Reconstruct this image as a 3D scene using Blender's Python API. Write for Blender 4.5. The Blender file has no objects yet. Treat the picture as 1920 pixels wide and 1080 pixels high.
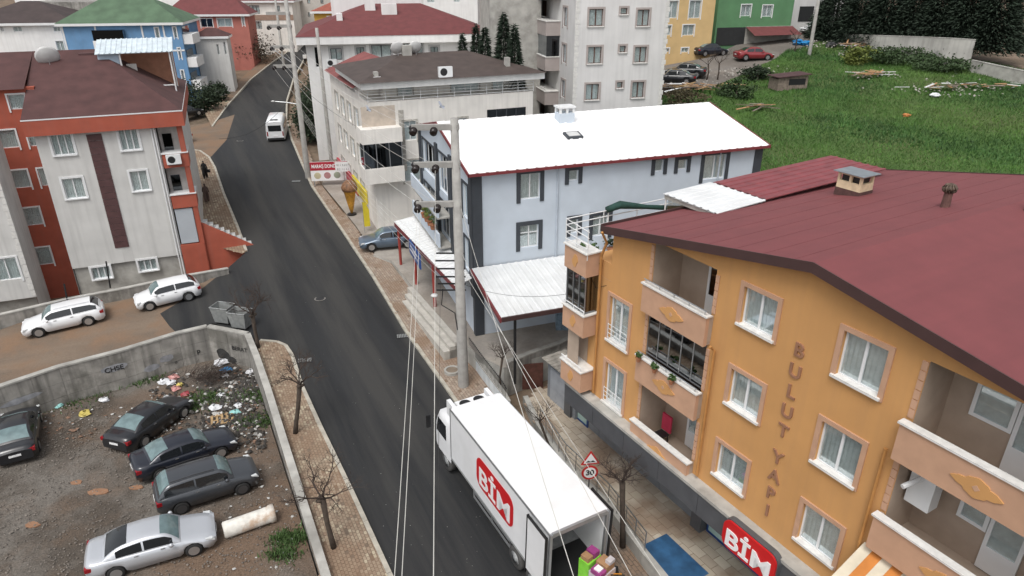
import bpy, bmesh, math, random
import numpy as np
from mathutils import Vector, Matrix
random.seed(7); np.random.seed(7)
S = bpy.context.scene
COL = S.collection
R = math.radians
# ---------------------------------------------------------------- camera
FPX, TH, HC = 1300.0, R(24.9), 20.6
cam = bpy.data.cameras.new('camera'); camo = bpy.data.objects.new('camera', cam); COL.objects.link(camo)
camo.location = (0, 0, HC); camo.rotation_euler = (R(90) - TH, 0, 0)
cam.sensor_width = 36; cam.lens = FPX / 1920 * 36; cam.clip_end = 2000; cam.clip_start = .2
S.camera = camo
# ---------------------------------------------------------------- light (overcast day)
SUN_EL = R(60)
W = bpy.data.worlds.new('World'); S.world = W; W.use_nodes = True
wn = W.node_tree.nodes; wl = W.node_tree.links
bg = wn['Background']; sky = wn.new('ShaderNodeTexSky'); sky.sky_type = 'NISHITA'; sky.sun_disc = False
sky.sun_elevation = SUN_EL; sky.sun_rotation = R(200); sky.air_density = 1.0; sky.dust_density = 4.0; sky.ozone_density = 1.0
hs = wn.new('ShaderNodeHueSaturation'); hs.inputs['Saturation'].default_value = .22
wl.new(sky.outputs[0], hs.inputs['Color']); wl.new(hs.outputs[0], bg.inputs['Color']); bg.inputs['Strength'].default_value = .13
sl = bpy.data.lights.new('sun', 'SUN'); sl.energy = .95; sl.angle = R(24); sl.color = (1, .97, .93)
so = bpy.data.objects.new('sun', sl); COL.objects.link(so); so.location = (0, 0, 60)
so.rotation_euler = (R(30), 0, R(-20))
S.view_settings.view_transform = 'Standard'; S.view_settings.look = 'None'; S.view_settings.exposure = .52; S.view_settings.gamma = 1
S.cycles.max_bounces = 8; S.cycles.transparent_max_bounces = 12
S.cycles.use_denoising = True

# ---------------------------------------------------------------- pixel helpers (photo 1920x1080 -> direction)
def ray(u, v):
    a = (u - 960) / FPX; b = (540 - v) / FPX
    return Vector((a, math.cos(TH) + b * math.sin(TH), -math.sin(TH) + b * math.cos(TH)))
def at(u, v, z=0.0):
    d = ray(u, v); return Vector((0, 0, HC)) + d * ((z - HC) / d.z)
def at_y(u, v, Y):
    d = ray(u, v); return Vector((0, 0, HC)) + d * (Y / d.y)
def lerp_tab(tab, x):
    if x <= tab[0][0]: return tab[0][1]
    for (a, b), (c, d) in zip(tab, tab[1:]):
        if x <= c: return b + (d - b) * (x - a) / (c - a)
    return tab[-1][1]
ZR = [(0, -2.0), (10, -1.7), (25, -1.2), (41, 0), (73, 2.2), (103, 4.3), (140, 8), (300, 32)]
def zr(Y): return lerp_tab(ZR, Y)
def sstep(a, b, x):
    t = max(0, min(1, (x - a) / (b - a))); return t * t * (3 - 2 * t)
def zfield(X, Y): return 6 + .12 * (Y - 52) + .05 * max(0, X - 25)
def onsurf(u, v, f, off=0.0):
    z = 0
    for _ in range(40):
        p = at(u, v, z); z = .5 * z + .5 * (f(p.x, p.y) + off)
    return at(u, v, z)
def road(u, v, off=0.0): return onsurf(u, v, lambda X, Y: zr(Y), off)
def field(u, v, off=0.0): return onsurf(u, v, zfield, off)
def lotz(X, Y): return -1.6 - .6 * sstep(20, 34, Y)
def lot(u, v, off=0.0): return onsurf(u, v, lotz, off)

# ---------------------------------------------------------------- materials
MATS = {}
def nodes(name):
    m = bpy.data.materials.new(name); m.use_nodes = True
    nt = m.node_tree; return m, nt, nt.nodes['Principled BSDF']
def mat(name, col, rough=.65, var=.15, scale=2.0, bump=0.0, bscale=40, metal=0.0, spec=.5, streak=0.0, dirt=None, dirtamt=.5, coat=0.0, smap=(2.2, 2.2, .12), scol=(.17, .16, .15)):
    if name in MATS: return MATS[name]
    m, nt, b = nodes(name); n = nt.nodes; l = nt.links
    b.inputs['Roughness'].default_value = rough; b.inputs['Metallic'].default_value = metal
    b.inputs['Specular IOR Level'].default_value = spec; b.inputs['Coat Weight'].default_value = coat
    tc = n.new('ShaderNodeTexCoord')
    no = n.new('ShaderNodeTexNoise'); no.inputs['Scale'].default_value = scale; no.inputs['Detail'].default_value = 6
    l.new(tc.outputs['Object'], no.inputs['Vector'])
    mr = n.new('ShaderNodeMapRange'); mr.inputs[1].default_value = .3; mr.inputs[2].default_value = .7
    mr.inputs[3].default_value = 1 - var; mr.inputs[4].default_value = 1 + var
    l.new(no.outputs['Fac'], mr.inputs[0])
    mul = n.new('ShaderNodeMix'); mul.data_type = 'RGBA'; mul.blend_type = 'MULTIPLY'; mul.inputs[0].default_value = 1
    mul.inputs[6].default_value = (*col, 1); l.new(mr.outputs[0], mul.inputs[7])
    out = mul.outputs[2]
    if streak:
        mp = n.new('ShaderNodeMapping'); mp.inputs['Scale'].default_value = smap; l.new(tc.outputs['Object'], mp.inputs[0])
        ns = n.new('ShaderNodeTexNoise'); ns.inputs['Scale'].default_value = 1.5; ns.inputs['Detail'].default_value = 5; l.new(mp.outputs[0], ns.inputs['Vector'])
        cr = n.new('ShaderNodeMapRange'); cr.inputs[1].default_value = .45; cr.inputs[2].default_value = .75; cr.inputs[3].default_value = 0; cr.inputs[4].default_value = streak
        l.new(ns.outputs['Fac'], cr.inputs[0])
        mx = n.new('ShaderNodeMix'); mx.data_type = 'RGBA'; l.new(cr.outputs[0], mx.inputs[0]); l.new(out, mx.inputs[6]); mx.inputs[7].default_value = (*scol, 1); out = mx.outputs[2]
    if dirt:
        nd = n.new('ShaderNodeTexNoise'); nd.inputs['Scale'].default_value = scale * .35; nd.inputs['Detail'].default_value = 8; nd.inputs['Roughness'].default_value = .65
        l.new(tc.outputs['Object'], nd.inputs['Vector'])
        cr = n.new('ShaderNodeMapRange'); cr.inputs[1].default_value = .5; cr.inputs[2].default_value = .62; cr.inputs[4].default_value = dirtamt
        l.new(nd.outputs['Fac'], cr.inputs[0])
        mx = n.new('ShaderNodeMix'); mx.data_type = 'RGBA'; l.new(cr.outputs[0], mx.inputs[0]); l.new(out, mx.inputs[6]); mx.inputs[7].default_value = (*dirt, 1); out = mx.outputs[2]
    l.new(out, b.inputs['Base Color'])
    if bump:
        nb = n.new('ShaderNodeTexNoise'); nb.inputs['Scale'].default_value = bscale; nb.inputs['Detail'].default_value = 4; l.new(tc.outputs['Object'], nb.inputs['Vector'])
        bp = n.new('ShaderNodeBump'); bp.inputs['Strength'].default_value = bump; bp.inputs['Distance'].default_value = .02
        l.new(nb.outputs['Fac'], bp.inputs['Height']); l.new(bp.outputs[0], b.inputs['Normal'])
    MATS[name] = m; return m
def glass(name, tint=(.02, .025, .03), refl=.16):
    if name in MATS: return MATS[name]
    m, nt, b = nodes(name); n = nt.nodes; l = nt.links
    n.remove(b); tr = n.new('ShaderNodeBsdfTransparent'); tr.inputs[0].default_value = (*tint, 1)
    gl = n.new('ShaderNodeBsdfGlossy'); gl.inputs['Roughness'].default_value = .03; gl.inputs[0].default_value = (.9, .95, 1, 1)
    lw = n.new('ShaderNodeLayerWeight'); lw.inputs[0].default_value = .35
    mr = n.new('ShaderNodeMapRange'); mr.inputs[3].default_value = refl; mr.inputs[4].default_value = .75; l.new(lw.outputs['Facing'], mr.inputs[0])
    mx = n.new('ShaderNodeMixShader'); l.new(mr.outputs[0], mx.inputs[0]); l.new(tr.outputs[0], mx.inputs[1]); l.new(gl.outputs[0], mx.inputs[2])
    l.new(mx.outputs[0], n['Material Output'].inputs[0]); MATS[name] = m; return m

# ---------------------------------------------------------------- mesh building
class MB:
    def __init__(s, M=None): s.v = []; s.f = []; s.M = M
    def pt(s, p):
        p = Vector(p)
        s.v.append(tuple(s.M @ p) if s.M is not None else tuple(p)); return len(s.v) - 1
    def face(s, pts): s.f.append([s.pt(p) for p in pts]); return s
    def box(s, x0, x1, y0, y1, z0, z1):
        i = len(s.v)
        for z in (z0, z1):
            for x, y in ((x0, y0), (x1, y0), (x1, y1), (x0, y1)): s.pt((x, y, z))
        for q in ((3, 2, 1, 0), (4, 5, 6, 7), (0, 1, 5, 4), (1, 2, 6, 5), (2, 3, 7, 6), (3, 0, 4, 7)): s.f.append([i + k for k in q])
        return s
    def prism(s, poly, z0, z1, axis='z'):
        n = len(poly); i = len(s.v)
        def mk(a, b, c): return (a, b, c) if axis == 'z' else ((a, c, b) if axis == 'y' else (c, a, b))
        for z in (z0, z1):
            for a, b in poly: s.pt(mk(a, b, z))
        s.f.append([i + k for k in range(n)][::-1]); s.f.append([i + n + k for k in range(n)])
        for k in range(n): s.f.append([i + k, i + (k + 1) % n, i + n + (k + 1) % n, i + n + k])
        return s
    def tube(s, path, r, n=6, caps=True):
        path = [Vector(p) for p in path]; rs = r if isinstance(r, (list, tuple)) else [r] * len(path)
        rings = []
        for k, p in enumerate(path):
            t = (path[min(k + 1, len(path) - 1)] - path[max(k - 1, 0)]).normalized()
            a = Vector((0, 0, 1)) if abs(t.z) < .9 else Vector((1, 0, 0))
            u = t.cross(a).normalized(); w = t.cross(u)
            rings.append([s.pt(p + (u * math.cos(2 * math.pi * j / n) + w * math.sin(2 * math.pi * j / n)) * rs[k]) for j in range(n)])
        for A, B in zip(rings, rings[1:]):
            for j in range(n): s.f.append([A[j], A[(j + 1) % n], B[(j + 1) % n], B[j]])
        if caps and n > 2: s.f.append(rings[0][::-1]); s.f.append(rings[-1])
        return s
    def lathe(s, prof, n=16, c=(0, 0, 0), axis='z'):
        rings = []
        for r, z in prof:
            ring = []
            for j in range(n):
                a = 2 * math.pi * j / n; x, y = r * math.cos(a), r * math.sin(a)
                p = (x, y, z) if axis == 'z' else ((x, z, y) if axis == 'y' else (z, x, y))
                ring.append(s.pt((p[0] + c[0], p[1] + c[1], p[2] + c[2])))
            rings.append(ring)
        for A, B in zip(rings, rings[1:]):
            for j in range(n): s.f.append([A[j], A[(j + 1) % n], B[(j + 1) % n], B[j]])
        if prof[0][0] > .001: s.f.append(rings[0][::-1])
        if prof[-1][0] > .001: s.f.append(rings[-1])
        return s
    def grid(s, rows):
        idx = [[s.pt(p) for p in r] for r in rows]
        for A, B in zip(idx, idx[1:]):
            for j in range(len(A) - 1): s.f.append([A[j], A[j + 1], B[j + 1], B[j]])
        return s
    def build(s, name, m, parent=None, smooth=False):
        me = bpy.data.meshes.new(name); me.from_pydata(s.v, [], s.f); me.update()
        if smooth: me.polygons.foreach_set('use_smooth', [True] * len(me.polygons))
        if m is not None: me.materials.append(m)
        o = bpy.data.objects.new(name, me); COL.objects.link(o)
        if parent is not None: o.parent = parent
        return o
def tag(o, label=None, cat=None, group=None, kind=None):
    if label: o['label'] = label
    if cat: o['category'] = cat
    if group: o['group'] = group
    if kind: o['kind'] = kind
    return o
def empty(name, loc, rz=0, label=None, cat=None, group=None):
    o = bpy.data.objects.new(name, None); COL.objects.link(o); o.location = loc; o.rotation_euler = (0, 0, rz); o.empty_display_size = .3
    return tag(o, label, cat, group)
def thing(name, mb, m, label, cat, group=None, smooth=False): return tag(mb.build(name, m, None, smooth), label, cat, group)
def structure(name, mb, m, smooth=False):
    o = mb.build(name, m, None, smooth); o['kind'] = 'structure'; return o
def copy_tree(o, parent=None):
    c = o.copy(); COL.objects.link(c)
    if parent is not None: c.parent = parent
    for ch in list(o.children): copy_tree(ch, c)
    return c
def text_mb(body, size, depth=.02, bold=0.0, align='CENTER'):
    cu = bpy.data.curves.new('t', 'FONT'); cu.body = body; cu.size = size; cu.extrude = depth; cu.offset = bold; cu.align_x = align; cu.align_y = 'CENTER'
    ob = bpy.data.objects.new('t', cu); COL.objects.link(ob)
    dg = bpy.context.evaluated_depsgraph_get(); me = ob.evaluated_get(dg).to_mesh()
    v = [tuple(x.co) for x in me.vertices]; f = [list(p.vertices) for p in me.polygons]
    ob.evaluated_get(dg).to_mesh_clear(); bpy.data.objects.remove(ob); bpy.data.curves.remove(cu)
    return v, f
def put_text(body, size, M, name, m, parent=None, depth=.02, bold=0.0):
    v, f = text_mb(body, size, depth, bold); mb = MB(M); i = 0
    for p in v: mb.pt(p)
    mb.f = f
    return mb.build(name, m, parent)

# ---------------------------------------------------------------- facade frames
class Frame:
    """origin + heading; x to the right along the facade, y into the building, z up"""
    def __init__(s, o, phi, root=None, M=None):
        s.o = Vector(o); p = R(phi); s.phi = p; s.ex = Vector((math.cos(p), math.sin(p), 0)); s.ey = Vector((-math.sin(p), math.cos(p), 0))
        s.root = root; s.M = M if M is not None else Matrix.Identity(4); s.holes = []
    def px(s, u, v, y=0):
        d = ray(u, v); o = s.o + s.ey * y; c = Vector((0, 0, HC))
        t = (o - c).dot(s.ey) / d.dot(s.ey); p = c + d * t - o
        return p.dot(s.ex), p.z
    def side(s, x, y, dphi, deg=True):
        """another face of the same building: origin at local (x,y), turned by dphi degrees"""
        o = s.o + s.ex * x + s.ey * y
        f = Frame(o, math.degrees(s.phi) + dphi, s.root, s.M @ Matrix.Translation((x, y, 0)) @ Matrix.Rotation(R(dphi), 4, 'Z'))
        return f
    def mb(s): return MB(s.M)
    def rect(s, tl, br, y=0):
        x0, z1 = s.px(*tl, y); x1, z0 = s.px(*br, y); return x0, x1, z0, z1
    def wall(s, x0, x1, z0, z1, m, name='wall', depth=.22, y=0):
        xs = sorted({x0, x1, *[h[0] for h in s.holes], *[h[1] for h in s.holes]}); zs = sorted({z0, z1, *[h[2] for h in s.holes], *[h[3] for h in s.holes]})
        xs = [x for x in xs if x0 - 1e-6 <= x <= x1 + 1e-6]; zs = [z for z in zs if z0 - 1e-6 <= z <= z1 + 1e-6]
        b = s.mb()
        for a, c in zip(xs, xs[1:]):
            for d, e in zip(zs, zs[1:]):
                mx, mz = (a + c) / 2, (d + e) / 2
                if any(h[0] < mx < h[1] and h[2] < mz < h[3] for h in s.holes): continue
                b.face([(a, y, d), (c, y, d), (c, y, e), (a, y, e)])
        for h in s.holes:
            a, c, d, e = h[:4]; dp = h[4] if len(h) > 4 else depth
            if a < x0 - .01 or c > x1 + .01 or d < z0 - .01 or e > z1 + .01: continue
            b.face([(a, y, d), (a, y, e), (a, y + dp, e), (a, y + dp, d)]); b.face([(c, y, e), (c, y, d), (c, y + dp, d), (c, y + dp, e)])
            b.face([(a, y, e), (c, y, e), (c, y + dp, e), (a, y + dp, e)]); b.face([(c, y, d), (a, y, d), (a, y + dp, d), (c, y + dp, d)])
        return b.build(name, m, s.root)
def building(name, o, phi, label, cat='building', group=None):
    e = empty(name, o, R(phi), label, cat, group); return Frame(o, phi, e)

M_PVC = mat('pvc_white', (.72, .73, .73), .35, .03)
M_GLASS = glass('window_glass', (.92, .95, .95), .1)
M_DARKGL = glass('dark_glass', (.05, .055, .06), .07)
M_CURT = mat('curtain', (.78, .79, .77), .9, .12, 6)
M_ROOM = mat('room', (.03, .03, .03), .9)
def window(f, x0, x1, z0, z1, panes=2, frame=None, trim=None, trimw=.12, sill=None, curtain=True, y=0, inset=.1, gl=None, transom=None, fw=.055, rail=False, hole=True):
    frame = frame or M_PVC
    if hole: f.holes.append((x0, x1, z0, z1, .3))
    yi = y + inset; b = f.mb()
    b.box(x0, x1, yi, yi + .06, z0, z0 + fw); b.box(x0, x1, yi, yi + .06, z1 - fw, z1)
    b.box(x0, x0 + fw, yi, yi + .06, z0 + fw, z1 - fw); b.box(x1 - fw, x1, yi, yi + .06, z0 + fw, z1 - fw)
    cuts = [x0 + (x1 - x0) * k / panes for k in range(panes + 1)]
    for c in cuts[1:-1]: b.box(c - fw * .7, c + fw * .7, yi - .004, yi + .06, z0 + fw, z1 - fw)
    if transom:
        zt = z0 + (z1 - z0) * transom
        for a, c in zip(cuts, cuts[1:]): b.box(a + fw, c - fw, yi, yi + .058, zt - .03, zt + .03)
    w = b.build('window', frame, f.root)
    for a, c in zip(cuts, cuts[1:]):
        f.mb().box(a + fw * .6, c - fw * .6, yi + .025, yi + .035, z0 + fw * .8, z1 - fw * .8).build('pane', gl or M_GLASS, w)
    if curtain:
        n = 18; rows = []
        ca = x0 + .02 if curtain is True else x0 + (x1 - x0) * curtain[0]; cb = x1 - .02 if curtain is True else x0 + (x1 - x0) * curtain[1]
        for z in (z0 + .02, z1 - .02): rows.append([(ca + (cb - ca) * k / n, yi + .065 + .03 * (k % 2) + random.uniform(0, .01), z) for k in range(n + 1)])
        f.mb().grid(rows).build('curtain', M_CURT, w)
    if trim:
        t = f.mb(); T = trimw
        t.box(x0 - T, x0 - .002, y - .05, y + .02, z0 - (.18 if not sill else .1), z1 + T); t.box(x1 + .002, x1 + T, y - .05, y + .02, z0 - (.18 if not sill else .1), z1 + T)
        t.box(x0 - .002, x1 + .002, y - .05, y + .02, z1 + .002, z1 + T)
        t.build('surround', trim, w)
    if sill: f.mb().box(x0 - .1, x1 + .1, y - .12, y + inset - .003, z0 - .07, z0 + .012).build('sill', sill, w)
    if rail:
        r = f.mb()
        for k in range(4): r.tube([(x0 + .02, y - .07, z0 + .12 + k * .2), (x1 - .02, y - .07, z0 + .12 + k * .2)], .012, 5)
        for k in range(3): r.tube([(x0 + .03 + (x1 - x0 - .06) * k / 2, y - .07, z0), (x0 + .03 + (x1 - x0 - .06) * k / 2, y - .07, z0 + .74)], .014, 5)
        r.build('guard_rail', M_PVC, w)
    return w
def pxwin(f, tl, br, **k): return window(f, *f.rect(tl, br), **k)
# ================================================================ SETTING
def ground_mat(name, cols, scales, rough=.9, bump=.3, bscale=25, stretch=None, fine=.25, allst=False):
    """two or three earth colours mixed by noise, with fine speckle"""
    m, nt, b = nodes(name); n = nt.nodes; l = nt.links; b.inputs['Roughness'].default_value = rough; b.inputs['Specular IOR Level'].default_value = .25
    tc = n.new('ShaderNodeTexCoord'); src = tc.outputs['Object']
    if stretch:
        vr = n.new('ShaderNodeMapping'); vr.inputs['Rotation'].default_value = (0, 0, R(stretch[0])); l.new(src, vr.inputs[0])
        vs = n.new('ShaderNodeMapping'); vs.inputs['Scale'].default_value = (stretch[1], 1, 1); l.new(vr.outputs[0], vs.inputs[0]); st = vs.outputs[0]
    else: st = src
    out = None
    for k, c in enumerate(cols):
        if k == 0: out = None; base = c; continue
        no = n.new('ShaderNodeTexNoise'); no.inputs['Scale'].default_value = scales[k - 1]; no.inputs['Detail'].default_value = 9; no.inputs['Roughness'].default_value = .62
        l.new(st if (k == 1 or allst) else src, no.inputs['Vector'])
        mr = n.new('ShaderNodeMapRange'); mr.inputs[1].default_value = .42; mr.inputs[2].default_value = .6; l.new(no.outputs['Fac'], mr.inputs[0])
        mx = n.new('ShaderNodeMix'); mx.data_type = 'RGBA'; l.new(mr.outputs[0], mx.inputs[0]); mx.inputs[7].default_value = (*c, 1)
        if out is None: mx.inputs[6].default_value = (*base, 1)
        else: l.new(out, mx.inputs[6])
        out = mx.outputs[2]
    nf = n.new('ShaderNodeTexNoise'); nf.inputs['Scale'].default_value = bscale; nf.inputs['Detail'].default_value = 5; nf.inputs['Roughness'].default_value = .7; l.new(src, nf.inputs['Vector'])
    mr = n.new('ShaderNodeMapRange'); mr.inputs[1].default_value = .3; mr.inputs[2].default_value = .7; mr.inputs[3].default_value = 1 - fine; mr.inputs[4].default_value = 1 + fine; l.new(nf.outputs['Fac'], mr.inputs[0])
    mu = n.new('ShaderNodeMix'); mu.data_type = 'RGBA'; mu.blend_type = 'MULTIPLY'; mu.inputs[0].default_value = 1; l.new(out, mu.inputs[6]); l.new(mr.outputs[0], mu.inputs[7])
    l.new(mu.outputs[2], b.inputs['Base Color'])
    bp = n.new('ShaderNodeBump'); bp.inputs['Strength'].default_value = bump; bp.inputs['Distance'].default_value = .05; l.new(nf.outputs['Fac'], bp.inputs['Height']); l.new(bp.outputs[0], b.inputs['Normal'])
    MATS[name] = m; return m
G_EARTH = ground_mat('earth', [(.16, .115, .08), (.11, .085, .06), (.2, .15, .11)], [.15, .5])
G_DIRT = ground_mat('dirt_street', [(.15, .115, .087), (.19, .145, .108), (.2, .13, .085)], [.5, .35], bump=.15, bscale=9, stretch=(-20, .25), fine=.12)
G_LOT = ground_mat('lot_ground', [(.15, .135, .118), (.085, .071, .058), (.145, .1, .07)], [.35, .16], bump=.6, bscale=14, fine=.45)
G_ASPH = ground_mat('asphalt', [(.021, .022, .0235), (.031, .032, .0335), (.046, .045, .043)], [.3, .5], rough=.8, bump=.25, bscale=60, stretch=(-117, .035), fine=.22, allst=True)
G_GRASS = ground_mat('grass_soil', [(.05, .1, .024), (.065, .12, .03), (.075, .1, .035)], [.3, .12], bump=.5, bscale=8, fine=.35)
G_CONC = ground_mat('plaza_concrete', [(.36, .33, .29), (.3, .275, .25), (.25, .22, .19)], [.6, .25], rough=.8, bump=.08, bscale=6, fine=.1)
M_CONC = mat('concrete', (.3, .285, .26), .85, .3, 1.2, .3, 18, streak=.75, dirt=(.11, .105, .09), dirtamt=.75, scol=(.07, .068, .06))
M_CONCL = mat('concrete_light', (.38, .37, .34), .8, .2, 1.5, .2, 20, dirt=(.2, .19, .17), dirtamt=.5)
M_KERB = mat('kerb_stone', (.37, .345, .29), .8, .2, 3, .2, 30)

def field_w(X, Y): return sstep(9, 19, X - max(0, (46 - Y)) * .3) * sstep(36, 52, Y) if Y < 130 else sstep(9, 19, X)
LOTWALL = []   # filled below
def terr(X, Y):
    z = zr(Y) - .45
    w = field_w(X, Y)
    z = z * (1 - w) + (zfield(X, Y) - .6) * w
    if X < -3 and Y < 38.5 and (X < -6.2 - (Y - 15) * .5 + 4.5): z = -3.6
    if X < -20.5 and 38.5 < Y < 57: z = -2.7
    return z
xs = [-320, -220, -160] + list(np.arange(-130, 131, 3.0)) + [160, 220, 320]; ys = list(np.arange(4, 140, 3.0)) + list(np.arange(140, 420, 20))
structure('ground', MB().grid([[(x, y, terr(x, y)) for x in xs] for y in ys]), G_EARTH, True)

def sheet(name, poly, m, off, f=lambda X, Y: zr(Y), step=1.5):
    """a draped sheet over a polygon given as world xy points"""
    bm = bmesh.new(); vs = [bm.verts.new((p[0], p[1], 0)) for p in poly]; bm.faces.new(vs)
    x0, x1 = min(p[0] for p in poly), max(p[0] for p in poly); y0, y1 = min(p[1] for p in poly), max(p[1] for p in poly)
    for (a0, a1, no) in ((x0, x1, (1, 0, 0)), (y0, y1, (0, 1, 0))):
        k = a0 + step
        while k < a1:
            co = (k, 0, 0) if no[0] else (0, k, 0)
            bmesh.ops.bisect_plane(bm, geom=bm.verts[:] + bm.edges[:] + bm.faces[:], plane_co=co, plane_no=no); k += step
    bmesh.ops.recalc_face_normals(bm, faces=bm.faces[:])
    for v in bm.verts: v.co.z = f(v.co.x, v.co.y) + off
    if bm.faces and sum(q.normal.z for q in bm.faces) < 0: bmesh.ops.reverse_faces(bm, faces=bm.faces[:])
    me = bpy.data.meshes.new(name); bm.to_mesh(me); bm.free(); me.materials.append(m)
    o = bpy.data.objects.new(name, me); COL.objects.link(o); o['kind'] = 'structure'; return o
def P(l, f=road): return [(p.x, p.y) for p in (f(*q) for q in l)]

KR = P([(1105, 1110), (1000, 960), (905, 825), (835, 725), (760, 620), (700, 520), (640, 430), (585, 350), (563, 300), (547, 262), (537, 225), (538, 190), (550, 150), (574, 105), (592, 82)])
KL = P([(752, 1125), (730, 1078), (660, 925), (600, 800), (566, 725), (548, 668), (536, 650), (520, 643), (488, 640)])
KL2 = P([(462, 472), (445, 425), (420, 365), (403, 315), (392, 296), (375, 284), (352, 281)])
KL3 = P([(398, 238), (428, 197), (470, 150), (510, 118), (548, 92), (566, 78)])
road_poly = KR[:] + P([(566, 78)]) + KL3[::-1][1:] + P([(360, 285)]) + KL2[::-1] + P([(430, 500), (380, 540), (300, 588), (318, 612), (335, 628), (400, 606), (470, 632)]) + KL[::-1]
sheet('road', road_poly, G_ASPH, 0.0)
sheet('dirt_street', P([(-420, 700), (-330, 620), (-10, 622), (60, 596), (240, 558), (380, 530), (440, 500), (420, 560), (338, 619), (225, 653), (110, 684), (0, 720), (-200, 780), (-420, 850)]), G_DIRT, -.006)
sheet('dirt_spur', P([(352, 283), (392, 298), (425, 262), (440, 215), (405, 226), (370, 235), (330, 250), (250, 270), (260, 290)]), G_DIRT, .006)
# ---- pavements
def kerb(name, line, h=.13, w=.2, side=1, stone=.95):
    e = empty(name, (line[0][0], line[0][1], zr(line[0][1])), 0); e['kind'] = 'structure'
    pts = [Vector((p[0], p[1], zr(p[1]))) for p in line]; cache = None
    for a, b in zip(pts, pts[1:]):
        L = (b - a).length; n = max(1, round(L / stone)); t = (b - a) / n; yaw = math.atan2(t.y, t.x)
        pit = math.atan2(t.z, math.hypot(t.x, t.y)); ln = t.length
        me = MB().box(.008, ln - .008, -w / 2, w / 2, -.2, h)
        o = me.build('kerb_stone', M_KERB, e)
        for k in range(n):
            q = o if k == 0 else o.copy()
            if k: COL.objects.link(q)
            p = a + t * k - e.location; q.location = (p.x, p.y, p.z + random.uniform(-.012, .012)); q.rotation_euler = (0, -pit, yaw)
    return e
kerb('kerb_right', KR[2:14]); kerb('kerb_left', KL[:9]); kerb('kerb_corner', KL2); kerb('kerb_far_left', KL3)
def paver_mat(name, c1, c2, c3):
    m, nt, b = nodes(name); n = nt.nodes; l = nt.links; b.inputs['Roughness'].default_value = .85
    ge = n.new('ShaderNodeNewGeometry'); cr = n.new('ShaderNodeValToRGB'); l.new(ge.outputs['Random Per Island'], cr.inputs[0])
    e = cr.color_ramp.elements; e[0].color = (*c1, 1); e[1].color = (*c2, 1); k = e.new(.55); k.color = (*c3, 1)
    tc = n.new('ShaderNodeTexCoord'); no = n.new('ShaderNodeTexNoise'); no.inputs['Scale'].default_value = .55; no.inputs['Detail'].default_value = 8; l.new(tc.outputs['Object'], no.inputs['Vector'])
    mr = n.new('ShaderNodeMapRange'); mr.inputs[1].default_value = .45; mr.inputs[2].default_value = .6; mr.inputs[4].default_value = .75; l.new(no.outputs['Fac'], mr.inputs[0])
    mx = n.new('ShaderNodeMix'); mx.data_type = 'RGBA'; l.new(mr.outputs[0], mx.inputs[0]); l.new(cr.outputs[0], mx.inputs[6]); mx.inputs[7].default_value = (.22, .145, .095, 1); l.new(mx.outputs[2], b.inputs['Base Color']); return m
PV_L = paver_mat('paver_left', (.3, .24, .17), (.42, .36, .26), (.24, .17, .12)); PV_R = paver_mat('paver_right', (.26, .21, .165), (.35, .295, .235), (.29, .22, .17)); PV_D = paver_mat('paver_dark', (.14, .115, .095), (.2, .165, .135), (.165, .13, .105))
def inside(p, poly):
    r = False; j = len(poly) - 1
    for i in range(len(poly)):
        if (poly[i][1] > p[1]) != (poly[j][1] > p[1]) and p[0] < (poly[j][0] - poly[i][0]) * (p[1] - poly[i][1]) / (poly[j][1] - poly[i][1]) + poly[i][0]: r = not r
        j = i
    return r
def pavement(name, poly, m, off=.11, ang=117, a=.2, b_=.14, gap=.012, dirt=G_DIRT, miss=.03, zf=None, limit=99):
    zf = zf or (lambda X, Y: zr(Y)); base = sheet(name, poly, dirt, off - .012, zf)
    c, s_ = math.cos(R(ang)), math.sin(R(ang)); mb = MB()
    us = [p[0] * c + p[1] * s_ for p in poly]; vs = [-p[0] * s_ + p[1] * c for p in poly]
    nu = int((max(us) - min(us)) / a) + 1; nv = int((max(vs) - min(vs)) / b_) + 1
    for j in range(nv):
        for i in range(nu):
            u = min(us) + i * a + (a / 2 if j % 2 else 0); v = min(vs) + j * b_
            X, Y = u * c - v * s_, u * s_ + v * c
            if Y > limit or random.random() < miss or not inside((X, Y), poly): continue
            dz = random.uniform(-.006, .006); q = []
            for du, dv in ((-a / 2 + gap, -b_ / 2 + gap), (a / 2 - gap, -b_ / 2 + gap), (a / 2 - gap, b_ / 2 - gap), (-a / 2 + gap, b_ / 2 - gap)):
                x2, y2 = (u + du) * c - (v + dv) * s_, (u + du) * s_ + (v + dv) * c; q.append((x2, y2, zf(x2, y2) + off + .004 + dz))
            k = len(mb.v)
            for p in q: mb.pt(p)
            for p in q: mb.pt((p[0], p[1], p[2] - .03))
            mb.f += [[k, k + 1, k + 2, k + 3]] + [[k + t, k + 4 + t, k + 4 + (t + 1) % 4, k + (t + 1) % 4] for t in range(4)]
    o = mb.build('pavers', m, base); o['kind'] = 'stuff'
    bm = bmesh.new(); bm.from_mesh(o.data); bmesh.ops.recalc_face_normals(bm, faces=bm.faces[:]); bm.to_mesh(o.data); bm.free()
    return base
PL = KL[:8] + P([(486, 641), (474, 655), (492, 715), (527, 830), (566, 965), (605, 1100), (618, 1140)])
pavement('pavement_left', PL, PV_L, miss=.06)
PL2 = KL2 + P([(352, 281), (358, 300), (368, 350), (378, 410), (398, 462), (455, 478)])
pavement('pavement_corner', PL2, PV_L, a=.3, b_=.2, gap=.02)
PL3 = KL3 + P([(556, 78), (500, 108), (455, 145), (412, 190), (385, 215)])
pavement('pavement_far', PL3, PV_L, a=.4, b_=.3, gap=.02)
STEP = [(735, 497), (765, 540), (860, 645), (885, 690)]
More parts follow.
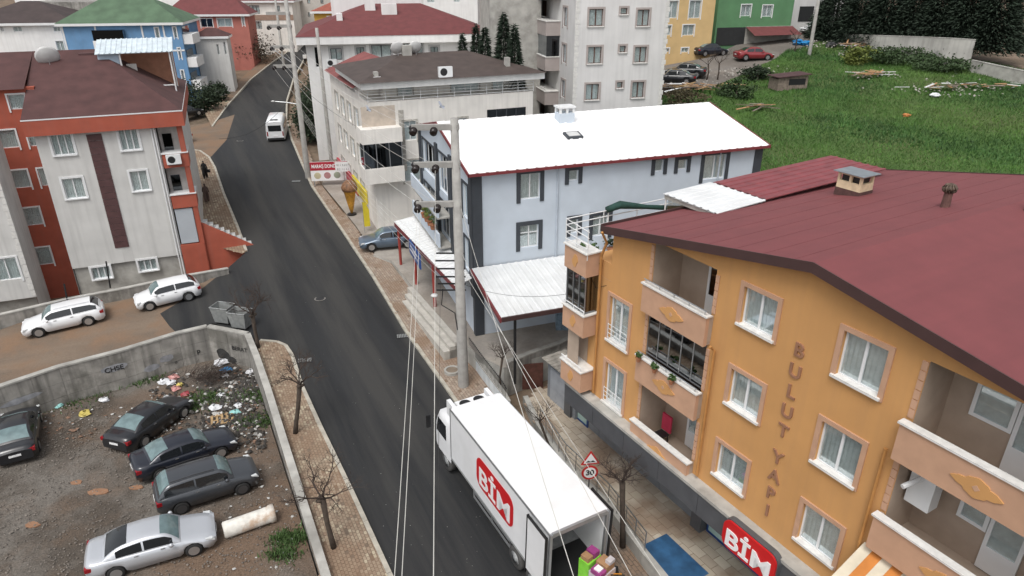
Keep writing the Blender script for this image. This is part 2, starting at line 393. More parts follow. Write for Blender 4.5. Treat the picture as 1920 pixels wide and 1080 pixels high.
PR = KR[2:11] + P([(560, 235), (585, 300), (600, 345), (640, 395), (668, 430), (700, 478), (735, 497), (765, 540), (862, 650), (905, 700), (940, 745), (985, 800), (1010, 835)])
pavement('pavement_right', PR, PV_R, a=.24, b_=.16)
PRN = KR[:3] + P([(1010, 835), (1060, 880), (1140, 940), (1215, 1030), (1275, 1085), (1290, 1110)])
pavement('pavement_behind_truck', PRN, PV_D, a=.3, b_=.17, gap=.016, dirt=G_LOT)
sheet('shop_forecourt', P([(604, 348), (640, 392), (668, 427), (700, 475), (735, 494), (775, 470), (800, 440), (740, 392), (690, 365), (640, 325), (612, 318)]), G_CONC, .135)
# ---- parking lot, retaining walls
WB = [at(-330, 840, .35), at(0, 727, .2), at(110, 690, .15), at(225, 660, .12), at(332, 627, .1), at(388, 614, .1), at(460, 628, .1)]
WR = [at(460, 628, .1), road(476, 668, .55), road(497, 730, .5), road(532, 845, .5), road(571, 972, .45), road(610, 1100, .45), road(640, 1180, .45)]
lot_poly = [(-75, 4), (WR[-1].x - .1, 4)] + [(p.x - .1, p.y) for p in WR[::-1]] + [(p.x, p.y + .1) for p in WB[::-1]] + [(-75, WB[0].y)]
sheet('parking_lot', lot_poly, G_LOT, 0, lambda X, Y: lotz(X, Y) + .05 * math.sin(X * 1.3 + Y) * math.cos(Y * .9), 1.2)
def retaining(name, pts, label, h0, thick=.28, panel=1.25, rows=3):
    e = empty(name, pts[0], 0, label, 'wall')
    core = MB(); cap = MB(); pn = []
    for a, b in zip(pts, pts[1:]):
        t = (b - a); t2 = Vector((t.x, t.y, 0)); L = t2.length; t2.normalize(); nrm = Vector((t2.y, -t2.x, 0))  # toward the right of travel
        def q(s, w, z): p = a + t * (s / L); return Vector((p.x, p.y, 0)) + nrm * w + Vector((0, 0, z if z < -1 else p.z + z)) - e.location
        core.face([q(0, .0, -3.2), q(L, .0, -3.2), q(L, .0, -.02), q(0, .0, -.02)]); core.face([q(L, -thick, -3.2), q(0, -thick, -3.2), q(0, -thick, -.02), q(L, -thick, -.02)])
        k = len(cap.v)
        for w, z in ((.05, -.02), (.05, .08), (-thick - .03, .08), (-thick - .03, -.02)):
            cap.pt(q(-.02, w, z)); cap.pt(q(L + .02, w, z))
        cap.f += [[k, k + 1, k + 3, k + 2], [k + 2, k + 3, k + 5, k + 4], [k + 4, k + 5, k + 7, k + 6]]
        n = max(1, round(L / panel))
        for i in range(n):
            s0, s1 = L * i / n + .012, L * (i + 1) / n - .012
            za = a.z + t.z * (i + .5) / n - .03; hh = (za - (-2.5)) / rows
            for r in range(rows):
                z1, z0 = za - r * hh - .012, za - (r + 1) * hh + .012; d = random.uniform(.012, .03)
                mb = MB(); c = [q(s0, 0, 0), q(s1, 0, 0)]
                k0 = [Vector((c[0].x, c[0].y, z0 - e.location.z)), Vector((c[1].x, c[1].y, z0 - e.location.z)), Vector((c[1].x, c[1].y, z1 - e.location.z)), Vector((c[0].x, c[0].y, z1 - e.location.z))]
                k1 = [p + nrm * d for p in k0]
                for p in k0 + k1: mb.pt(p)
                mb.f = [[4, 5, 6, 7], [0, 1, 5, 4], [1, 2, 6, 5], [2, 3, 7, 6], [3, 0, 4, 7]]; mb.build('panel', M_CONC, e)
    core.build('core', M_CONC, e); cap.build('coping', M_CONCL, e); return e
retaining('retaining_wall', WB, 'stained concrete retaining wall with graffiti between dirt street and parking lot', 0)
retaining('parapet_wall', WR, 'low concrete wall between the parking lot and the brick pavement', 0, rows=2)
# graffiti scrawls on the back wall
M_SPRAY = mat('spray_black', (.015, .015, .015), .7); M_SPRAYB = mat('spray_paint_pale', (.27, .275, .29), .85, .3, 3)
def wall_frame(a, b): t = b - a; return Frame((a.x, a.y, 0), math.degrees(math.atan2(t.y, t.x)))
def graffiti(body, u, v, size, seg, m, bold=.01, name='graffiti'):
    a, b = WB[seg], WB[seg + 1]; f = wall_frame(a, b); x, z = f.px(u, v, -.045)
    M = Matrix.Translation(f.o + f.ex * x + f.ey * -.05 + Vector((0, 0, z))) @ Matrix.Rotation(f.phi, 4, 'Z') @ Matrix.Rotation(R(90), 4, 'X')
    return put_text(body, size, M, name, m, None, .002, bold)
for args, lab in (((('BERAT', 449, 655, .4, 5, M_SPRAY, .004)), 'black sprayed name on the end of the retaining wall'), ((('CHSE', 214, 692, .42, 2, M_SPRAY, .008)), 'black sprayed block letters on pale patch of the wall'), ((('p', 372, 658, .45, 4, M_SPRAY, .006)), 'black sprayed loop and drips below the wall corner'), ((('o', 330, 679, .3, 3, M_SPRAY, .0)), 'small sprayed circle on the wall near the white bags')):
    tag(graffiti(*args), lab, 'graffiti')
for (seg, u, v, w, h) in ((2, 215, 690, 1.5, .5), (3, 285, 690, 1.1, .45), (1, 40, 750, 2.2, .4), (3, 312, 672, .9, .5)):
    f = wall_frame(WB[seg], WB[seg + 1]); x, z = f.px(u, v, -.04); mb = MB(Matrix.Translation(f.o) @ Matrix.Rotation(f.phi, 4, 'Z'))
    n = 14; mb.face([(x + w / 2 * math.cos(6.283 * k / n) * random.uniform(.8, 1.05), -.036, z + h / 2 * math.sin(6.283 * k / n) * random.uniform(.8, 1.05)) for k in range(n)])
    thing('paint_patch', mb, M_SPRAYB, {215: 'pale paint patch behind the block letter graffiti', 285: 'pale blue paint patch right of the block letters', 40: 'whitewash smear low on the left end of the wall', 312: 'faded whitish patch above the white rubbish bags'}[u], 'paint patch')
# ---- street wall behind the white cars, with fence posts
SW = [road(-260, 640, .9), road(0, 590, .85), road(120, 562, .85), road(235, 540, .8), road(330, 520, .75), road(428, 503, .45)]
def simple_wall(name, pts, m, label, thick=.25, down=1.6):
    e = empty(name, pts[0], 0, label, 'wall'); b = MB(); c = MB()
    for a, d in zip(pts, pts[1:]):
        t = (d - a); n = Vector((t.y, -t.x, 0)).normalized()
        for mb, w0, w1, z0, z1 in ((b, 0, -thick, -down, -.07), (c, .03, -thick - .03, -.07, 0)):
            k = len(mb.v)
            for p in (a, d):
                for w, z in ((w0, z0), (w0, z1), (w1, z1), (w1, z0)): mb.pt(p + n * w + Vector((0, 0, z)) - e.location)
            mb.f += [[k, k + 4, k + 5, k + 1], [k + 1, k + 5, k + 6, k + 2], [k + 2, k + 6, k + 7, k + 3], [k + 3, k, k + 1, k + 2][::-1], [k + 4, k + 7, k + 6, k + 5][::-1]]
    b.build('body', m, e); c.build('coping', M_CONCL, e); return e
simple_wall('street_wall', SW, M_CONC, 'low mossy concrete wall behind the two white cars')
# ---- raised plaza in front of the blue building, steps, terrace of the orange building
ZPL = .75
plz = [(p.x, p.y) for p in (at(*q, ZPL) for q in [(700, 478), (735, 490), (768, 530), (864, 638), (900, 668), (945, 690), (1100, 640), (1120, 560), (860, 440), (720, 440)])]
plo = sheet('plaza', plz, G_CONC, 0, lambda X, Y: ZPL); MB().prism(plz, -1.2, ZPL - .012).build('plaza_edge', M_CONCL, plo)
b = MB(); a0, a1 = at(768, 530, ZPL), at(864, 638, ZPL); t = (a1 - a0).normalized(); n = Vector((t.y, -t.x, 0)); n = n if n.x < 0 else -n
st = empty('steps', (a0.x, a0.y, 0), 0, 'long pale concrete steps from pavement up to the plaza', 'steps')
L = (a1 - a0).length
for k in range(3):
    s0 = L * (.06 + .05 * k); mb = MB(); z1 = ZPL - .05 - k * .24; w = .36 * (k + 1)
    q = [a0 + t * s0, a1, a1 + n * w, a0 + t * s0 + n * w]
    mb.prism([(p.x - a0.x, p.y - a0.y) for p in q], -1.2, z1); mb.build('step', mat('step_stone', (.43, .41, .37), .7, .15, 2), st)
ZT = -.7
TER = [at(*q, ZT) for q in [(985, 745), (1012, 800), (1060, 868), (1140, 945), (1208, 1037), (1300, 1150)]]
tpoly = [(p.x, p.y) for p in TER] + [(p.x, p.y) for p in (at(1560, 1150, ZT), at(1420, 1060, ZT), at(1300, 960, ZT), at(1130, 815, ZT), at(1040, 715, ZT))]
G_TILE = ground_mat('terrace_slabs', [(.30, .25, .195), (.25, .205, .165), (.34, .29, .23)], [.7, .4], rough=.75, bump=.1, bscale=5, fine=.12)
pavement('terrace', tpoly, paver_mat('terrace_slab', (.42, .36, .28), (.5, .44, .355), (.37, .31, .245)), off=0, ang=120.5, a=.62, b_=.42, gap=.01, dirt=G_DIRT, miss=0, zf=lambda X, Y: ZT)
tw = MB()
for a, b_ in zip(TER, TER[1:]):
    k = len(tw.v); nn = Vector((b_.y - a.y, -(b_.x - a.x), 0)).normalized() * .14; nn = nn if nn.x < 0 else -nn
    for p in (a, b_):
        tw.pt((p.x + nn.x, p.y + nn.y, -2.6)); tw.pt((p.x + nn.x, p.y + nn.y, ZT + .1)); tw.pt((p.x - nn.x, p.y - nn.y, ZT + .1)); tw.pt((p.x - nn.x, p.y - nn.y, ZT - .3))
    tw.f += [[k, k + 4, k + 5, k + 1], [k + 1, k + 5, k + 6, k + 2], [k + 2, k + 6, k + 7, k + 3]]
thing('terrace_wall', tw, M_CONCL, 'low concrete edge wall carrying the steel railing of the shop terrace', 'wall')
sm = [road(*q) for q in [(408, 655), (432, 650), (445, 672)]]
f = wall_frame(WB[4], WB[5]); mb = MB(Matrix.Translation(f.o) @ Matrix.Rotation(f.phi, 4, 'Z'))
for (u, v, w, h) in ((418, 664, 1.0, .8), (433, 674, .9, .5), (440, 684, .4, .4)):
    f5 = wall_frame(WB[5], WB[6]); x, z = f5.px(u, v, -.04); mb = MB(Matrix.Translation(f5.o) @ Matrix.Rotation(f5.phi, 4, 'Z')); mb.face([(x + w / 2 * math.cos(6.283 * k / 18) * random.uniform(.88, 1.06), -.034 - .0007 * (u % 7), z + h / 2 * math.sin(6.283 * k / 18) * random.uniform(.88, 1.06)) for k in range(18)])
    thing('soot_stain', mb, mat('soot', (.035, .034, .033), .95, .6, 3), {418: 'largest soot stain on the wall corner behind the rubbish', 433: 'soot stain right of the largest one on the wall', 405: 'small soot stain left of the largest one', 440: 'low soot stain beside the blue bag'}[u], 'stain', 'soot stains on the wall')
# ---- field
fp = [(p.x, p.y) for p in (field(*q) for q in [(1240, 330), (1235, 180), (1330, 165), (1445, 118), (1480, 92), (1590, 70), (1930, 130), (2000, 400), (1500, 420)])]
sheet('grass_field', fp, G_GRASS, .02, lambda X, Y: zfield(X, Y) + .15 * math.sin(X * .7) * math.cos(Y * .6) + .1 * math.sin(X * .23 + Y * .31), 1.0)
sheet('upper_street', [(p.x, p.y) for p in (field(*q) for q in [(1225, 165), (1235, 125), (1330, 108), (1400, 75), (1480, 60), (1570, 50), (1590, 70), (1480, 95), (1440, 118), (1330, 165)])], ground_mat('upper_street_paving', [(.17, .155, .14), (.2, .175, .15), (.14, .125, .11)], [.4, .2]), .03, zfield)
# ================================================================ BUILDINGS
def corr(f, x0, x1, y0, z0, y1, z1, m, name, pitch=.25, amp=.03, root=None, thick=.03, y0b=None):
    """ribbed metal sheet: ribs run along y from (y0,z0) to (y1,z1)"""
    b = f.mb(); n = int((x1 - x0) / pitch); P_ = []
    for k in range(n):
        a = x0 + (x1 - x0) * k / n; w = (x1 - x0) / n
        for fx, h in ((0, 0), (.62, 0), (.7, amp), (.92, amp)): P_.append((a + w * fx, h))
    P_.append((x1, 0))
    yy = lambda x: y0 if y0b is None else y0 + (y0b - y0) * (x - x0) / (x1 - x0)
    b.grid([[(x, yy(x), z0 + h) for x, h in P_], [(x, y1, z1 + h) for x, h in P_]])
    b.grid([[(x1, yy(x1), z0 - thick), (x0, yy(x0), z0 - thick)], [(x1, y1, z1 - thick), (x0, y1, z1 - thick)]])
    return b.build(name, m, root or f.root)
def hip(f, x0, x1, y0, y1, z, h, m, name='roof', ridge=.35, over=0):
    x0 -= over; x1 += over; y0 -= over; y1 += over; w, d = x1 - x0, y1 - y0; b = f.mb(); A = [(x0, y0, z), (x1, y0, z), (x1, y1, z), (x0, y1, z)]
    if w >= d: r0, r1 = (x0 + d * .5 * (ridge / .35), (y0 + y1) / 2, z + h), (x1 - d * .5 * (ridge / .35), (y0 + y1) / 2, z + h); b.face([A[0], A[1], r1, r0]); b.face([A[1], A[2], r1]); b.face([A[2], A[3], r0, r1]); b.face([A[3], A[0], r0])
    else: r0, r1 = ((x0 + x1) / 2, y0 + w * .5, z + h), ((x0 + x1) / 2, y1 - w * .5, z + h); b.face([A[0], A[1], r0]); b.face([A[1], A[2], r1, r0]); b.face([A[2], A[3], r1]); b.face([A[3], A[0], r0, r1])
    b.face(A[::-1]); return b.build(name, m, f.root)
def shell(f, W_, D_, z0, z1, m):
    """closed back and flank walls plus a top, front left to wall()"""
    b = f.mb(); b.face([(W_, D_, z0), (0, D_, z0), (0, D_, z1), (W_, D_, z1)]); b.face([(0, 0, z1 - .01), (W_, 0, z1 - .01), (W_, D_, z1 - .01), (0, D_, z1 - .01)]); return b
def dish(loc, r, az, label, el=25):
    e = empty('satellite_dish', loc, R(az), label, 'satellite dish', 'satellite dishes'); M = Matrix.Translation((0, 0, .55)) @ Matrix.Rotation(R(90 - el), 4, 'X')
    b = MB(M); b.lathe([(r * t, .35 * r * t * t) for t in (.0, .3, .6, .85, 1.0)], 18); b.build('reflector', M_DISH, e, True)
    b = MB(); b.tube([(0, .12, -.1), (0, .12, .5)], .025, 6); b.build('mast', M_STEEL, e)
    p = M @ Vector((0, 0, r * 1.0)); b = MB(); b.tube([M @ Vector((0, -r, .3 * r)), p], .012, 5); b.tube([p - Vector((0, 0, .06)), p + Vector((0, 0, .05))], .04, 8); b.build('feed_arm', M_STEEL, e); return e
def ac_unit(f, x, z, y, label, s=1.0):
    o = f.o + f.ex * x + f.ey * y + Vector((0, 0, z)); e = empty('air_conditioner', o, f.phi, label, 'air conditioner', 'outdoor air conditioner units')
    b = MB(); b.box(-.42 * s, .42 * s, -.3, -.02, 0, .58 * s); b.build('case', M_PVC, e)
    b = MB(); b.lathe([(.0, -.012), (.2 * s, -.012), (.22 * s, 0)], 18, (-.12 * s, -.301, .29 * s), 'y'); b.build('fan', M_BLACK, e)
    MB().box(-.4 * s, .4 * s, -.25, -.02, -.05, -.003).build('bracket', M_STEEL, e); return e
M_BLACK = mat('black', (.012, .012, .013), .5, .1); M_STEEL = mat('steel', (.42, .43, .44), .35, .1, metal=.8); M_DISH = mat('dish', (.55, .55, .54), .6, .08)
M_PIPE_O = mat('pipe_orange', (.42, .2, .06), .6)
# ---------------------------------------------------------------- orange block
MO = mat('orange_plaster', (.56, .295, .108), .85, .07, .7, .12, 60, streak=.2, dirt=(.53, .28, .105), dirtamt=.5, scol=(.36, .2, .1))
MT = mat('tan_trim', (.5, .3, .195), .85, .08, 2, .1, 50); MTAN = mat('recess_plaster', (.38, .3, .235), .9, .08, 2)
MMARB = mat('marble_sill', (.68, .67, .64), .45, .12, 5); MRF = mat('red_membrane', (.18, .048, .051), .8, .05, 1.5, .2, 80, dirt=(.15, .042, .045), dirtamt=.4, streak=.22, smap=(1.1, .09, 1), scol=(.085, .026, .03)); MRFD = mat('brown_flashing', (.06, .03, .028), .6, .1)
d = ray(1107, 560); k = 16.07 / (d.x * .8616 + d.y * .5075)
O = building('apartment_block', (d.x * k, d.y * k, 0), -59.5, 'orange four storey apartment block with maroon roof and supermarket at street level')
OD = 15.6; OW = 21.0; XL = 1.25
zl, za = 11.5, 13.25; xa = 10.15
def ztop(x): return zl + (za - zl) * (x - XL) / (xa - XL) if x < xa else za - .158 * (x - xa)
for (tl, br, kw) in (((1143, 552), (1178, 660), dict(rail=True)), ((1135, 675), (1168, 778), dict(rail=True)),
                     ((1400, 537), (1446, 636), {}), ((1377, 692), (1416, 788), {}), ((1353, 831), (1388, 923), {}),
                     ((1588, 620), (1643, 742), {}), ((1547, 790), (1595, 908), {}), ((1513, 945), (1556, 1056), {})):
    x0, x1, z0, z1 = O.rect(tl, br); g = kw.pop('rail', False)
    w_ = 1.28 if not g else 1.2; xm = (x0 + x1) / 2; z0, z1 = (z0, z1)
    window(O, xm - w_ / 2, xm + w_ / 2, z0, z1, trim=MT, trimw=.15, sill=MMARB, rail=g)
def loggia(f, x0, x1, z0, z1, dep=1.4, glazed=False, emblem=True, door=None, flowers=False, rails=True, back=True):
    f.holes.append((x0, x1, z0 - 1.05, z1, .02)); b = f.mb(); zb = z0 - 1.0
    b.face([(x0, dep, zb), (x1, dep, zb), (x1, dep, z1), (x0, dep, z1)]); b.face([(x0, .01, zb), (x0, dep, zb), (x0, dep, z1), (x0, .01, z1)]); b.face([(x1, dep, zb), (x1, .01, zb), (x1, .01, z1), (x1, dep, z1)])
    b.face([(x0, .01, zb), (x1, .01, zb), (x1, dep, zb), (x0, dep, zb)]); b.face([(x0, dep, z1), (x1, dep, z1), (x1, .01, z1), (x0, .01, z1)])
    b.box(x0 - .1, x1 + .1, -.179, .0, z0 - 1.14, z0 - 1.0)
    for xx in (x0 - .118, x1 + .018): b.box(xx, xx + .1, -.179, -.004, z0 - 1.0, z0 - .07)
    rec = b.build('balcony_recess', MTAN, f.root)
    pr = f.mb().box(x0 - .12, x1 + .12, -.34, -.18, z0 - 1.15, z0 - .06).build('balcony_parapet', MT, f.root)
    f.mb().box(x0 - .17, x1 + .17, -.39, -.13, z0 - .058, z0).build('coping', MMARB, pr)
    if emblem:
        b = f.mb(); xm, zm = (x0 + x1) / 2, z0 - .62; n = 40; pl = []
        for k in range(n):
            t = 2 * math.pi * k / n; r = 1 + .16 * math.cos(4 * t) + .05 * math.cos(12 * t); pl.append((xm + .5 * r * math.cos(t), zm + .23 * r * math.sin(t)))
        b.prism(pl, -.375, -.342, 'y'); b.build('emblem', MO, pr)
        f.mb().prism([(xm - .09, zm), (xm, zm - .09), (xm + .09, zm), (xm, zm + .09)], -.385, -.376, 'y').build('emblem_diamond', MT, pr)
    for q in range(int((z1 - z0) / .28)):
        for (xa_, s) in ((x0 - .16, 1), (x1 + .16, -1)): f.mb().box(min(xa_, xa_ + .15 * s), max(xa_, xa_ + .15 * s), -.03, .012, z0 + q * .28 + .015, z0 + q * .28 + .265).build('quoin', MT, f.root)
    if rails:
        r = f.mb(); r.tube([(x0 - .1, -.3, z0 + .14), (x1 + .1, -.3, z0 + .14)], .022, 6)
        for q in range(5): xx = x0 + (x1 - x0) * q / 4; r.tube([(xx, -.3, z0), (xx, -.3, z0 + .14)], .016, 5)
        r.build('hand_rail', M_STEEL, rec)
    if glazed:
        b = f.mb(); n = 5
        for q in range(n + 1): xx = x0 + (x1 - x0) * q / n; b.box(xx - .022, xx + .022, .02, .06, z0, z1)
        b.box(x0, x1, .015, .065, z1 - .05, z1); b.box(x0, x1, .015, .065, z0, z0 + .04)
        gl = b.build('glazing', M_STEEL, f.root)
        for q in range(n): f.mb().box(x0 + (x1 - x0) * q / n + .02, x0 + (x1 - x0) * (q + 1) / n - .02, .036, .044, z0 + .03, z1 - .04).build('pane', M_DARKGL, gl)
    if door:
        for (a, c, zlow, zhigh, dark) in door:
            fr = f.mb(); fr.box(a, a + .1, dep - .08, dep - .01, zlow, zhigh); fr.box(c - .1, c, dep - .08, dep - .01, zlow, zhigh); fr.box(a + .1, c - .1, dep - .08, dep - .01, zhigh - .1, zhigh); fr.box(a + .1, c - .1, dep - .08, dep - .01, zlow, zlow + (.75 if zlow < zb + .3 else .1))
            w = fr.build('balcony_door' if zlow < zb + .3 else 'window', M_PVC, f.root); f.mb().box(a + .1, c - .1, dep - .06, dep - .04, zlow + .1, zhigh - .1).build('pane', M_DARKGL if dark else M_GLASS, w)
            if not dark: f.mb().box(a + .1, c - .1, dep - .035, dep - .02, zlow + .1, zhigh - .1).build('curtain', M_CURT, w)
    return pr
c1 = loggia(O, 3.6, 6.55, 10.2, 11.75, door=[(5.0, 5.9, 9.22, 11.5, True)])
c2 = loggia(O, 3.6, 6.55, 7.2, 9.02, glazed=True)
c3 = loggia(O, 3.6, 6.55, 4.2, 6.02, door=[(4.9, 5.6, 3.25, 5.7, False), (5.62, 6.2, 4.3, 5.7, False)], rails=False)
XW1 = O.px(1828, 745, 1.4)[0]; XW2 = O.px(1798, 955, 1.4)[0]
loggia(O, 13.5, 17.3, 10.22, 11.95, rails=False, door=[(XW1, XW1 + 1.0, 10.3, 11.8, False), (XW1 + 1.02, XW1 + 1.9, 9.25, 11.8, False)])
loggia(O, 13.5, 17.3, 7.2, 9.02, rails=False, door=[(XW2, XW2 + .75, 7.35, 8.8, False), (XW2 + .77, XW2 + 1.65, 6.25, 8.85, False)])
loggia(O, 13.5, 17.3, 4.2, 6.02, rails=False)
O.holes = [h for h in O.holes]
O.wall(0, OW, 3.5, 10.0, MO); hs_ = O.holes; O.holes = [h for h in hs_ if h[3] > 10.0]
hs2 = [(a, c, max(d_, 10.0), min(e_, 11.93), dd) for a, c, d_, e_, dd in O.holes]
for (xa_, xb_, zt_) in ((XL, 3.5, 11.48), (3.5, 17.9, 11.93), (17.9, OW, 11.48)): O.holes = [h for h in hs2 if xa_ <= h[0] and h[1] <= xb_]; O.wall(xa_, xb_, 10.0, zt_, MO)
O.holes = []
b = O.mb(); b.face([(XL, 0, 11.48), (3.5, 0, 11.48), (3.5, 0, 11.93), (XL, 0, ztop(XL))]); b.face([(3.5, 0, 11.93), (17.9, 0, 11.93), (17.9, 0, ztop(17.9)), (xa, 0, za - .02), (3.5, 0, ztop(3.5))]); b.face([(17.9, 0, 11.48), (OW, 0, 11.48), (OW, 0, ztop(OW)), (17.9, 0, ztop(17.9))])
b.face([(0, 0, 3.5), (0, 0, 10), (0, OD, 10), (0, OD, 3.5)]); b.face([(XL, 0, 10), (XL, 0, ztop(XL)), (XL, OD, ztop(XL)), (XL, OD, 10)]); b.face([(0, 0, 10), (XL, 0, 10), (XL, OD, 10), (0, OD, 10)])
b.face([(OW, OD, -1), (-.0, OD, -1), (0, OD, 10), (XL, OD, 10), (XL, OD, zl), (xa, OD, za), (OW, OD, ztop(OW))]); b.face([(OW, 0, -1), (OW, OD, -1), (OW, OD, ztop(OW)), (OW, 0, ztop(OW))])
b.build('wall', MO, O.root)
# roof: membrane strips laid over the gable
nst = 19
for k in range(nst):
    a = XL - .25 + (OW - XL + .25) * k / nst; c = XL - .25 + (OW - XL + .25) * (k + 1) / nst + .08; up = .007 * (1 if a < xa else -1)
    pts = [a, c] if not (a < xa < c) else [a, xa, c]; b = O.mb()
    row = [[(x, y, ztop(x) + .12 + (up * (x - a) / (c - a) if up > 0 else -up * (1 - (x - a) / (c - a)))) for x in pts] for y in (-.38, OD + .2)]
    b.grid(row); b.grid([[(p[0], p[1], p[2] - .012) for p in r[::-1]] for r in row]); b.face([row[0][0], row[0][-1], (row[0][-1][0], -.38, row[0][-1][2] - .014), (row[0][0][0], -.38, row[0][0][2] - .014)])
    b.face([row[0][-1], row[1][-1], (*row[1][-1][:2], row[1][-1][2] - .013), (*row[0][-1][:2], row[0][-1][2] - .013)])
    b.build('roofing_strip', MRF, O.root)
b = O.mb()
for (x0_, x1_) in ((XL - .25, xa), (xa, OW)):
    for (y0, y1, dz0, dz1) in ((-.42, -.385, -.16, .15), (OD + .2, OD + .24, -.1, .16)):
        i = len(b.v)
        for y in (y0, y1):
            for x, q in ((x0_, dz0), (x1_, dz0), (x1_, dz1), (x0_, dz1)): b.pt((x, y, ztop(x) + q))
        b.f += [[i, i + 1, i + 2, i + 3], [i + 4, i + 7, i + 6, i + 5], [i + 3, i + 2, i + 6, i + 7], [i, i + 4, i + 5, i + 1]]
b.box(XL - .3, XL - .252, -.42, OD + .24, zl - .12, zl + .17); b.build('fascia', MRFD, O.root)
b = O.mb(); b.grid([[(XL - .2, y, zl - .04), (xa, y, za - .04), (OW, y, ztop(OW) - .04)] for y in (-.37, .02)]); b.build('soffit', MO, O.root)
# chimney, vents
ch = empty('chimney', O.o + O.ex * 4.6 + O.ey * 9.4 + Vector((0, 0, ztop(4.6) + .05)), O.phi, 'cream plastered roof chimney with sheet metal lid on the maroon roof', 'chimney')
MCRM = mat('cream_plaster', (.62, .5, .33), .85, .15, 4); MMET = mat('lid_metal', (.33, .36, .38), .4, .15, 3, metal=.7)
b = MB(); b.box(-.55, .55, -.42, .42, -.4, .32); b.build('base', mat('flashing_brown', (.09, .045, .04), .8, .3, 5), ch)
b = MB(); b.box(-.53, .53, -.4, .4, .32, .62)
for x in (-.53, -.02, .43): b.box(x, x + .1, -.4, -.3, .62, .9); b.box(x, x + .1, .3, .4, .62, .9)
b.box(-.53, .53, -.4, .4, .88, .96); b.build('stack', MCRM, ch); MB().box(-.68, .68, -.55, .55, .962, .99).build('lid', MMET, ch); MB().box(-.4, .4, -.29, .29, .6, .88).build('flue', M_BLACK, ch)
for (x, y, tilt, lab) in ((8.75, 8.3, 0, 'upright rusty turbine vent on the maroon roof'), (10.7, 9.6, 14, 'leaning rusty turbine vent at the right edge of the maroon roof')):
    e = empty('roof_vent', O.o + O.ex * x + O.ey * y + Vector((0, 0, ztop(x) + .1)), O.phi, lab, 'roof vent', 'turbine vents on the maroon roof'); e.rotation_euler.y = R(tilt)
    MB().lathe([(.2, -.1), (.15, 0), (.13, .55)], 12).build('stem', mat('rust_pipe', (.12, .06, .05), .8, .3, 6), e)
    b = MB()
    for q in range(12):
        a = 2 * math.pi * q / 12; pth = [(math.cos(a) * r_, math.sin(a) * r_, z) for r_, z in ((.1, .53), (.2, .6), (.22, .7), (.15, .8), (.03, .84))]; b.tube(pth, .028, 5)
    b.lathe([(.02, .55), (.17, .62), (.19, .7), (.12, .79), (.0, .82)], 12); b.build('turbine', mat('rust_dark', (.1, .07, .05), .7, .3, 8), e, True)
# lettering down the wall
zs_ = [10.27 - .71 * q for q in range(5)] + [10.27 - .71 * 5.45 - .71 * q for q in range(4)]
for chh, z in zip('BULUTYAPI', zs_):
    M = Matrix.Translation((10.0, -.02, z + .2)) @ Matrix.Rotation(R(90), 4, 'X'); put_text(chh, .62, M, 'letter', mat('letter_brown', (.3, .15, .085), .8), O.root, .03, .014)
# corner bay with terrace on top, at the left end
for (zc, gz) in ((10.35, False), (7.6, True), (4.9, False)):
    par = O.mb().box(-.95, .55, -.72, -.02, zc - 1.05, zc - .06).build('bay_parapet', MT, O.root)
    O.mb().box(-1.0, .6, -.78, -.0, zc - .058, zc).build('coping', MMARB, par)
    b = O.mb(); b.prism([(-.2 + .2 * math.cos(2 * math.pi * q / 16) * (1 if q % 8 < 5 else .6), zc - .55 + .28 * math.sin(2 * math.pi * q / 16)) for q in range(16)], -.74, -.721, 'y'); b.build('emblem', MO, par)
    b = O.mb(); b.tube([(-.95, -.7, zc + .18), (.55, -.7, zc + .18)], .02, 6); [b.tube([(x, -.7, zc), (x, -.7, zc + .18)], .015, 5) for x in (-.9, -.2, .5)]; b.build('hand_rail', M_PVC, par)
b = O.mb(); b.box(-.85, .45, -.6, 0, 7.6, 9.3); b.build('bay_window', M_DARKGL, O.root); b = O.mb()
for x in (-.87, -.42, .0, .43): b.box(x, x + .04, -.64, -.605, 7.6, 9.3)
b.build('bay_mullions', M_STEEL, O.root)
b = O.mb(); b.face([(-.8, -.5, 3.5), (.0, -.5, 3.5), (0, -.5, 6.5), (-.8, -.5, 6.5)]); b.face([(-.95, -.02, 3.0), (-.95, OD, 3), (-.95, OD, 9.3), (-.95, -.02, 9.3)]); b.face([(-.95, -.01, 9.28), (1.3, -.01, 9.28), (1.3, OD, 9.28), (-.95, OD, 9.28)]); b.face([(-.95, -.01, 3.0), (0, -.01, 3.0), (0, -.01, 9.3), (-.95, -.01, 9.3)]); b.build('side_wall', MTAN, O.root)
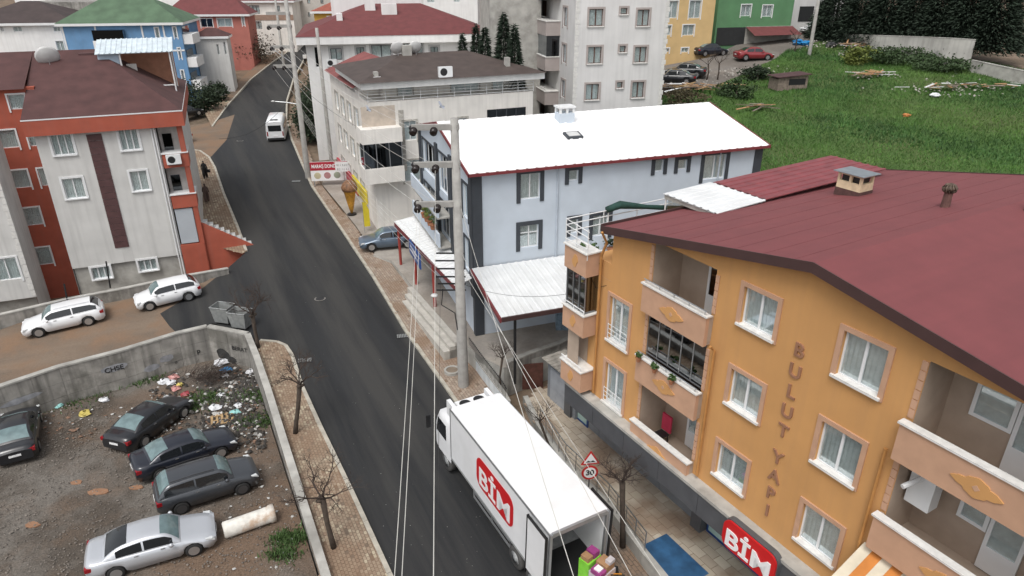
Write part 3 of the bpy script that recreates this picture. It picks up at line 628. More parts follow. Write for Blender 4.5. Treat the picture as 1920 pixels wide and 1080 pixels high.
# roof terrace: rail, pots with plants, folded awning, white + red canopy
tr = empty('terrace_rail', O.o + Vector((0, 0, 10.35)), O.phi, 'white tube railing round the roof terrace with potted plants', 'railing'); b = MB()
for z in (.45, .75, 1.0): b.tube([(.6, -.68, z - .1), (-.95, -.68, z), (-.95, 6.5, z)], .024, 6)
for p in ((-.95, -.68), (-.2, -.68), (.55, -.68), (-.95, 1.2), (-.95, 3), (-.95, 5), (-.95, 6.5)): b.tube([(*p, -.3), (*p, 1.0)], .022, 6)
b.build('tubes', M_PVC, tr)
MLEAF = mat('leaf_green', (.06, .11, .03), .7, .5, 9); MLEAFD = mat('leaf_dark', (.022, .04, .018), .75, .5, 6); MLEAFY = mat('leaf_yellowgreen', (.13, .16, .03), .7, .4, 7); M_POT = mat('terracotta', (.33, .14, .07), .8, .15, 6)
def leaves(n, cx, cy, cz, rx, ry, rz_, size, fill=.55, hollow=.25):
    """leaf quads spread in an uneven ellipsoid shell made of clumps"""
    mb = MB(); cl = []
    for _ in range(max(5, int(n / 60))):
        t = random.uniform(0, 6.283); u = random.uniform(-1, 1); r = random.uniform(hollow, 1) ** .5; s = math.sqrt(1 - u * u)
        cl.append((cx + rx * r * s * math.cos(t), cy + ry * r * s * math.sin(t), cz + rz_ * r * u, random.uniform(.12, .3)))
    for _ in range(n):
        c = random.choice(cl); q = c[3]; p = Vector((c[0] + random.gauss(0, rx * q), c[1] + random.gauss(0, ry * q), c[2] + random.gauss(0, rz_ * q)))
        a = Vector((random.gauss(0, 1), random.gauss(0, 1), random.gauss(0, .6))).normalized() * size * random.uniform(.5, 1.2); w = a.cross(Vector((random.gauss(0, 1), random.gauss(0, 1), random.gauss(0, 1)))).normalized() * a.length * .5
        mb.face([p - a, p + w, p + a, p - w])
    return mb
def pot_plant(loc, label, h=.5, m=None, s=1.0, group='potted plants on the roof terrace'):
    e = empty('potted_plant', loc, random.uniform(0, 6), label, 'plant', group); MB().lathe([(.11 * s, 0), (.16 * s, .26 * s), (.18 * s, .26 * s), (.18 * s, .3 * s), (.13 * s, .3 * s)], 12).build('pot', M_POT, e)
    leaves(150, 0, 0, .3 * s + h * .5, .22 * s, .22 * s, h * .5, .07).build('foliage', m or MLEAF, e); return e
for q, (x, y, h, m_, lab) in enumerate(((-.7, -.3, .5, MLEAFY, 'tall yellow-green potted plant at the terrace corner'), (-.25, -.35, .7, MLEAF, 'bushy potted plant second from the terrace corner'), (.15, -.3, .45, MLEAFD, 'dark leaved potted plant by the roof edge'), (.5, .25, .35, MLEAF, 'small potted plant against the maroon roof'), (-.6, .5, .6, MLEAF, 'potted plant behind the yellow-green one'), (-.75, 1.6, .4, MLEAFD, 'potted plant beside the third terrace post'), (-.6, 3.0, .35, MLEAF, 'low potted plant under the folded awning'))):
    pot_plant(O.o + O.ex * x + O.ey * y + Vector((0, 0, 9.3)), lab, h, m_, 1.3)
aw = empty('folded_awning', O.o + O.ex * -.9 + O.ey * 1.4 + Vector((0, 0, 9.3)), O.phi, 'rolled dark green awning on poles over the roof terrace', 'awning'); b = MB()
b.tube([(0, -.1, 2.1), (.1, .5, 2.25), (.3, 1.8, 2.0), (.6, 3.4, 1.75), (.7, 4.6, 1.7)], [.14, .18, .1, .12, .16], 8); b.build('cloth', mat('awning_green', (.012, .045, .035), .8, .3, 5), aw, True)
b = MB(); b.tube([(0, 0, 0), (0, 0, 2.1)], .03, 6); b.tube([(.7, 4.6, 0), (.7, 4.6, 1.75)], .03, 6); b.build('poles', M_PVC, aw)
cn = empty('terrace_canopy', O.o + O.ex * -.1 + O.ey * 3.6 + Vector((0, 0, 9.3)), O.phi, 'white and red ribbed sheet canopy along the terrace side of the maroon roof', 'canopy'); cf = Frame(O.o, -59.5, cn)
M_WSHEET = mat('white_sheet', (.66, .67, .67), .5, .08, 1.0, dirt=(.55, .55, .54), dirtamt=.4); MRSH = mat('red_sheet', (.2, .045, .05), .5, .2, 2)
corr(cf, 0, 3.05, 0, 2.66, 2.7, 2.76, M_WSHEET, 'white_sheet', .38, .03); corr(cf, .1, 3.0, 2.75, 2.77, 10.6, 2.95, MRSH, 'red_sheet', .38, .03)
b = MB(); b.box(2.9, 3.02, .05, 6.8, 2.35, 2.62); b.build('edge_beam', M_BLACK, cn); MB().box(0.05, 2.85, .05, .13, 2.45, 2.63).build('front_beam', M_CONCL, cn)
for x, y in ((.1, .1), (.1, 2.7), (.1, 6), (.1, 9)): MB().tube([(x, y, 0), (x, y, 2.68)], .035, 6).build('post', M_PVC, cn)
MB().box(.12, .15, .2, 2.7, 0.05, 2.6).build('glass_screen', M_GLASS, cn)
# pipes
for (pts, nm) in (([(1.15, -.5, 11.4), (1.1, -.2, 10.9), (.75, -.15, 10.2), (.72, -.14, 3.8)], 'gutter pipe bending round the left end of the orange wall'), ([(6.95, -.3, 9.2), (6.98, -.12, 9.0), (6.98, -.12, 3.8)], 'orange drain pipe right of the glazed balcony'), ([(13.1, -.12, 9.1), (13.1, -.12, 3.8)], 'orange drain pipe left of the right balconies')):
    tag(MB(Matrix.Translation(O.o) @ Matrix.Rotation(O.phi, 4, 'Z')).tube(pts, .055, 8).build('drain_pipe', M_PIPE_O), nm, 'pipe', 'drain pipes on the orange block')
# street level: slab with grey fascia panels, recessed shop front
MFG = mat('fascia_grey', (.085, .088, .095), .5, .12, 2); MSG = mat('shop_panel_grey', (.2, .215, .235), .55, .1, 1.5, dirt=(.5, .5, .48), dirtamt=.0)
O.mb().box(-.9, OW, -.52, .0, 3.5, 3.62).build('slab', M_CONCL, O.root)
for q in range(10):
    x = -.9 + 2.1 * q; O.mb().box(x + .01, x + 2.09, -.48, -.4, 2.55, 3.497).build('fascia_panel', MFG, O.root)
O.mb().box(-.9, OW, -.39, 2.3, 2.6, 2.75).build('shop_ceiling', mat('soffit_grey', (.25, .25, .25), .8), O.root)
sf = O.side(0, 2.0, 0); sf.root = O.root
for q in range(4): x = -3.6 + 2.25 * q; sf.mb().box(x + .012, x + 2.238, 0, .1, -1.6, 2.6).build('shop_panel', MSG, O.root)
for x in (-3.9, 5.45, 11.0, 16.5): sf.mb().box(x, x + .55, -.35, .15, -1.6, 2.6).build('pillar', MFG, O.root)
M_BLUEF = mat('shop_blue', (.012, .05, .19), .4); M_SHOPG = mat('frosted_shop_glass', (.36, .5, .47), .25, .06, .8, spec=.8)
for q in range(5):
    x = 6.05 + 1.3 * q; fr = sf.mb(); fr.box(x, x + .07, 0, .08, -1.6, 2.6); fr.box(x + .07, x + 1.3, 0, .08, -.75, -.6); fr.box(x + .07, x + 1.3, 0, .08, .4, .47); fr.box(x + .07, x + 1.3, 0, .08, 1.6, 1.67); w = fr.build('shop_window', M_BLUEF, O.root)
    for (z0, z1) in ((-.6, .4), (.47, 1.6), (1.67, 2.6)): sf.mb().box(x + .07, x + 1.3, .03, .05, z0, z1).build('pane', M_SHOPG, w)
b = sf.mb(); b.box(-3.3, -3.2, -.06, -.005, -.7, 1.1); b.box(-2.3, -2.2, -.06, -.005, -.7, 1.1); b.box(-3.2, -2.3, -.06, -.005, 1.0, 1.1); b.box(-3.2, -2.3, -.06, -.005, -.7, -.6); w = b.build('shop_window', M_BLUEF, O.root); sf.mb().box(-3.2, -2.3, -.04, -.02, -.6, 1.0).build('pane', M_SHOPG, w)
M_RED = mat('sign_red', (.55, .012, .016), .35, .04); M_WH = mat('sign_white', (.8, .8, .8), .4, .02)
def rrect(w, h, r, n=6):
    o = []
    for cx, cy, a0 in ((w / 2 - r, h / 2 - r, 0), (-w / 2 + r, h / 2 - r, 90), (-w / 2 + r, -h / 2 + r, 180), (w / 2 - r, -h / 2 + r, 270)):
        for k in range(n + 1): a = R(a0 + 90 * k / n); o.append((cx + r * math.cos(a), cy + r * math.sin(a)))
    return o
def bim_logo(parent, M, w, h, sk=0.0):
    """letter plate: heavy B, dotted I, M in white on a red rounded plate, in the plane x-z facing -y"""
    Mx = M @ Matrix.Rotation(R(90), 4, 'X')
    pl = MB(Mx); pl.prism([(x + sk * y, y) for x, y in rrect(w, h, h * .28)], 0, .06); plate = pl.build('logo_plate', M_RED, parent)
    v, f_ = text_mb('B\u0130M', h * .82, .012, h * .018); xs_ = [p[0] for p in v]; ww = max(xs_) - min(xs_); ys_ = [p[1] for p in v]; yc = (max(ys_) + min(ys_)) / 2; sc = w * .84 / ww; mb = MB(Mx)
    for p in v: mb.pt((p[0] * sc + sk * p[1], (p[1] - yc) * min(1.0, h * .8 / (max(ys_) - min(ys_))), .075 + p[2]))
    mb.f = f_; mb.build('logo_letters', M_WH, parent)
x0, x1, z0, z1 = O.rect((1366, 965), (1456, 1062), -.62)
sg = empty('shop_sign', O.o + O.ex * ((x0 + x1) / 2) + O.ey * -.62 + Vector((0, 0, 3.15)), O.phi, 'red rounded supermarket sign with white letters above the shop windows', 'sign')
bim_logo(sg, Matrix.Translation((0, -.05, 0)), 2.2, 1.15); b = MB(); b.prism([(x, z) for x, z in rrect(2.26, 1.21, .33)], -.04, .18, 'y'); b.build('case', MFG, sg)
# ---------------------------------------------------------------- pale blue house (long side to the camera)
M_PB = mat('pale_blue_plaster', (.53, .59, .655), .85, .06, .8, .12, 45); M_CH = mat('charcoal_trim', (.045, .052, .062), .6, .1); M_WROOF = mat('white_roof', (.86, .86, .855), .55, .03, .6)
M_RTRIM = mat('red_trim', (.19, .035, .04), .5, .1)
BL = building('pale_blue_house', (-2.11, 36.07, 0), 19.9, 'pale blue two storey house over a shop with white metal roof'); BW, BD, BE = 18.65, 12.6, 10.62
RZ = 12.0
for tl, br, kw in (((976, 327), (1012, 371), {}), ((1067, 320), (1084, 338), dict(panes=1)), ((1229, 300), (1243, 321), dict(panes=1)), ((1272, 300), (1287, 317), dict(panes=1)), ((1322, 292), (1357, 333), {}),
                   ((975, 424), (1009, 461), dict(transom=.65)), ((1070, 412), (1083, 436), dict(panes=1)), ((1112, 405), (1139, 440), {})):
    pxwin(BL, tl, br, trim=M_CH, trimw=.24, **kw)
BL.wall(0, BW, -1, BE, M_PB)
b = shell(BL, BW, BD, -1, BE, M_PB); b.face([(BW, 0, -1), (BW, BD, -1), (BW, BD, BE), (BW, 0, BE)]); b.face([(BW, 0, BE), (BW, BD, BE), (BW, BD / 2, RZ)]); b.build('wall', M_PB, BL.root)
corr(BL, -.3, BW + .25, -.35, BE + .02, BD / 2, RZ + .12, M_WROOF, 'roof', .56, .05); corr(BL, -.3, BW + .25, BD + .35, BE + .02, BD / 2, RZ + .12, M_WROOF, 'roof', .56, .05)
b = BL.mb(); b.box(-.32, BW + .27, -.42, -.36, BE - .12, BE + .04)
for x in (-.36, BW + .26):
    for (y0, z0, y1, z1) in ((-.4, BE, BD / 2, RZ + .1), (BD / 2, RZ + .1, BD + .4, BE)):
        i = len(b.v)
        for xx in (x, x + .06):
            for y, z in ((y0, z0 - .14), (y1, z1 - .14), (y1, z1 + .06), (y0, z0 + .06)): b.pt((xx, y, z))
        b.f += [[i, i + 1, i + 2, i + 3], [i + 4, i + 7, i + 6, i + 5], [i + 3, i + 2, i + 6, i + 7], [i, i + 4, i + 5, i + 1]]
b.build('roof_edge', M_RTRIM, BL.root)
for x in (-.06, BW - .5): BL.mb().box(x, x + .56, -.06, .3, -1, BE - .15).build('corner_pilaster', M_CH, BL.root)
for x in (4.95, 15.6): tag(MB(Matrix.Translation(BL.o) @ Matrix.Rotation(BL.phi, 4, 'Z')).tube([(x, -.08, BE - .1), (x, -.08, 4.2)], .05, 8).build('downpipe', mat('downpipe_blue', (.42, .47, .53), .5)), {4.95: 'pale downpipe between the windows of the pale blue wall', 15.6: 'pale downpipe near the right end of the pale blue wall'}[x], 'pipe')
e = empty('chimney', BL.o + BL.ex * 7.6 + BL.ey * 5.2 + Vector((0, 0, 11.5)), BL.phi, 'pale blue chimney with open top on the white roof', 'chimney')
MB().box(-.5, .5, -.4, .4, -.2, .9).build('stack', M_PB, e); MB().box(-.6, .6, -.5, .5, -.25, .25).build('flashing', M_RTRIM, e)
b = MB(); [b.box(x, x + .14, y, y + .14, .9, 1.2) for x in (-.5, -.07, .36) for y in (-.4, .26)]; b.box(-.56, .56, -.46, .46, 1.2, 1.3); b.build('cap', M_PVC, e)
e = empty('skylight', BL.o + BL.ex * 7.2 + BL.ey * 3.0 + Vector((0, 0, BE + (RZ - BE) * 3.35 / 6.65 + .13)), BL.phi, 'small roof hatch with dark frame on the white roof', 'skylight'); e.rotation_euler.x = R(12)
MB().box(-.5, .5, -.4, .4, -.1, .08).build('frame', M_CH, e); MB().box(-.36, .36, -.27, .27, .08, .11).build('pane', M_DISH, e)
# road side of the house
rf = BL.side(0, BD, -90); M_LACE = mat('dark_interior', (.02, .021, .022), .6)
for (a, c, z0, z1) in ((.9, 4.2, 7.9, 10.0), (5.2, 7.4, 7.7, 10.1), (8.7, 9.6, 7.7, 9.6), (10.6, 11.6, 7.6, 9.6), (10.7, 11.6, 4.4, 6.4), (8.6, 9.6, 4.7, 6.5), (.9, 4.4, 4.8, 7.0), (5.2, 7.6, 4.8, 7.0)): window(rf, a, c, z0, z1, panes=3 if c - a > 2 else 1, trim=M_CH, trimw=.14, gl=M_DARKGL if c - a > 2 else None, curtain=c - a < 2)
rf.wall(0, BD, -1, BE, M_PB); b = rf.mb(); b.face([(0, 0, BE), (BD, 0, BE), (BD / 2, 0, RZ)]); b.build('gable', M_PB, BL.root)
for x in (0, 4.55, 7.9, 12.1): rf.mb().box(x, x + .5, -.12, -.004, 3.2, BE - .1).build('pilaster', M_CH, BL.root)
for (a, c, z) in ((.5, 7.9, 7.55), (.5, 7.9, 5.6)):
    pr = rf.mb().box(a, c, -.9, -.78, z - .9, z).build('balcony_parapet', M_PB, BL.root); rf.mb().box(a, c, -.9, .0, z - 1.0, z - .9).build('balcony_floor', M_CONCL, BL.root)
for q in range(4):
    x = 4.6 + q * .8; pot_plant(rf.o + rf.ex * x + rf.ey * -1.0 + Vector((0, 0, 5.62)), ['flowering pot nearest the utility pole on the lower balcony', 'second flower pot on the lower balcony of the blue house', 'third flower pot on the lower balcony of the blue house', 'flower pot farthest along the lower balcony of the blue house'][3 - q], .55, MLEAF if q % 2 else MLEAFY, 1.2, 'flower pots on the blue house balcony')
# canopies of the shop
ca = empty('shop_canopy', rf.o, rf.phi, 'white ribbed lean-to canopy on red posts along the road side of the blue house', 'canopy'); cfa = Frame(rf.o, math.degrees(rf.phi), ca)
corr(cfa, .2, 12.4, -2.25, 4.05, -.13, 4.4, M_WSHEET, 'sheet', .42, .04, y0b=-1.1)
b = cfa.mb()
for k, (xa_, xb_) in enumerate(((.2, 12.4),)):
    i_ = len(b.v)
    for z in (3.7, 4.02):
        for x, y in ((xa_, -2.24), (xb_, -1.1), (xb_, -1.0), (xa_, -2.14)): b.pt((x, y, z))
    b.f += [[i_ + q for q in f_] for f_ in ((3, 2, 1, 0), (4, 5, 6, 7), (0, 1, 5, 4), (1, 2, 6, 5), (2, 3, 7, 6), (3, 0, 4, 7))]
b.build('beam', M_RTRIM, ca)
M_RPOST = mat('red_post', (.3, .045, .035), .5, .15)
for x, y in ((.4, -2.0), (4.2, -1.7), (8.0, -1.35), (12.1, -.95)): cfa.mb().tube([(x, y, .4), (x, y, 4.0)], .1, 8).build('post', M_RPOST, ca)
cb = empty('side_canopy', BL.o, BL.phi, 'white sheet canopy over the shop yard between the blue and orange buildings', 'canopy'); cfb = Frame(BL.o, 19.9, cb)
corr(cfb, -.2, 8.0, -5.2, 4.5, -.1, 5.15, M_WSHEET, 'sheet', .45, .03); cfb.mb().box(-.2, 8.0, -5.3, -5.2, 4.28, 4.52).build('beam', MRFD, cb)
for x in (.6, 7.6): cfb.mb().tube([(x, -5.0, .3), (x, -5.0, 4.4)], .08, 8).build('post', M_BLACK, cb)
b = cfb.mb(); b.prism([(-5.2, 4.2), (-.1, 4.85), (-.1, 5.1), (-5.2, 4.45)], -.28, -.2, 'x'); b.build('edge', M_RTRIM, cb)
# ---------------------------------------------------------------- cream house with roof terrace
M_CREAM = mat('cream_render', (.76, .73, .68), .88, .09, .7, .12, 40, streak=.18); M_BROWNR = mat('brown_corrugated', (.065, .048, .042), .75, .2, 1.2); M_STONE = mat('corner_stone', (.4, .38, .34), .85, .25, 6, .3, 20)
p = at_y(692, 215, 53); CR = building('cream_house', (p.x, p.y, 0), 23, 'cream three storey house with railed roof terrace and brown hip roof'); CW, CD = 13.6, 17.0
zpar = CR.px(700, 192)[1]; zev = CR.px(700, 153)[1]
for tl, br in (((757, 228), (782, 262)), ((860, 222), (876, 250)), ((757, 302), (790, 338))): pxwin(CR, tl, br, trim=M_STONE, trimw=.14, panes=2, transom=.7)
x0, x1, z0, z1 = CR.rect((913, 206), (985, 242)); window(CR, x0, CW - .6, z0 - 1.3, z1, panes=4, gl=M_DARKGL, curtain=False, frame=M_CH)
zb0 = CR.px(692, 372)[1]
CR.wall(0, CW, -1, zpar, M_CREAM); b = shell(CR, CW, CD, -1, zpar, M_CREAM); b.face([(CW, 0, -1), (CW, CD, -1), (CW, CD, zpar), (CW, 0, zpar)]); b.build('wall', M_CREAM, CR.root)
CL = CR.side(0, CD, -90)
for q in range(4):
    for lv in range(3):
        x = 2.2 + q * 3.0; z = zpar - 2.9 - lv * 3.05; window(CL, x, x + 1.5, z, z + 1.6, trim=M_STONE, trimw=.15, panes=2, transom=.7)
CL.wall(0, CD, -1, zpar, M_CREAM)
# corner bay
bz = zpar - 2.9
for (z0, z1, kind) in ((bz - 3.1, bz - 1.9, 'p'), (bz - 1.9, bz - .0, 'g'), (bz - .0, bz + 1.1, 'p')):
    if kind == 'p': CR.mb().box(-.9, 2.2, -1.0, .6, z0, z1).build('bay_parapet', M_CREAM, CR.root)
    else:
        CR.mb().box(-.8, 2.1, -.9, .55, z0, z1).build('bay_window', M_DARKGL, CR.root); b = CR.mb()
        for x in (-.86, .1, 1.1, 2.08): b.box(x, x + .06, -.96, -.9, z0, z1)
        b.build('bay_mullions', M_STEEL, CR.root)
CR.mb().box(-.6, 2.0, -.02, .02, bz + 1.1, bz + 2.6).build('bay_back', mat('bay_beige', (.5, .43, .36), .9), CR.root)
for q in range(7): CR.mb().box(2.25, 2.65, -.05, -.003, bz - 2.6 + q * .7, bz - 2.6 + q * .7 + .6).build('quoin', M_STONE, CR.root)
# terrace rail, penthouse and roof
b = CR.mb()
for z in (.12, .35, .58, .8): b.tube([(-.05, CD * .4, zpar + z), (-.05, -.05, zpar + z), (CW, -.05, zpar + z)], .022, 5)
for q in range(11): x = CW * q / 10; b.tube([(x, -.05, zpar), (x, -.05, zpar + .82)], .025, 5)
b.build('terrace_rail', M_PVC, CR.root)
PH = CR.side(1.6, 1.9, 0)
for (x0, x1) in ((1.2, 2.4), (5.6, 8.0), (9.2, 10.2)): window(PH, x0, x1, zpar + .05, zpar + .95, panes=2, trim=M_STONE, trimw=.1)
PH.wall(0, CW - 1.6, zpar - .1, zev - .45, M_CREAM); b = PH.mb(); b.face([(0, 0, zpar), (0, 8.2, zpar), (0, 8.2, zev - .45), (0, 0, zev - .45)]); b.build('wall', M_CREAM, CR.root)
for q in range(4): x = -.4 + q * 3.6; CR.mb().box(-.02, 1.58, 3 + q * 3.4, 4.7 + q * 3.4, zpar, zpar + .55).build('sunroom_panel', M_GLASS if q % 2 else M_CREAM, CR.root)
CR.mb().box(-.5, CW + .8, -.5, 10.3, zev - .5, zev).build('eaves_fascia', mat('eaves_white', (.7, .7, .68), .7, .06, 1, streak=.12), CR.root)
hip(CR, -.75, CW + .9, -.75, 10.6, zev + .004, 1.35, M_BROWNR, ridge=.3)
for (x, y, r_, s_) in ((4.4, 4.6, 1.3, .75), (.9, .7, .5, .3), (11.8, 1.2, 1.0, .35)):
    e = empty('chimney', CR.o + CR.ex * x + CR.ey * y + Vector((0, 0, zev + (.7 if r_ > 1.2 else .1))), CR.phi, {4.4: 'concrete chimney with two dishes on the brown roof', .9: 'short chimney at the left corner of the brown roof', 11.8: 'tall thin chimney at the right of the brown roof'}[x], 'chimney', 'chimneys on the brown roof')
    MB().box(-s_ / 2, s_ / 2, -.25, .25, -.4, r_).build('stack', M_CONCL, e); MB().box(-s_ / 2 - .12, s_ / 2 + .12, -.4, .4, -.1, -.02 + .2).build('flashing', M_PVC, e)
for q in (-1, 1): dish(CR.o + CR.ex * (4.4 + .75 * q) + CR.ey * 4.5 + Vector((0, 0, zev + 1.2)), .55, 200, 'left white dish on the brown roof chimney' if q < 0 else 'right white dish on the brown roof chimney')
ac_unit(CR, 6.0, zev + .1, -.3, 'air conditioner standing on the eaves of the brown roof', 1.3)
mr_ = CR.mb(); mr_.face([(-.5, 3.2, zpar + .6), (3.4, 3.9, zev + .75), (3.4, 16.6, zev + .4), (-.5, 16.8, zpar + .35)]); mr_.build('red_roof_sheet', mat('red_roof_faded', (.2, .06, .055), .8, .2, 1), CR.root)
# ---------------------------------------------------------------- white house with maroon hip roof behind it
M_WP = mat('white_plaster', (.75, .75, .74), .85, .06, .6, .1, 40, streak=.12); M_MAROON = mat('maroon_tiles', (.135, .035, .035), .8, .14, 1.5, .25, 30); M_GREYT = mat('grey_trim', (.42, .42, .42), .8, .08)
p = at_y(577, 120, 73); WH = building('white_house', (p.x, p.y, 0), 12, 'white house with wide maroon hip roof behind the cream house'); zf0 = WH.px(577, 83)[1]; zf1 = WH.px(577, 68)[1]; WW, WD = 18.6, 15.0
for tl, br in (((619, 91), (642, 112)), ((668, 89), (684, 109)), ((696, 85), (734, 108)), ((757, 82), (793, 112)), ((807, 88), (822, 106))): pxwin(WH, tl, br, frame=M_CH, trim=M_GREYT, trimw=.2, panes=2, gl=None)
x0, x1, z0, z1 = WH.rect((588, 88), (606, 126)); window(WH, x0, x1, z0, z1, frame=M_PVC, gl=M_DARKGL, curtain=False)
WH.wall(0, WW, 0, zf0, M_WP); b = shell(WH, WW, WD, 0, zf0, M_WP); b.face([(WW, 0, 0), (WW, WD, 0), (WW, WD, zf0), (WW, 0, zf0)]); b.build('wall', M_WP, WH.root)
wl_ = WH.side(0, WD, -90); [window(wl_, 2 + 4 * q, 3.6 + 4 * q, z, z + 1.6, frame=M_CH, trim=M_GREYT) for q in range(3) for z in (zf0 - 2.4, zf0 - 5.4)]; wl_.wall(0, WD, 0, zf0, M_WP)
WH.mb().box(-.8, WW + .8, -.8, WD + .8, zf0, zf1).build('eaves', M_WP, WH.root); hip(WH, -.85, WW + .85, -.85, WD + .85, zf1 + .004, 2.6, M_MAROON, ridge=.3)
WH.mb().box(2.6, 12.6, 9.5, 9.8, zf1, zf1 + 3.4).build('roof_parapet', M_WP, WH.root)
for (x, y, w, h) in ((6.2, 5.6, 1.1, 2.4), (7.9, 4.4, 1.6, 1.9), (3.2, 3.0, .6, 1.1)): WH.mb().box(x, x + w, y, y + .8, zf1 + .4, zf1 + .8 + h).build('chimney', M_WP, WH.root)
ac_unit(WH, *(lambda t: (t[0], t[1], -.05))(WH.px(623, 124)), 'air conditioner under the left window of the white house', 1.2)
# ---------------------------------------------------------------- grey apartment block
M_GR = mat('grey_render', (.62, .612, .6), .88, .07, .5, .1, 40, streak=.14); M_MAUVE = mat('mauve_panel', (.36, .315, .295), .85, .08, 1); M_BRF = mat('brown_frame', (.09, .035, .02), .5); M_QUO = mat('quoin_white', (.62, .61, .58), .8, .1, 6)
p = at_y(1077, 100, 60); GA = building('grey_apartment_block', (p.x, p.y, 0), 13, 'tall grey apartment block with brown window frames and corner quoins'); GW, GD = 8.05, 13.0
for tl, br, kw in (((1105, 17), (1130, 49), {}), ((1164, 15), (1176, 27), dict(panes=1)), ((1196, 18), (1216, 49), {}), ((1103, 88), (1127, 119), {}), ((1162, 86), (1173, 98), dict(panes=1)), ((1191, 88), (1211, 117), {}), ((1099, 158), (1122, 187), {}), ((1157, 154), (1167, 165), dict(panes=1)), ((1186, 154), (1206, 183), {})):
    x0, x1, z0, z1 = GA.rect(tl, br); window(GA, x0, x1, z0, z1, frame=M_BRF, trim=M_MAUVE, trimw=.16, sill=M_QUO, **kw)
GZ = 22.5
for q in range(3):
    for tl in ((1105, 17), (1196, 18)):
        x, z = GA.px(*tl); window(GA, x, x + 1.2, z + 2.0 + q * 2.95 - .2, z + 3.4 + q * 2.95 - .2, frame=M_BRF, trim=M_MAUVE, trimw=.16) if z + 3.4 + q * 2.95 < GZ else None
GA.wall(0, GW, 4, GZ, M_GR); b = shell(GA, GW, GD, 4, GZ, M_GR); b.face([(GW, 0, 4), (GW, GD, 4), (GW, GD, GZ), (GW, 0, GZ)]); b.build('wall', M_GR, GA.root)
gl_ = GA.side(0, GD, -90); zw = GA.px(1105, 17)[1]
for q in range(-1, 4): z = zw - 1.5 - 2.95 * q; window(gl_, GD - 3.4, GD - 2.2, z, z + 1.5, frame=M_BRF, trim=M_MAUVE, trimw=.16, panes=1) if z + 1.5 < GZ else None
gl_.wall(0, GD, 4, GZ, M_GR)
for q in range(int((GZ - 5) / .42)):
    for (x, y0, y1) in ((-.03, -.03, .0), (GW - .25, -.03, .0)): GA.mb().box(x, x + .28 + .1 * (q % 2), y0, y1 - .003, 5 + q * .42, 5 + q * .42 + .38).build('quoin', M_QUO, GA.root)
for q in range(-1, 4):
    z = zw - 2.35 - 2.95 * q
    if z > GZ - 1: continue
    pr = gl_.mb().box(2.2, GD - 4.2, -1.3, .0, z, z + 1.15).build('balcony', M_MAUVE, GA.root); gl_.mb().box(2.15, GD - 4.15, -1.35, .0, z + 1.15, z + 1.22).build('coping', M_QUO, pr)
    if q == 1: gl_.mb().box(2.3, GD - 4.3, -1.2, -.05, z + 1.22, z + 2.9).build('balcony_glazing', M_DARKGL, GA.root)
    else:
        gl_.mb().box(3.0, 4.2, -.03, -.003, z + .3, z + 2.6).build('balcony_door', M_BRF, GA.root)
        b = gl_.mb(); [b.tube([(2.3, -1.25, z + 1.2 + h), (GD - 4.3, -1.25, z + 1.2 + h)], .02, 5) for h in (.15, .32)]; b.build('balcony_rail', M_STEEL, GA.root)
# bare concrete flank behind
p = at_y(920, 100, 66); f = building('concrete_flank', (p.x, p.y, 0), 8, 'bare grey concrete side of a building left of the grey apartment block'); f.wall(0, 4.6, 4, 24, M_CONCL); b = shell(f, 4.6, 10, 4, 24, M_CONCL); b.face([(0, 10, 4), (0, 0, 4), (0, 0, 24), (0, 10, 24)]); b.face([(4.6, 0, 4), (4.6, 10, 4), (4.6, 10, 24), (4.6, 0, 24)]); b.build('wall', M_CONCL, f.root)
# ---------------------------------------------------------------- white apartment block on the left, terracotta trim
M_TC = mat('terracotta_paint', (.36, .085, .05), .8, .1, 1.2, streak=.1); M_PLUM = mat('plum_panel', (.085, .04, .04), .6, .2, 3); M_ROOFB = mat('brown_shingle', (.075, .032, .03), .85, .2, 1.0, .2, 40, streak=.0); M_OFFW = mat('offwhite_plaster', (.58, .575, .555), .88, .08, .7, .12, 40, streak=.2)
d = ray(315, 350); k = 49 / d.y; f0 = Frame((d.x * k, d.y * k, 0), 22)
LB = building('white_apartment_block', f0.o + f0.ex * -7.35, 22, 'white apartment block with terracotta eaves, plum strip and brown roof'); LW, LD = 8.9, 14.0; zE = LB.px(200, 244)[1]; zEt = LB.px(200, 215)[1]; zB = LB.px(230, 492)[1]; XB = 7.35
for tl, br, kw in (((92, 254), (142, 289), dict(panes=3)), ((220, 243), (264, 280), dict(panes=3)), ((115, 336), (163, 370), dict(panes=2)), ((242, 322), (282, 356), dict(panes=2)), ((170, 503), (210, 520), dict(panes=3)), ((258, 489), (296, 505), dict(panes=3))):
    pxwin(LB, tl, br, trim=M_PVC, trimw=.14, sill=M_PVC, **kw)
LB.wall(0, XB, zB, zE, M_OFFW); LB.holes = LB.holes[4:]; LB.wall(0, XB, -3, zB, M_CONCL, y=.12) if False else LB.mb().box(.05, XB - .05, .2, .5, -3, zB).build('ground_floor_wall', M_CONCL, LB.root)
b = shell(LB, LW, LD, -3, zE, M_OFFW); b.face([(0, LD, -3), (0, 0, -3), (0, 0, zE), (0, LD, zE)]); b.build('wall', M_OFFW, LB.root)
for q in range(18):   # plum strip of boards
    x0, x1 = LB.px(161, 252)[0], LB.px(190, 252)[0]; zt, zb_ = LB.px(175, 251)[1], LB.px(228, 464)[1]; h = (zt - zb_) / 18
    LB.mb().box(x0, x1, -.05, -.002, zb_ + q * h + .01, zb_ + (q + 1) * h - .01).build('strip_board', M_PLUM, LB.root)
lr = LB.side(LW, 0, 90)
b = lr.mb(); b.face([(0, 0, -3), (LD, 0, -3), (LD, 0, zE), (0, 0, zE)]); b.build('wall', M_OFFW, LB.root)
LB.mb().box(-.4, LW + .4, -.45, LD + .4, zE, zEt - .02).build('eaves_band', M_TC, LB.root)
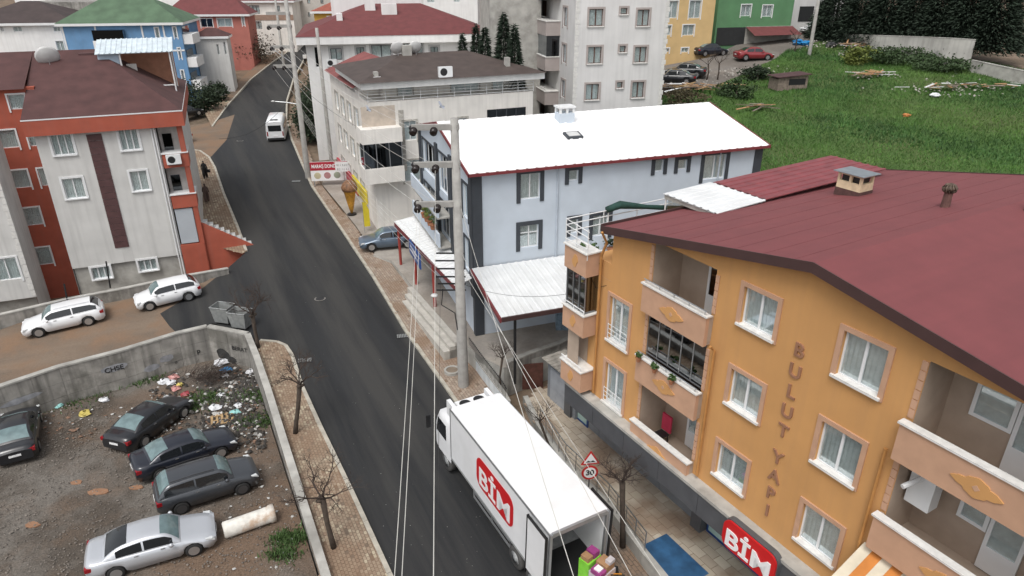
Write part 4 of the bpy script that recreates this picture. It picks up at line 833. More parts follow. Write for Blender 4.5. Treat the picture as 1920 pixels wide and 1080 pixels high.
LB.mb().box(-.42, LW + .42, -.47, LD + .42, zEt - .02, zEt + .06).build('eaves_gutter', M_PVC, LB.root)
b = LB.mb(); rz_ = zEt + 3.5; ry = 8.4; rx = 3.6
b.face([(-.4, -.45, zEt + .06), (LW + .4, -.45, zEt + .06), (rx, ry, rz_), (-.4, ry, rz_)]); b.face([(LW + .4, -.45, zEt + .06), (LW + .4, LD + .4, zEt + .06), (rx, ry, rz_)]); b.face([(LW + .4, LD + .4, zEt + .06), (-12, LD + .4, zEt + .06), (-12, ry, rz_), (rx, ry, rz_)]); b.face([(-12, 2.7, 13.0), (-.4, 2.7, 13.0), (-.4, ry, rz_), (-12, ry, rz_)]); b.face([(-.4, -.45, zEt + .06), (-.4, ry, rz_), (-.4, ry, zEt)]); b.build('roof', M_ROOFB, LB.root)
# recessed balconies at the right corner
for zc in (zE - 2.9, zE - 5.95):
    LB.mb().box(XB + .05, LW + .2, -.2, 1.6, zc - .05, zc + .95).build('balcony_parapet', M_TC, LB.root); LB.mb().box(XB, LW + .25, -.26, 1.66, zc + .952, zc + 1.02).build('coping', M_PVC, LB.root)
LB.mb().box(LW - .2, LW + .15, -.15, .25, -3, zE).build('corner_post', M_TC, LB.root); LB.mb().box(XB + .02, LW - .2, .9, 1.0, -3, zE).build('balcony_back', mat('balcony_pale', (.5, .48, .46), .85), LB.root)
for zc in (zE - 2.8, zE - 5.85): LB.mb().box(XB + .25, XB + .85, .82, .89, zc + .1, zc + 2.1).build('balcony_door', M_DARKGL, LB.root)
LB.mb().box(XB + .1, LW - .25, -.1, -.05, zE - 8.8, zE - 6.1).build('roller_shutter', mat('shutter', (.42, .45, .48), .5, .05, 1), LB.root)
LB.mb().box(XB + .0, LW + .1, -.18, 1.6, -3, zE - 8.9).build('plinth', M_TC, LB.root)
ac_unit(LB, (XB + LW) / 2, zE - 2.65, -.2, 'air conditioner on the terracotta balcony of the left block', 1.15)
b = LB.mb()
for x in (XB - .12, XB - .3): b.tube([(x, -.1, zE - .1), (x, -.1, -1)], .05, 6)
b.build('drain_pipes', M_PVC, LB.root)
# stair flank with white steps beside the block
stf = empty('side_stairs', LB.o + LB.ex * LW, LB.phi, 'white marble stairs with terracotta flank beside the left block', 'stairs'); MST = mat('marble_steps', (.45, .45, .44), .6, .1, 3)
for q in range(9): MB().box(.2 + q * .36, .58 + q * .36, .25, 1.1, -1.5, 2.9 - q * .27).build('step', MST, stf)
MB().prism([(0.15, -2.5), (3.7, -2.5), (3.7, .6), (.15, 3.0)], .05, .2, 'y').build('flank', M_TC, stf)
# lean-to with ribbed roof on top of the block
lt = empty('roof_shelter', LB.o + LB.ex * 4.2 + LB.ey * 7.0 + Vector((0, 0, zEt)), LB.phi, 'open shelter with white and blue ribbed roof on the brown roof', 'shelter'); ltf = Frame(LB.o, 22, lt)
corr(ltf, -.4, 4.9, -.6, 3.3, 2.2, 4.1, mat('shelter_sheet', (.55, .62, .66), .5, .15, 2), 'sheet', .35, .04); MB().box(-.3, 1.1, -.2, -.1, .4, 3.3).build('side_sheet', mat('blue_sheet', (.45, .55, .65), .5, .1), lt); MB().box(.0, 4.7, 2.5, 2.6, .2, 3.9).build('back_wall', mat('salmon_wall', (.4, .19, .12), .8, .15, 2), lt); b = MB(); [b.tube([(x, y, 0), (x, y, 3.4)], .06, 6) for x, y in ((4.6, -.4), (4.6, 2.3), (1.2, -.4))]; b.box(1.2, 4.6, -.45, -.4, .8, .88); b.build('posts', M_PVC, lt); MB().box(1.4, 2.1, .6, .66, .3, 2.4).build('door', M_CREAM, lt); MB().box(-1.6, -.4, .5, 1.0, .6, 3.3).build('brick_screen', M_PLUM, lt)
dish(LB.o + LB.ex * .8 + LB.ey * 6.5 + Vector((0, 0, zEt + 2.6)), .8, 215, 'large weathered dish on the ridge of the brown roof')
# terracotta wing behind and the neighbour at the left edge
RW = building('terracotta_wing', LB.o + LB.ex * -6.5 + LB.ey * 3.2, 22, 'terracotta rear wing with white windows between the two white blocks')
for (x0, x1, z0, z1) in ((3.55, 4.75, 9.0, 10.25), (3.55, 4.75, 6.1, 7.4), (3.6, 4.8, 3.25, 4.6), (3.6, 4.7, .1, 1.5), (4.9, 5.9, 11.6, 12.6), (2.6, 3.4, 11.6, 12.6), (5.4, 6.1, 6.1, 7.4), (5.4, 6.1, 9.0, 10.25)): window(RW, x0, x1, z0, z1, panes=1, trim=M_PVC, trimw=.1)
RW.wall(-4, 6.6, -3, 12.95, M_TC); RW.mb().box(-4, 6.6, .01, 4, 12.96, 13.05).build('eaves', M_TC, RW.root); pass
p = at_y(25, 420, 44); NB = building('white_neighbour_block', (p.x - .0, p.y, 0), 22, 'white block with shaded side wall cut off by the left edge'); nx = 0
window(NB, -1.9, -.5, 1.0, 2.6, panes=2, trim=M_PVC); ZN = 11.0; NB.wall(-9, nx, -.5, ZN, M_OFFW); NB.mb().box(-9, -.15, .4, .5, -3, -.5).build('ground_floor_wall', M_CONCL, NB.root)
b = NB.mb(); b.face([(0, 0, -3), (0, 3.0, -3), (0, 3.0, ZN), (0, 0, ZN)]); b.face([(-9, 0, ZN), (0, 0, ZN), (0, 3.0, ZN), (-9, 3.0, ZN)]); b.build('wall', M_OFFW, NB.root)
for q in range(int((ZN + .4) / .48)): NB.mb().box(-.22 - .08 * (q % 2), .01, -.03, -.003, -.4 + q * .48, -.4 + q * .48 + .43).build('quoin', M_QUO, NB.root)
for q, (u, v) in enumerate(((130, 585), (207, 540))): tag(MB().tube([road(u, v, 0), road(u, v, 0) + Vector((0, .3, 1.9))], .05, 6).build('fence_post', M_BLACK), ['dark fence post behind the white wagon', 'dark fence post behind the white hatchback'][q], 'post')
# ---------------------------------------------------------------- background houses
def bg_house(name, label, uv, D, phi, W_, Dp, vtop, mw, mroof, rh, wins=(), over=.5, z0=-2, group=None, frame=None, trim=None, vb=None):
    p = at_y(uv[0], uv[1], D); f = building(name, (p.x, p.y, 0), phi, label, 'house', group or 'houses on the far slope'); zt = f.px(uv[0], vtop)[1]
    for w in wins:
        tl, br = w[:2]; kw = w[2] if len(w) > 2 else {}; x0, x1, z0_, z1_ = f.rect(tl, br)
        if 0 < x0 < x1 < W_ and z1_ < zt: window(f, x0, x1, z0_, z1_, trim=trim, trimw=.12, frame=frame, **kw)
    f.wall(0, W_, z0, zt, mw); b = shell(f, W_, Dp, z0, zt, mw); b.face([(W_, 0, z0), (W_, Dp, z0), (W_, Dp, zt), (W_, 0, zt)]); b.face([(0, Dp, z0), (0, 0, z0), (0, 0, zt), (0, Dp, zt)]); b.build('wall', mw, f.root)
    if mroof: f.mb().box(-over, W_ + over, -over, Dp + over, zt, zt + .3).build('eaves', M_PVC, f.root); hip(f, 0, W_, 0, Dp, zt + .302, rh, mroof, over=over)
    return f, zt
M_SKYB = mat('sky_blue_paint', (.13, .27, .46), .8, .12, .8, streak=.12); M_GRR = mat('green_roof', (.075, .13, .075), .75, .2, .8); M_PINK = mat('pink_red_paint', (.42, .15, .12), .85, .1, .8); M_OCH = mat('ochre_paint', (.6, .42, .2), .85, .08, .8); M_GREEN = mat('green_paint', (.1, .23, .11), .85, .1, .8, streak=.1); M_YEL = mat('yellow_paint', (.55, .32, .06), .8, .1)
f, zt = bg_house('blue_house', 'sky blue house with green hip roof left of the road', (126, 100), 93, 10, 14.2, 9, 49, M_SKYB, M_GRR, 3.0, [((290, 52), (300, 72), dict(panes=1)), ((324, 51), (333, 71), dict(panes=1)), ((152, 99), (170, 115)), ((257, 95), (265, 102), dict(panes=1)), ((297, 92), (304, 103), dict(panes=1)), ((333, 90), (341, 110), dict(panes=1)), ((339, 132), (347, 150), dict(panes=1))], trim=M_PVC)
for xq in (.05, 3.9, 9.4, 12): f.mb().box(xq, xq + .2, -.06, -.002, 0, zt).build('white_band', M_PVC, f.root)
x0, x1, z0, z1 = f.rect((176, 56), (219, 75)); f.mb().box(x0, x1 + 1.2, -.9, -.1, z0, z1).build('glazed_balcony', M_DARKGL, f.root); f.mb().box(x0 - .1, x1 + 1.3, -1.0, -.05, z0 - 1.1, z0).build('balcony_parapet', M_WP, f.root)
f.mb().box(0, 14.2, -.05, -.002, z0 - 1.5, z0 - 1.3).build('string_course', M_PVC, f.root)
fr_ = f.side(14.2, 0, 90)
for q in range(3): zz = zt - 1.2 - 2.9 * q; fr_.mb().box(.2, 4.2, -1.2, 0, zz - 1.2, zz).build('balcony', M_WP, f.root); fr_.mb().box(.6, 3.9, -.06, -.003, zz, zz + .9).build('balcony_opening', M_DARKGL, f.root)
bg_house('white_terrace_house', 'white house with dark hip roof left of the blue house', (-60, 100), 94, 10, 13.2, 11, 49, M_WP, mat('dark_roof', (.05, .035, .033), .8, .2, 1), 2.4, [((0, 50), (8, 59)), ((24, 50), (42, 59)), ((100, 50), (114, 59)), ((104, 77), (123, 97))], trim=M_PVC)
bg_house('pink_house', 'pinkish red house with maroon hip roof beside the upper road', (318, 60), 116, 6, 12.2, 5, 31, M_PINK, M_MAROON, 2.6, [((375, 35), (400, 51), dict(curtain=False)), ((407, 35), (436, 50)), ((453, 32), (459, 48), dict(panes=1))], trim=M_PVC)
bg_house('grey_small_house', 'small grey plastered house between the blue and pink houses', (371, 110), 101, 12, 4.2, 3, 73, M_OFFW, M_ROOFB, 1.0, [((405, 83), (413, 103), dict(panes=1)), ((418, 79), (426, 102), dict(panes=1))], over=.3)
f, zt = bg_house('cream_far_house', 'cream house with dark framed window bands at the far end of the road', (445, 40), 128, 4, 9.6, 10, 5, M_CREAM, M_MAROON, 2.2, [((450, 10), (466, 26), dict(panes=3)), ((467, 10), (488, 26), dict(panes=3)), ((466, 40), (492, 54), dict(panes=4)), ((519, 11), (526, 25), dict(panes=1)), ((534, 10), (541, 24), dict(panes=1))], frame=M_CH)
f.mb().box(0, 9.6, -.06, -.003, *(lambda a, c: (a, c))(f.px(460, 38)[1], f.px(460, 28)[1])).build('brown_band', mat('brown_band', (.3, .2, .15), .8), f.root)
bg_house('beige_far_flats', 'beige flats with pink panels in the distance behind the poles', (543, 30), 135, 2, 11.5, 10, -40, mat('beige_far', (.47, .44, .4), .9, .08), None, 2, [((552, -8), (562, 7)), ((575, -8), (582, 7), dict(panes=1)), ((554, 23), (564, 33)), ((577, 23), (582, 32), dict(panes=1)), ((600, -5), (607, 7))], frame=M_BRF)
bg_house('yellow_house', 'small yellow house with red tiled roof behind the white house', (590, 40), 112, 6, 9, 8, 25, M_YEL, mat('red_tiles', (.26, .075, .05), .8, .15), 1.8, [((614, 31), (621, 46), dict(panes=1)), ((625, 31), (632, 46), dict(panes=1))], trim=M_PVC)
bg_house('white_far_hall', 'long white building across the top of the hill', (30, 10), 150, 3, 33, 14, 0, M_WP, None, 1, [((100, 4), (112, 9)), ((180, 4), (192, 9))])
bg_house('concrete_shed', 'long grey stained concrete building behind the green roof', (50, 20), 105, 4, 13.5, 8, 4, M_CONC, None, 1)
bg_house('grey_far_flats', 'pale grey flats at the top behind the cream house', (690, 10), 150, 0, 15, 10, -40, M_GR, None, 1, [((700, -12), (712, 8)), ((765, -12), (788, 3)), ((735, -5), (752, 6))], frame=M_PVC)
bg_house('ochre_row_house', 'cream and ochre house at the far right of the centre', (795, 20), 125, 0, 9, 9, -25, M_WP, None, 1, [((800, -10), (815, 5)), ((850, -10), (862, 4))], frame=M_PVC)
bg_house('orange_plaster_house', 'ochre plastered house with white windows right of the grey block', (1236, 60), 88, 14, 7.0, 9, -30, M_OCH, None, 1, [((1251, 2), (1269, 34)), ((1294, 1), (1312, 34)), ((1239, 48), (1257, 66)), ((1281, 47), (1300, 66)), ((1238, 91), (1254, 98)), ((1278, 90), (1290, 98))], trim=M_PVC)
f, zt = bg_house('green_house', 'green house with red lean-to roof by the upper street', (1342, 50), 94, 14, 10.8, 9, -30, M_GREEN, None, 1, [((1391, 9), (1406, 30)), ((1431, 10), (1446, 31)), ((1340, 10), (1347, 29), dict(panes=1))], trim=M_PVC)
x0, x1, z0, z1 = f.rect((1345, 52), (1398, 84)); f.mb().box(x0, x1, -.08, -.003, z0, z1).build('open_porch', M_LACE, f.root); x0, x1, z0, z1 = f.rect((1398, 50), (1480, 84)); f.mb().box(x0, x1, -.1, -.003, z0, z1).build('garage_wall', M_CONCL, f.root)
b = f.mb(); b.face([(x0, -2.4, z1 - .9), (x1, -2.4, z1 - .9), (x1, 0, z1), (x0, 0, z1)]); b.build('lean_to_roof', M_MAROON, f.root)
f, zt = bg_house('grey_garage_house', 'grey white house with dark garage openings above the white car', (1487, 20), 100, 12, 8.5, 8, -25, M_GR, None, 1); 
for tl, br in (((1500, 12), (1522, 40)), ((1535, 12), (1562, 40))): x0, x1, z0, z1 = f.rect(tl, br); f.mb().box(x0, x1, -.05, -.003, z0, z1).build('garage_opening', M_LACE, f.root)
# retaining walls of the upper right
def uw(l):
    o = []
    for u, vb, vt in l: p = field(u, vb); p.z = at_y(u, vt, p.y).z; o.append(p)
    return o
UW = uw([(1560, 77, 63), (1640, 98, 66), (1700, 110, 68), (1770, 123, 71), (1816, 127, 74)]); simple_wall('upper_retaining_wall', UW, mat('upper_wall_concrete', (.42, .41, .38), .85, .15, .8, streak=.35), 'long streaked concrete wall below the dark conifers', .3, 5.5)
UW2 = uw([(1816, 134, 112), (1920, 158, 134), (2010, 178, 150)]); simple_wall('upper_low_wall', UW2, M_CONCL, 'lower pale concrete wall at the right edge above the field', .3, 2.2)
# ================================================================ VEHICLES
M_TYRE = mat('tyre', (.018, .018, .018), .85, .15, 8); M_RIM = mat('rim', (.5, .51, .52), .3, .05, metal=.8); M_RIMD = mat('rim_dark', (.12, .12, .125), .35, .05, metal=.7)
M_CGL = mat('car_glass', (.012, .014, .016), .06, .05, spec=.9); M_SKYGL = mat('sky_reflect_glass', (.13, .19, .195), .06, .2, 3, spec=.9); M_LAMP = mat('headlight', (.6, .62, .62), .1, .05, spec=.9); M_TAIL = mat('taillight', (.25, .01, .015), .2, .1); M_PLATE = mat('plate', (.75, .75, .75), .5); M_TRIM = mat('black_plastic', (.02, .02, .021), .6)  # the pale teal windshield glass has the sky reflection painted into its base colour
def paint(name, c, metal=.0): return mat(name, c, .28, .03, 1.0, coat=.6, metal=metal)
PW = paint('car_white', (.74, .75, .76)); PS = paint('car_silver', (.5, .52, .55), .35); PB = paint('car_black', (.012, .013, .016)); PG = paint('car_graphite', (.055, .06, .068), .3); PBL = paint('car_blue_grey', (.1, .14, .19), .3); PR_ = paint('car_red', (.22, .02, .025)); PN = paint('car_navy', (.015, .018, .028), .2)
PROF = {  # x (0 front .. 1 rear): deck height, and greenhouse: base front, top front, top rear, base rear, roof height
    'sedan': (((0, .60), (.04, .72), (.27, .93), (.32, .96), (.8, 1.0), (.84, 1.03), (.97, 1.02), (1, .86)), (.27, .42, .66, .86), 1.46),
    'hatch': (((0, .62), (.04, .76), (.25, .95), (.3, .98), (.9, 1.02), (.97, 1.0), (1, .84)), (.24, .40, .84, .975), 1.49),
    'wagon': (((0, .60), (.04, .74), (.25, .93), (.3, .96), (.9, 1.02), (.97, 1.0), (1, .84)), (.25, .40, .86, .975), 1.49),
    'suv': (((0, .74), (.04, .9), (.25, 1.07), (.3, 1.1), (.9, 1.12), (.97, 1.1), (1, .9)), (.25, .39, .84, .97), 1.66)}
def pt_dark(m): return m in (PB, PN, PG)
def car(label, kind, L, W_, paint_, loc, yaw, group='cars parked in the lot', wheel=.33, rim=None, plate=True, pitch=0, simple=False):
    deck, (g0, g1, g2, g3), hr = PROF[kind]; e = empty('car', loc, yaw, label, 'car', group); e.rotation_euler.y = pitch
    X = lambda t: L / 2 - t * L; hw = W_ / 2; xf, xr = .19, .785; Ra = wheel + .055; zb0 = .24 if kind != 'suv' else .3
    ts = sorted({0, .012, .035, .07, .11, .145, .9, .94, .97, .988, 1, .3, .36, .42, .48, .54, .6, .66, .72, *[xf + dx / L for dx in (-Ra, -Ra * .9, -Ra * .6, 0, Ra * .6, Ra * .9, Ra)], *[xr + dx / L for dx in (-Ra, -Ra * .9, -Ra * .6, 0, Ra * .6, Ra * .9, Ra)]})
    rows = []
    for t in ts:
        x = X(t); zb = zb0 + (.1 if t < .03 or t > .97 else 0)
        for c in (xf, xr):
            dx = abs((t - c) * L)
            if dx <= Ra + 1e-6: zb = max(zb, wheel + math.sqrt(max(0, Ra * Ra - dx * dx)))
        zd = lerp_tab(deck, t); end = min(t, 1 - t) * L
        w = hw * (1 - .2 * max(0, 1 - end / .5) ** 2.2); zm = .62 if kind != 'suv' else .72
        zm = max(zm, zb + .02); zs = max(zd - .1, zm + .03)
        h = [(w * .9, min(zb, zm)), (w * .985, zb + .01), (w, zm), (w * .965, zs), (w * .86, zd - .02), (w * .5, zd + .015), (0, zd + .03)]
        rows.append([(x, -a, z) for a, z in h] + [(x, a, z) for a, z in h[-2::-1]])
    b = MB(); b.grid(rows)
    for r, rev in ((rows[0], False), (rows[-1], True)):
        q = [b.pt(p) for p in r]; b.f.append(q if rev else q[::-1])
    b.build('body', paint_, e, True)
    MB().box(-L * .46, L * .46, -hw * .78, hw * .78, .2, .62).build('underbody', M_TRIM, e)
    # greenhouse
    zbase = lambda t: lerp_tab(deck, t) + .0; n1 = 5; T = [g0 + (g1 - g0) * k / n1 for k in range(n1 + 1)] + [g1 + (g2 - g1) * k / 8 for k in range(1, 9)] + [g2 + (g3 - g2) * k / n1 for k in range(1, n1 + 1)]
    def roofz(t):
        zf_, zr_ = zbase(g0), zbase(g3)
        if t <= g1: s = (t - g0) / (g1 - g0); return zf_ + (hr - .035 - zf_) * math.sin(s * math.pi / 2) ** .95
        if t >= g2: s = (g3 - t) / (g3 - g2); return zr_ + (hr - .05 - zr_) * math.sin(s * math.pi / 2) ** .9
        s = (t - g1) / (g2 - g1); return hr - .035 - .015 * s + .04 * math.sin(math.pi * s)
    def sec(t, o=0):
        zt = roofz(t); zbb = zbase(t) - .03; wb = hw * .9; f = (zt - zbb) / (hr - .95); wr = hw * (.9 - .19 * min(1, f)); h = [(wb + o, zbb), (wb - (wb - wr) * .85 + o, zbb + (zt - zbb) * .82), (wr * .86 + o * .5, zt - .015 + o), (wr * .45, zt + .02 + o), (0, zt + .028 + o)]
        return [(X(t), -a, z) for a, z in h] + [(X(t), a, z) for a, z in h[-2::-1]]
    G = [sec(t) for t in T]; b = MB(); b.grid(G); b.build('cabin', paint_, e, True)
    def patch(name, t0, t1, j0, j1, m, o=.006, n=4, cut=(0, 1)):
        rows = []
        for k in range(n + 1):
            s = sec(t0 + (t1 - t0) * k / n, o); r = [Vector(s[j]) for j in range(j0, j1 + 1)]
            if len(r) == 2: r = [r[0].lerp(r[1], cut[0]), r[0].lerp(r[1], cut[1])]
            rows.append(r)
        return MB().grid(rows).build(name, m, e, True)
    patch('windshield', g0 + .012, g1 - .004, 2, 6, M_SKYGL); patch('rear_window', g2 + .008, g3 - .02, 2, 6, M_SKYGL if pt_dark(paint_) else M_CGL)  # dark cars also get the painted sky reflection on the rear window
    a0, a1 = g0 + (g1 - g0) * .42, (g2 + (g3 - g2) * (.5 if kind == 'sedan' else .55)); mid = (a0 + a1) / 2 + .01
    for (j0, cut) in ((0, (.1, .97)), (7, (.03, .9))):
        for (u0, u1) in ((a0, mid - .008), (mid + .008, a1)): patch('side_window', u0, u1, j0, j0 + 1, M_CGL, cut=cut)
    if kind in ('wagon', 'suv'):
        for s in (-1, 1): MB().tube([(X(g1 + .03), s * hw * .66, hr + .03), (X((g1 + g2) / 2), s * hw * .67, hr + .06), (X(g2), s * hw * .65, hr + .02)], .018, 6).build('roof_rail', M_TRIM if kind == 'suv' else M_RIM, e)
    # wheels
    for c in (xf, xr):
        for s in (-1, 1):
            w = MB(); yc = s * (hw - .11); w.lathe([(wheel * .62, -.1), (wheel * .93, -.105), (wheel, -.07), (wheel, .07), (wheel * .93, .105), (wheel * .62, .1)], 22, (X(c), yc, wheel), 'y'); wo = w.build('wheel', M_TYRE, e, True)
            r = MB(); yo = yc + s * .106; r.lathe([(wheel * .62, 0), (wheel * .66, s * .012), (wheel * .58, s * .012)], 20, (X(c), yo, wheel), 'y')
            for k in range(7):
                a = 2 * math.pi * k / 7; ca, sa = math.cos(a), math.sin(a); t_ = (-sa * .028, ca * .028); q = []
                for rr, ww in ((.04, 1), (wheel * .62, 1.5)): q += [(X(c) + ca * rr + t_[0] * ww, yo, wheel + sa * rr + t_[1] * ww), (X(c) + ca * rr - t_[0] * ww, yo, wheel + sa * rr - t_[1] * ww)]
                r.face([q[0], q[1], q[3], q[2]])
            r.lathe([(.0, s * .01), (.06, s * .012), (.07, 0)], 10, (X(c), yo, wheel), 'y'); r.build('rim', rim or M_RIM, wo); MB().lathe([(.0, 0), (wheel * .6, 0)], 16, (X(c), yo - s * .004, wheel), 'y').build('brake', M_TRIM, wo)
    zl_ = lerp_tab(deck, .03)
    for s in (-1, 1):
        MB().prism([(X(.012), zl_ - .12), (X(.075), zl_ - .02), (X(.085), zl_ + .035), (X(.03), zl_ - .0)], s * hw * .8 - .0, s * hw * .97, 'y').build('headlight', M_LAMP, e)
        zt_ = lerp_tab(deck, .985); MB().box(X(.995), X(.945), min(s * hw * .6, s * hw * .94), max(s * hw * .6, s * hw * .94), zt_ - .24, zt_ - .06).build('taillight', M_TAIL, e)
        b = MB(); b.lathe([(.0, -.06), (.07, -.05), (.1, 0), (.08, .06), (.0, .07)], 10, (X(g0 + .075), s * (hw + .09), zbase(g0) + .08), 'y'); b.build('mirror', paint_, e, True)
        for t in ((.43, .63) if not simple else ()): MB().box(X(t), X(t) + .16, min(s * hw * .97, s * (hw * .97 + .02)), max(s * hw * .97, s * (hw * .97 + .02)), .86 if kind != 'suv' else .96, .9 if kind != 'suv' else 1.0).build('door_handle', M_RIM, e)
    MB().box(X(.0) - .02, X(0) + .012, -hw * .5, hw * .5, .42, .6).build('grille', M_TRIM, e)
    if plate:
        for (xx, z) in ((X(0) + .013, .38), (X(1) - .03, .62)): MB().box(xx, xx + .016, -.26, .26, z, z + .11).build('licence_plate', M_PLATE, e)
    return e
def place(front, rear, f=lot):
    """location and heading from two wheel-contact pixels on the near side (front, rear)"""
    a, b_ = f(*front), f(*rear); t = (a - b_); yaw = math.atan2(t.y, t.x); return a, b_, yaw
def park(label, kind, L, W_, paint_, front, rear, f=lot, side=-1, **k):
    """side=-1: the seen wheels are on the car's right"""
    a, b_, yaw = place(front, rear, f); m = (a + b_) / 2; c = Vector((math.cos(yaw), math.sin(yaw), 0)); n = Vector((-c.y, c.x, 0))
    off = (.19 + .785) / 2 - .5   # wheel midpoint lies behind the car centre
    loc = m + c * (off * L) - n * (side * (W_ / 2 - .1)); loc.z = (a.z + b_.z) / 2
    return car(label, kind, L, W_, paint_, loc, yaw, pitch=-math.atan2(a.z - b_.z, (a - b_).length), **k)
park('silver sedan parked nearest the camera in the lot', 'sedan', 4.8, 1.85, PS, (366, 1041), (222, 1084), side=-1)
park('dark grey crossover with roof rails between silver and black sedans', 'suv', 4.4, 1.84, PG, (456, 926), (343, 963), side=-1, rim=M_RIMD)
park('black sedan in the middle of the parked row', 'sedan', 4.75, 1.84, PN, (415, 858), (304, 898), side=-1)
park('black sedan farthest up the lot by the rubbish heap', 'sedan', 4.8, 1.84, PB, (342, 785), (276, 834), side=-1)
q = lot(75, 868); car('black car cut by the left edge of the lot', 'sedan', 4.7, 1.84, PB, lot(36, 872) + Vector((math.cos(R(120)), math.sin(R(120)), 0)) * 2.2, R(120))
park('white estate car on the dirt street', 'wagon', 4.55, 1.8, PW, (76, 632), (169, 610), f=road, side=1, group='cars on the side street')
park('white hatchback at the street corner', 'hatch', 4.05, 1.76, PW, (280, 583), (359, 563), f=road, side=1, group='cars on the side street')
p = road(731, 464); car('blue grey saloon parked on the pavement beside the shop canopy', 'sedan', 4.6, 1.8, PBL, Vector((p.x, p.y, zr(p.y) + .14)), R(195), group='cars along the main road')
p = road(352, 262); car('white car half hidden behind the terracotta balconies', 'hatch', 4.3, 1.8, PW, p + Vector((-1.2, -.5, 0)), R(150), group='cars along the main road')
p = road(357, 222); car('dark car under the dark bushes left of the road', 'sedan', 4.4, 1.8, PB, p + Vector((-.8, .5, .1)), R(60), group='cars along the main road')
p = road(428, 149); car('small dark car in the yard of the grey small house', 'sedan', 4.2, 1.75, PB, p + Vector((-1.0, 0, .1)), R(20), group='cars along the main road', simple=True)
for (u, v, yaw, kind, pt, lab) in ((1330, 104, 22, 'sedan', PN, 'dark navy car parked below the ochre house'), (1285, 143, 160, 'sedan', PB, 'black saloon on the upper street by the rubble'), (1264, 156, 165, 'sedan', PB, 'black car nearest the grey block on the upper street'), (1412, 112, 5, 'sedan', PR_, 'dark red saloon on the upper street'), (1530, 62, 200, 'sedan', PW, 'white saloon beside the far utility pole')):
    p = field(u, v, .03); car(lab, kind, 4.5, 1.8, pt, p, R(yaw), group='cars on the upper street', simple=True)
# ---------------------------------------------------------------- minibus
p = road(507, 266); e = empty('minibus', p + Vector((.1, 2.8, .05)), R(102), 'white minibus driving away up the road', 'minibus'); e.rotation_euler.y = -.06
b = MB(); b.grid([[(x, -w, z0), (x, -w * 1.02, .9), (x, -w, 1.5), (x, -w * .88, zt - .12), (x, -w * .75, zt), (x, 0, zt + .03), (x, w * .75, zt), (x, w * .88, zt - .12), (x, w, 1.5), (x, w * 1.02, .9), (x, w, z0)] for x, w, z0, zt in ((-2.9, .9, .45, 2.35), (-2.8, .97, .35, 2.45), (1.2, .98, .35, 2.45), (1.9, .95, .4, 2.2), (2.5, .9, .4, 1.35), (2.85, .75, .45, 1.1))])
q = [b.pt(v) for v in [(-2.9, -.9, .45), (-2.9, -.92, .9), (-2.9, -.9, 1.5), (-2.9, -.79, 2.23), (-2.9, -.67, 2.35), (-2.9, .67, 2.35), (-2.9, .79, 2.23), (-2.9, .9, 1.5), (-2.9, .92, .9), (-2.9, .9, .45)]]; b.f.append(q[::-1]); b.build('body', PW, e, True)
MB().box(-2.92, -2.905, -.7, .7, 1.35, 2.0).build('rear_window', M_CGL, e)
for s in (-1, 1):
    MB().box(-2.6, 1.3, s * .975 - .012, s * .975 + .012, 1.4, 2.0).build('side_window', M_CGL, e); MB().box(-2.92, -2.88, s * .83 - .06, s * .83 + .06, .8, 1.3).build('taillight', M_TAIL, e)
    for x in (-1.9, 1.7): MB().lathe([(.0, -.12), (.36, -.12), (.36, .12), (.0, .12)], 18, (x, s * .82, .36), 'y').build('wheel', M_TYRE, e)
MB().box(-2.935, -2.9, -.25, .25, .75, .87).build('licence_plate', M_PLATE, e); MB().box(-2.6, -2.2, -.4, .4, 2.46, 2.52).build('roof_hatch', M_TRIM, e); MB().box(-2.98, -2.85, -.9, .9, .38, .6).build('bumper', M_TRIM, e)
# ---------------------------------------------------------------- delivery truck
a, b_ = at(1028, 1002, 2.45), at(832, 765, 2.45)
ta = math.atan2(b_.y - a.y, b_.x - a.x); TR = empty('delivery_truck', (0, 0, 0), ta, 'white box truck with red logo unloading at the kerb', 'truck'); TL = 8.3
zg = zr(20) + .0; c = Vector((math.cos(ta), math.sin(ta), 0)); n = Vector((-c.y, c.x, 0))
rear = at(1028, 1002, zg + 3.95); TR.location = (rear.x - n.x * 1.27, rear.y - n.y * 1.27, zr(rear.y + 2)); TR.rotation_euler.y = -math.atan2(zr(rear.y + 8) - zr(rear.y), 8.5)
M_TW = mat('truck_white', (.76, .77, .78), .4, .04, 1.5, dirt=(.6, .6, .58), dirtamt=.2); M_ALU = mat('aluminium_edge', (.45, .46, .47), .4, .1, metal=.7); M_GREY = mat('grey_metal', (.3, .31, .31), .6, .2, 4)
z0, z1 = 1.25, 3.95
MB().box(.1, TL, -1.25, -1.2, z0, z1).build('box_side', M_TW, TR); bs = MB().box(.1, TL, 1.2, 1.25, z0, z1).build('box_side', M_TW, TR); MB().box(TL - .05, TL, -1.2, 1.2, z0, z1).build('box_front', M_TW, TR); MB().box(.1, TL, -1.25, 1.25, z1, z1 + .05).build('box_roof', M_TW, TR)
MB().box(0, TL, -1.25, 1.25, z0 - .12, z0).build('box_floor', M_GREY, TR); MB().box(.02, 1.5, -1.18, 1.18, z0 + .001, z0 + .02).build('floor_plate', M_BLACK, TR)
b = MB(); b.box(0, .1, -1.27, -1.17, z0, z1); b.box(0, .1, 1.17, 1.27, z0, z1); b.box(0, .1, -1.17, 1.17, z1 - .12, z1 + .06); b.build('rear_frame', M_ALU, TR)
b = MB()
for s in (-1, 1): b.box(0, TL, s * 1.262 - .012, s * 1.262 + .012, z1 - .05, z1 + .06); b.box(TL - .06, TL + .01, s * 1.22 - .05, s * 1.22 + .05, z0, z1 + .05)
b.build('edge_trim', M_ALU, TR)
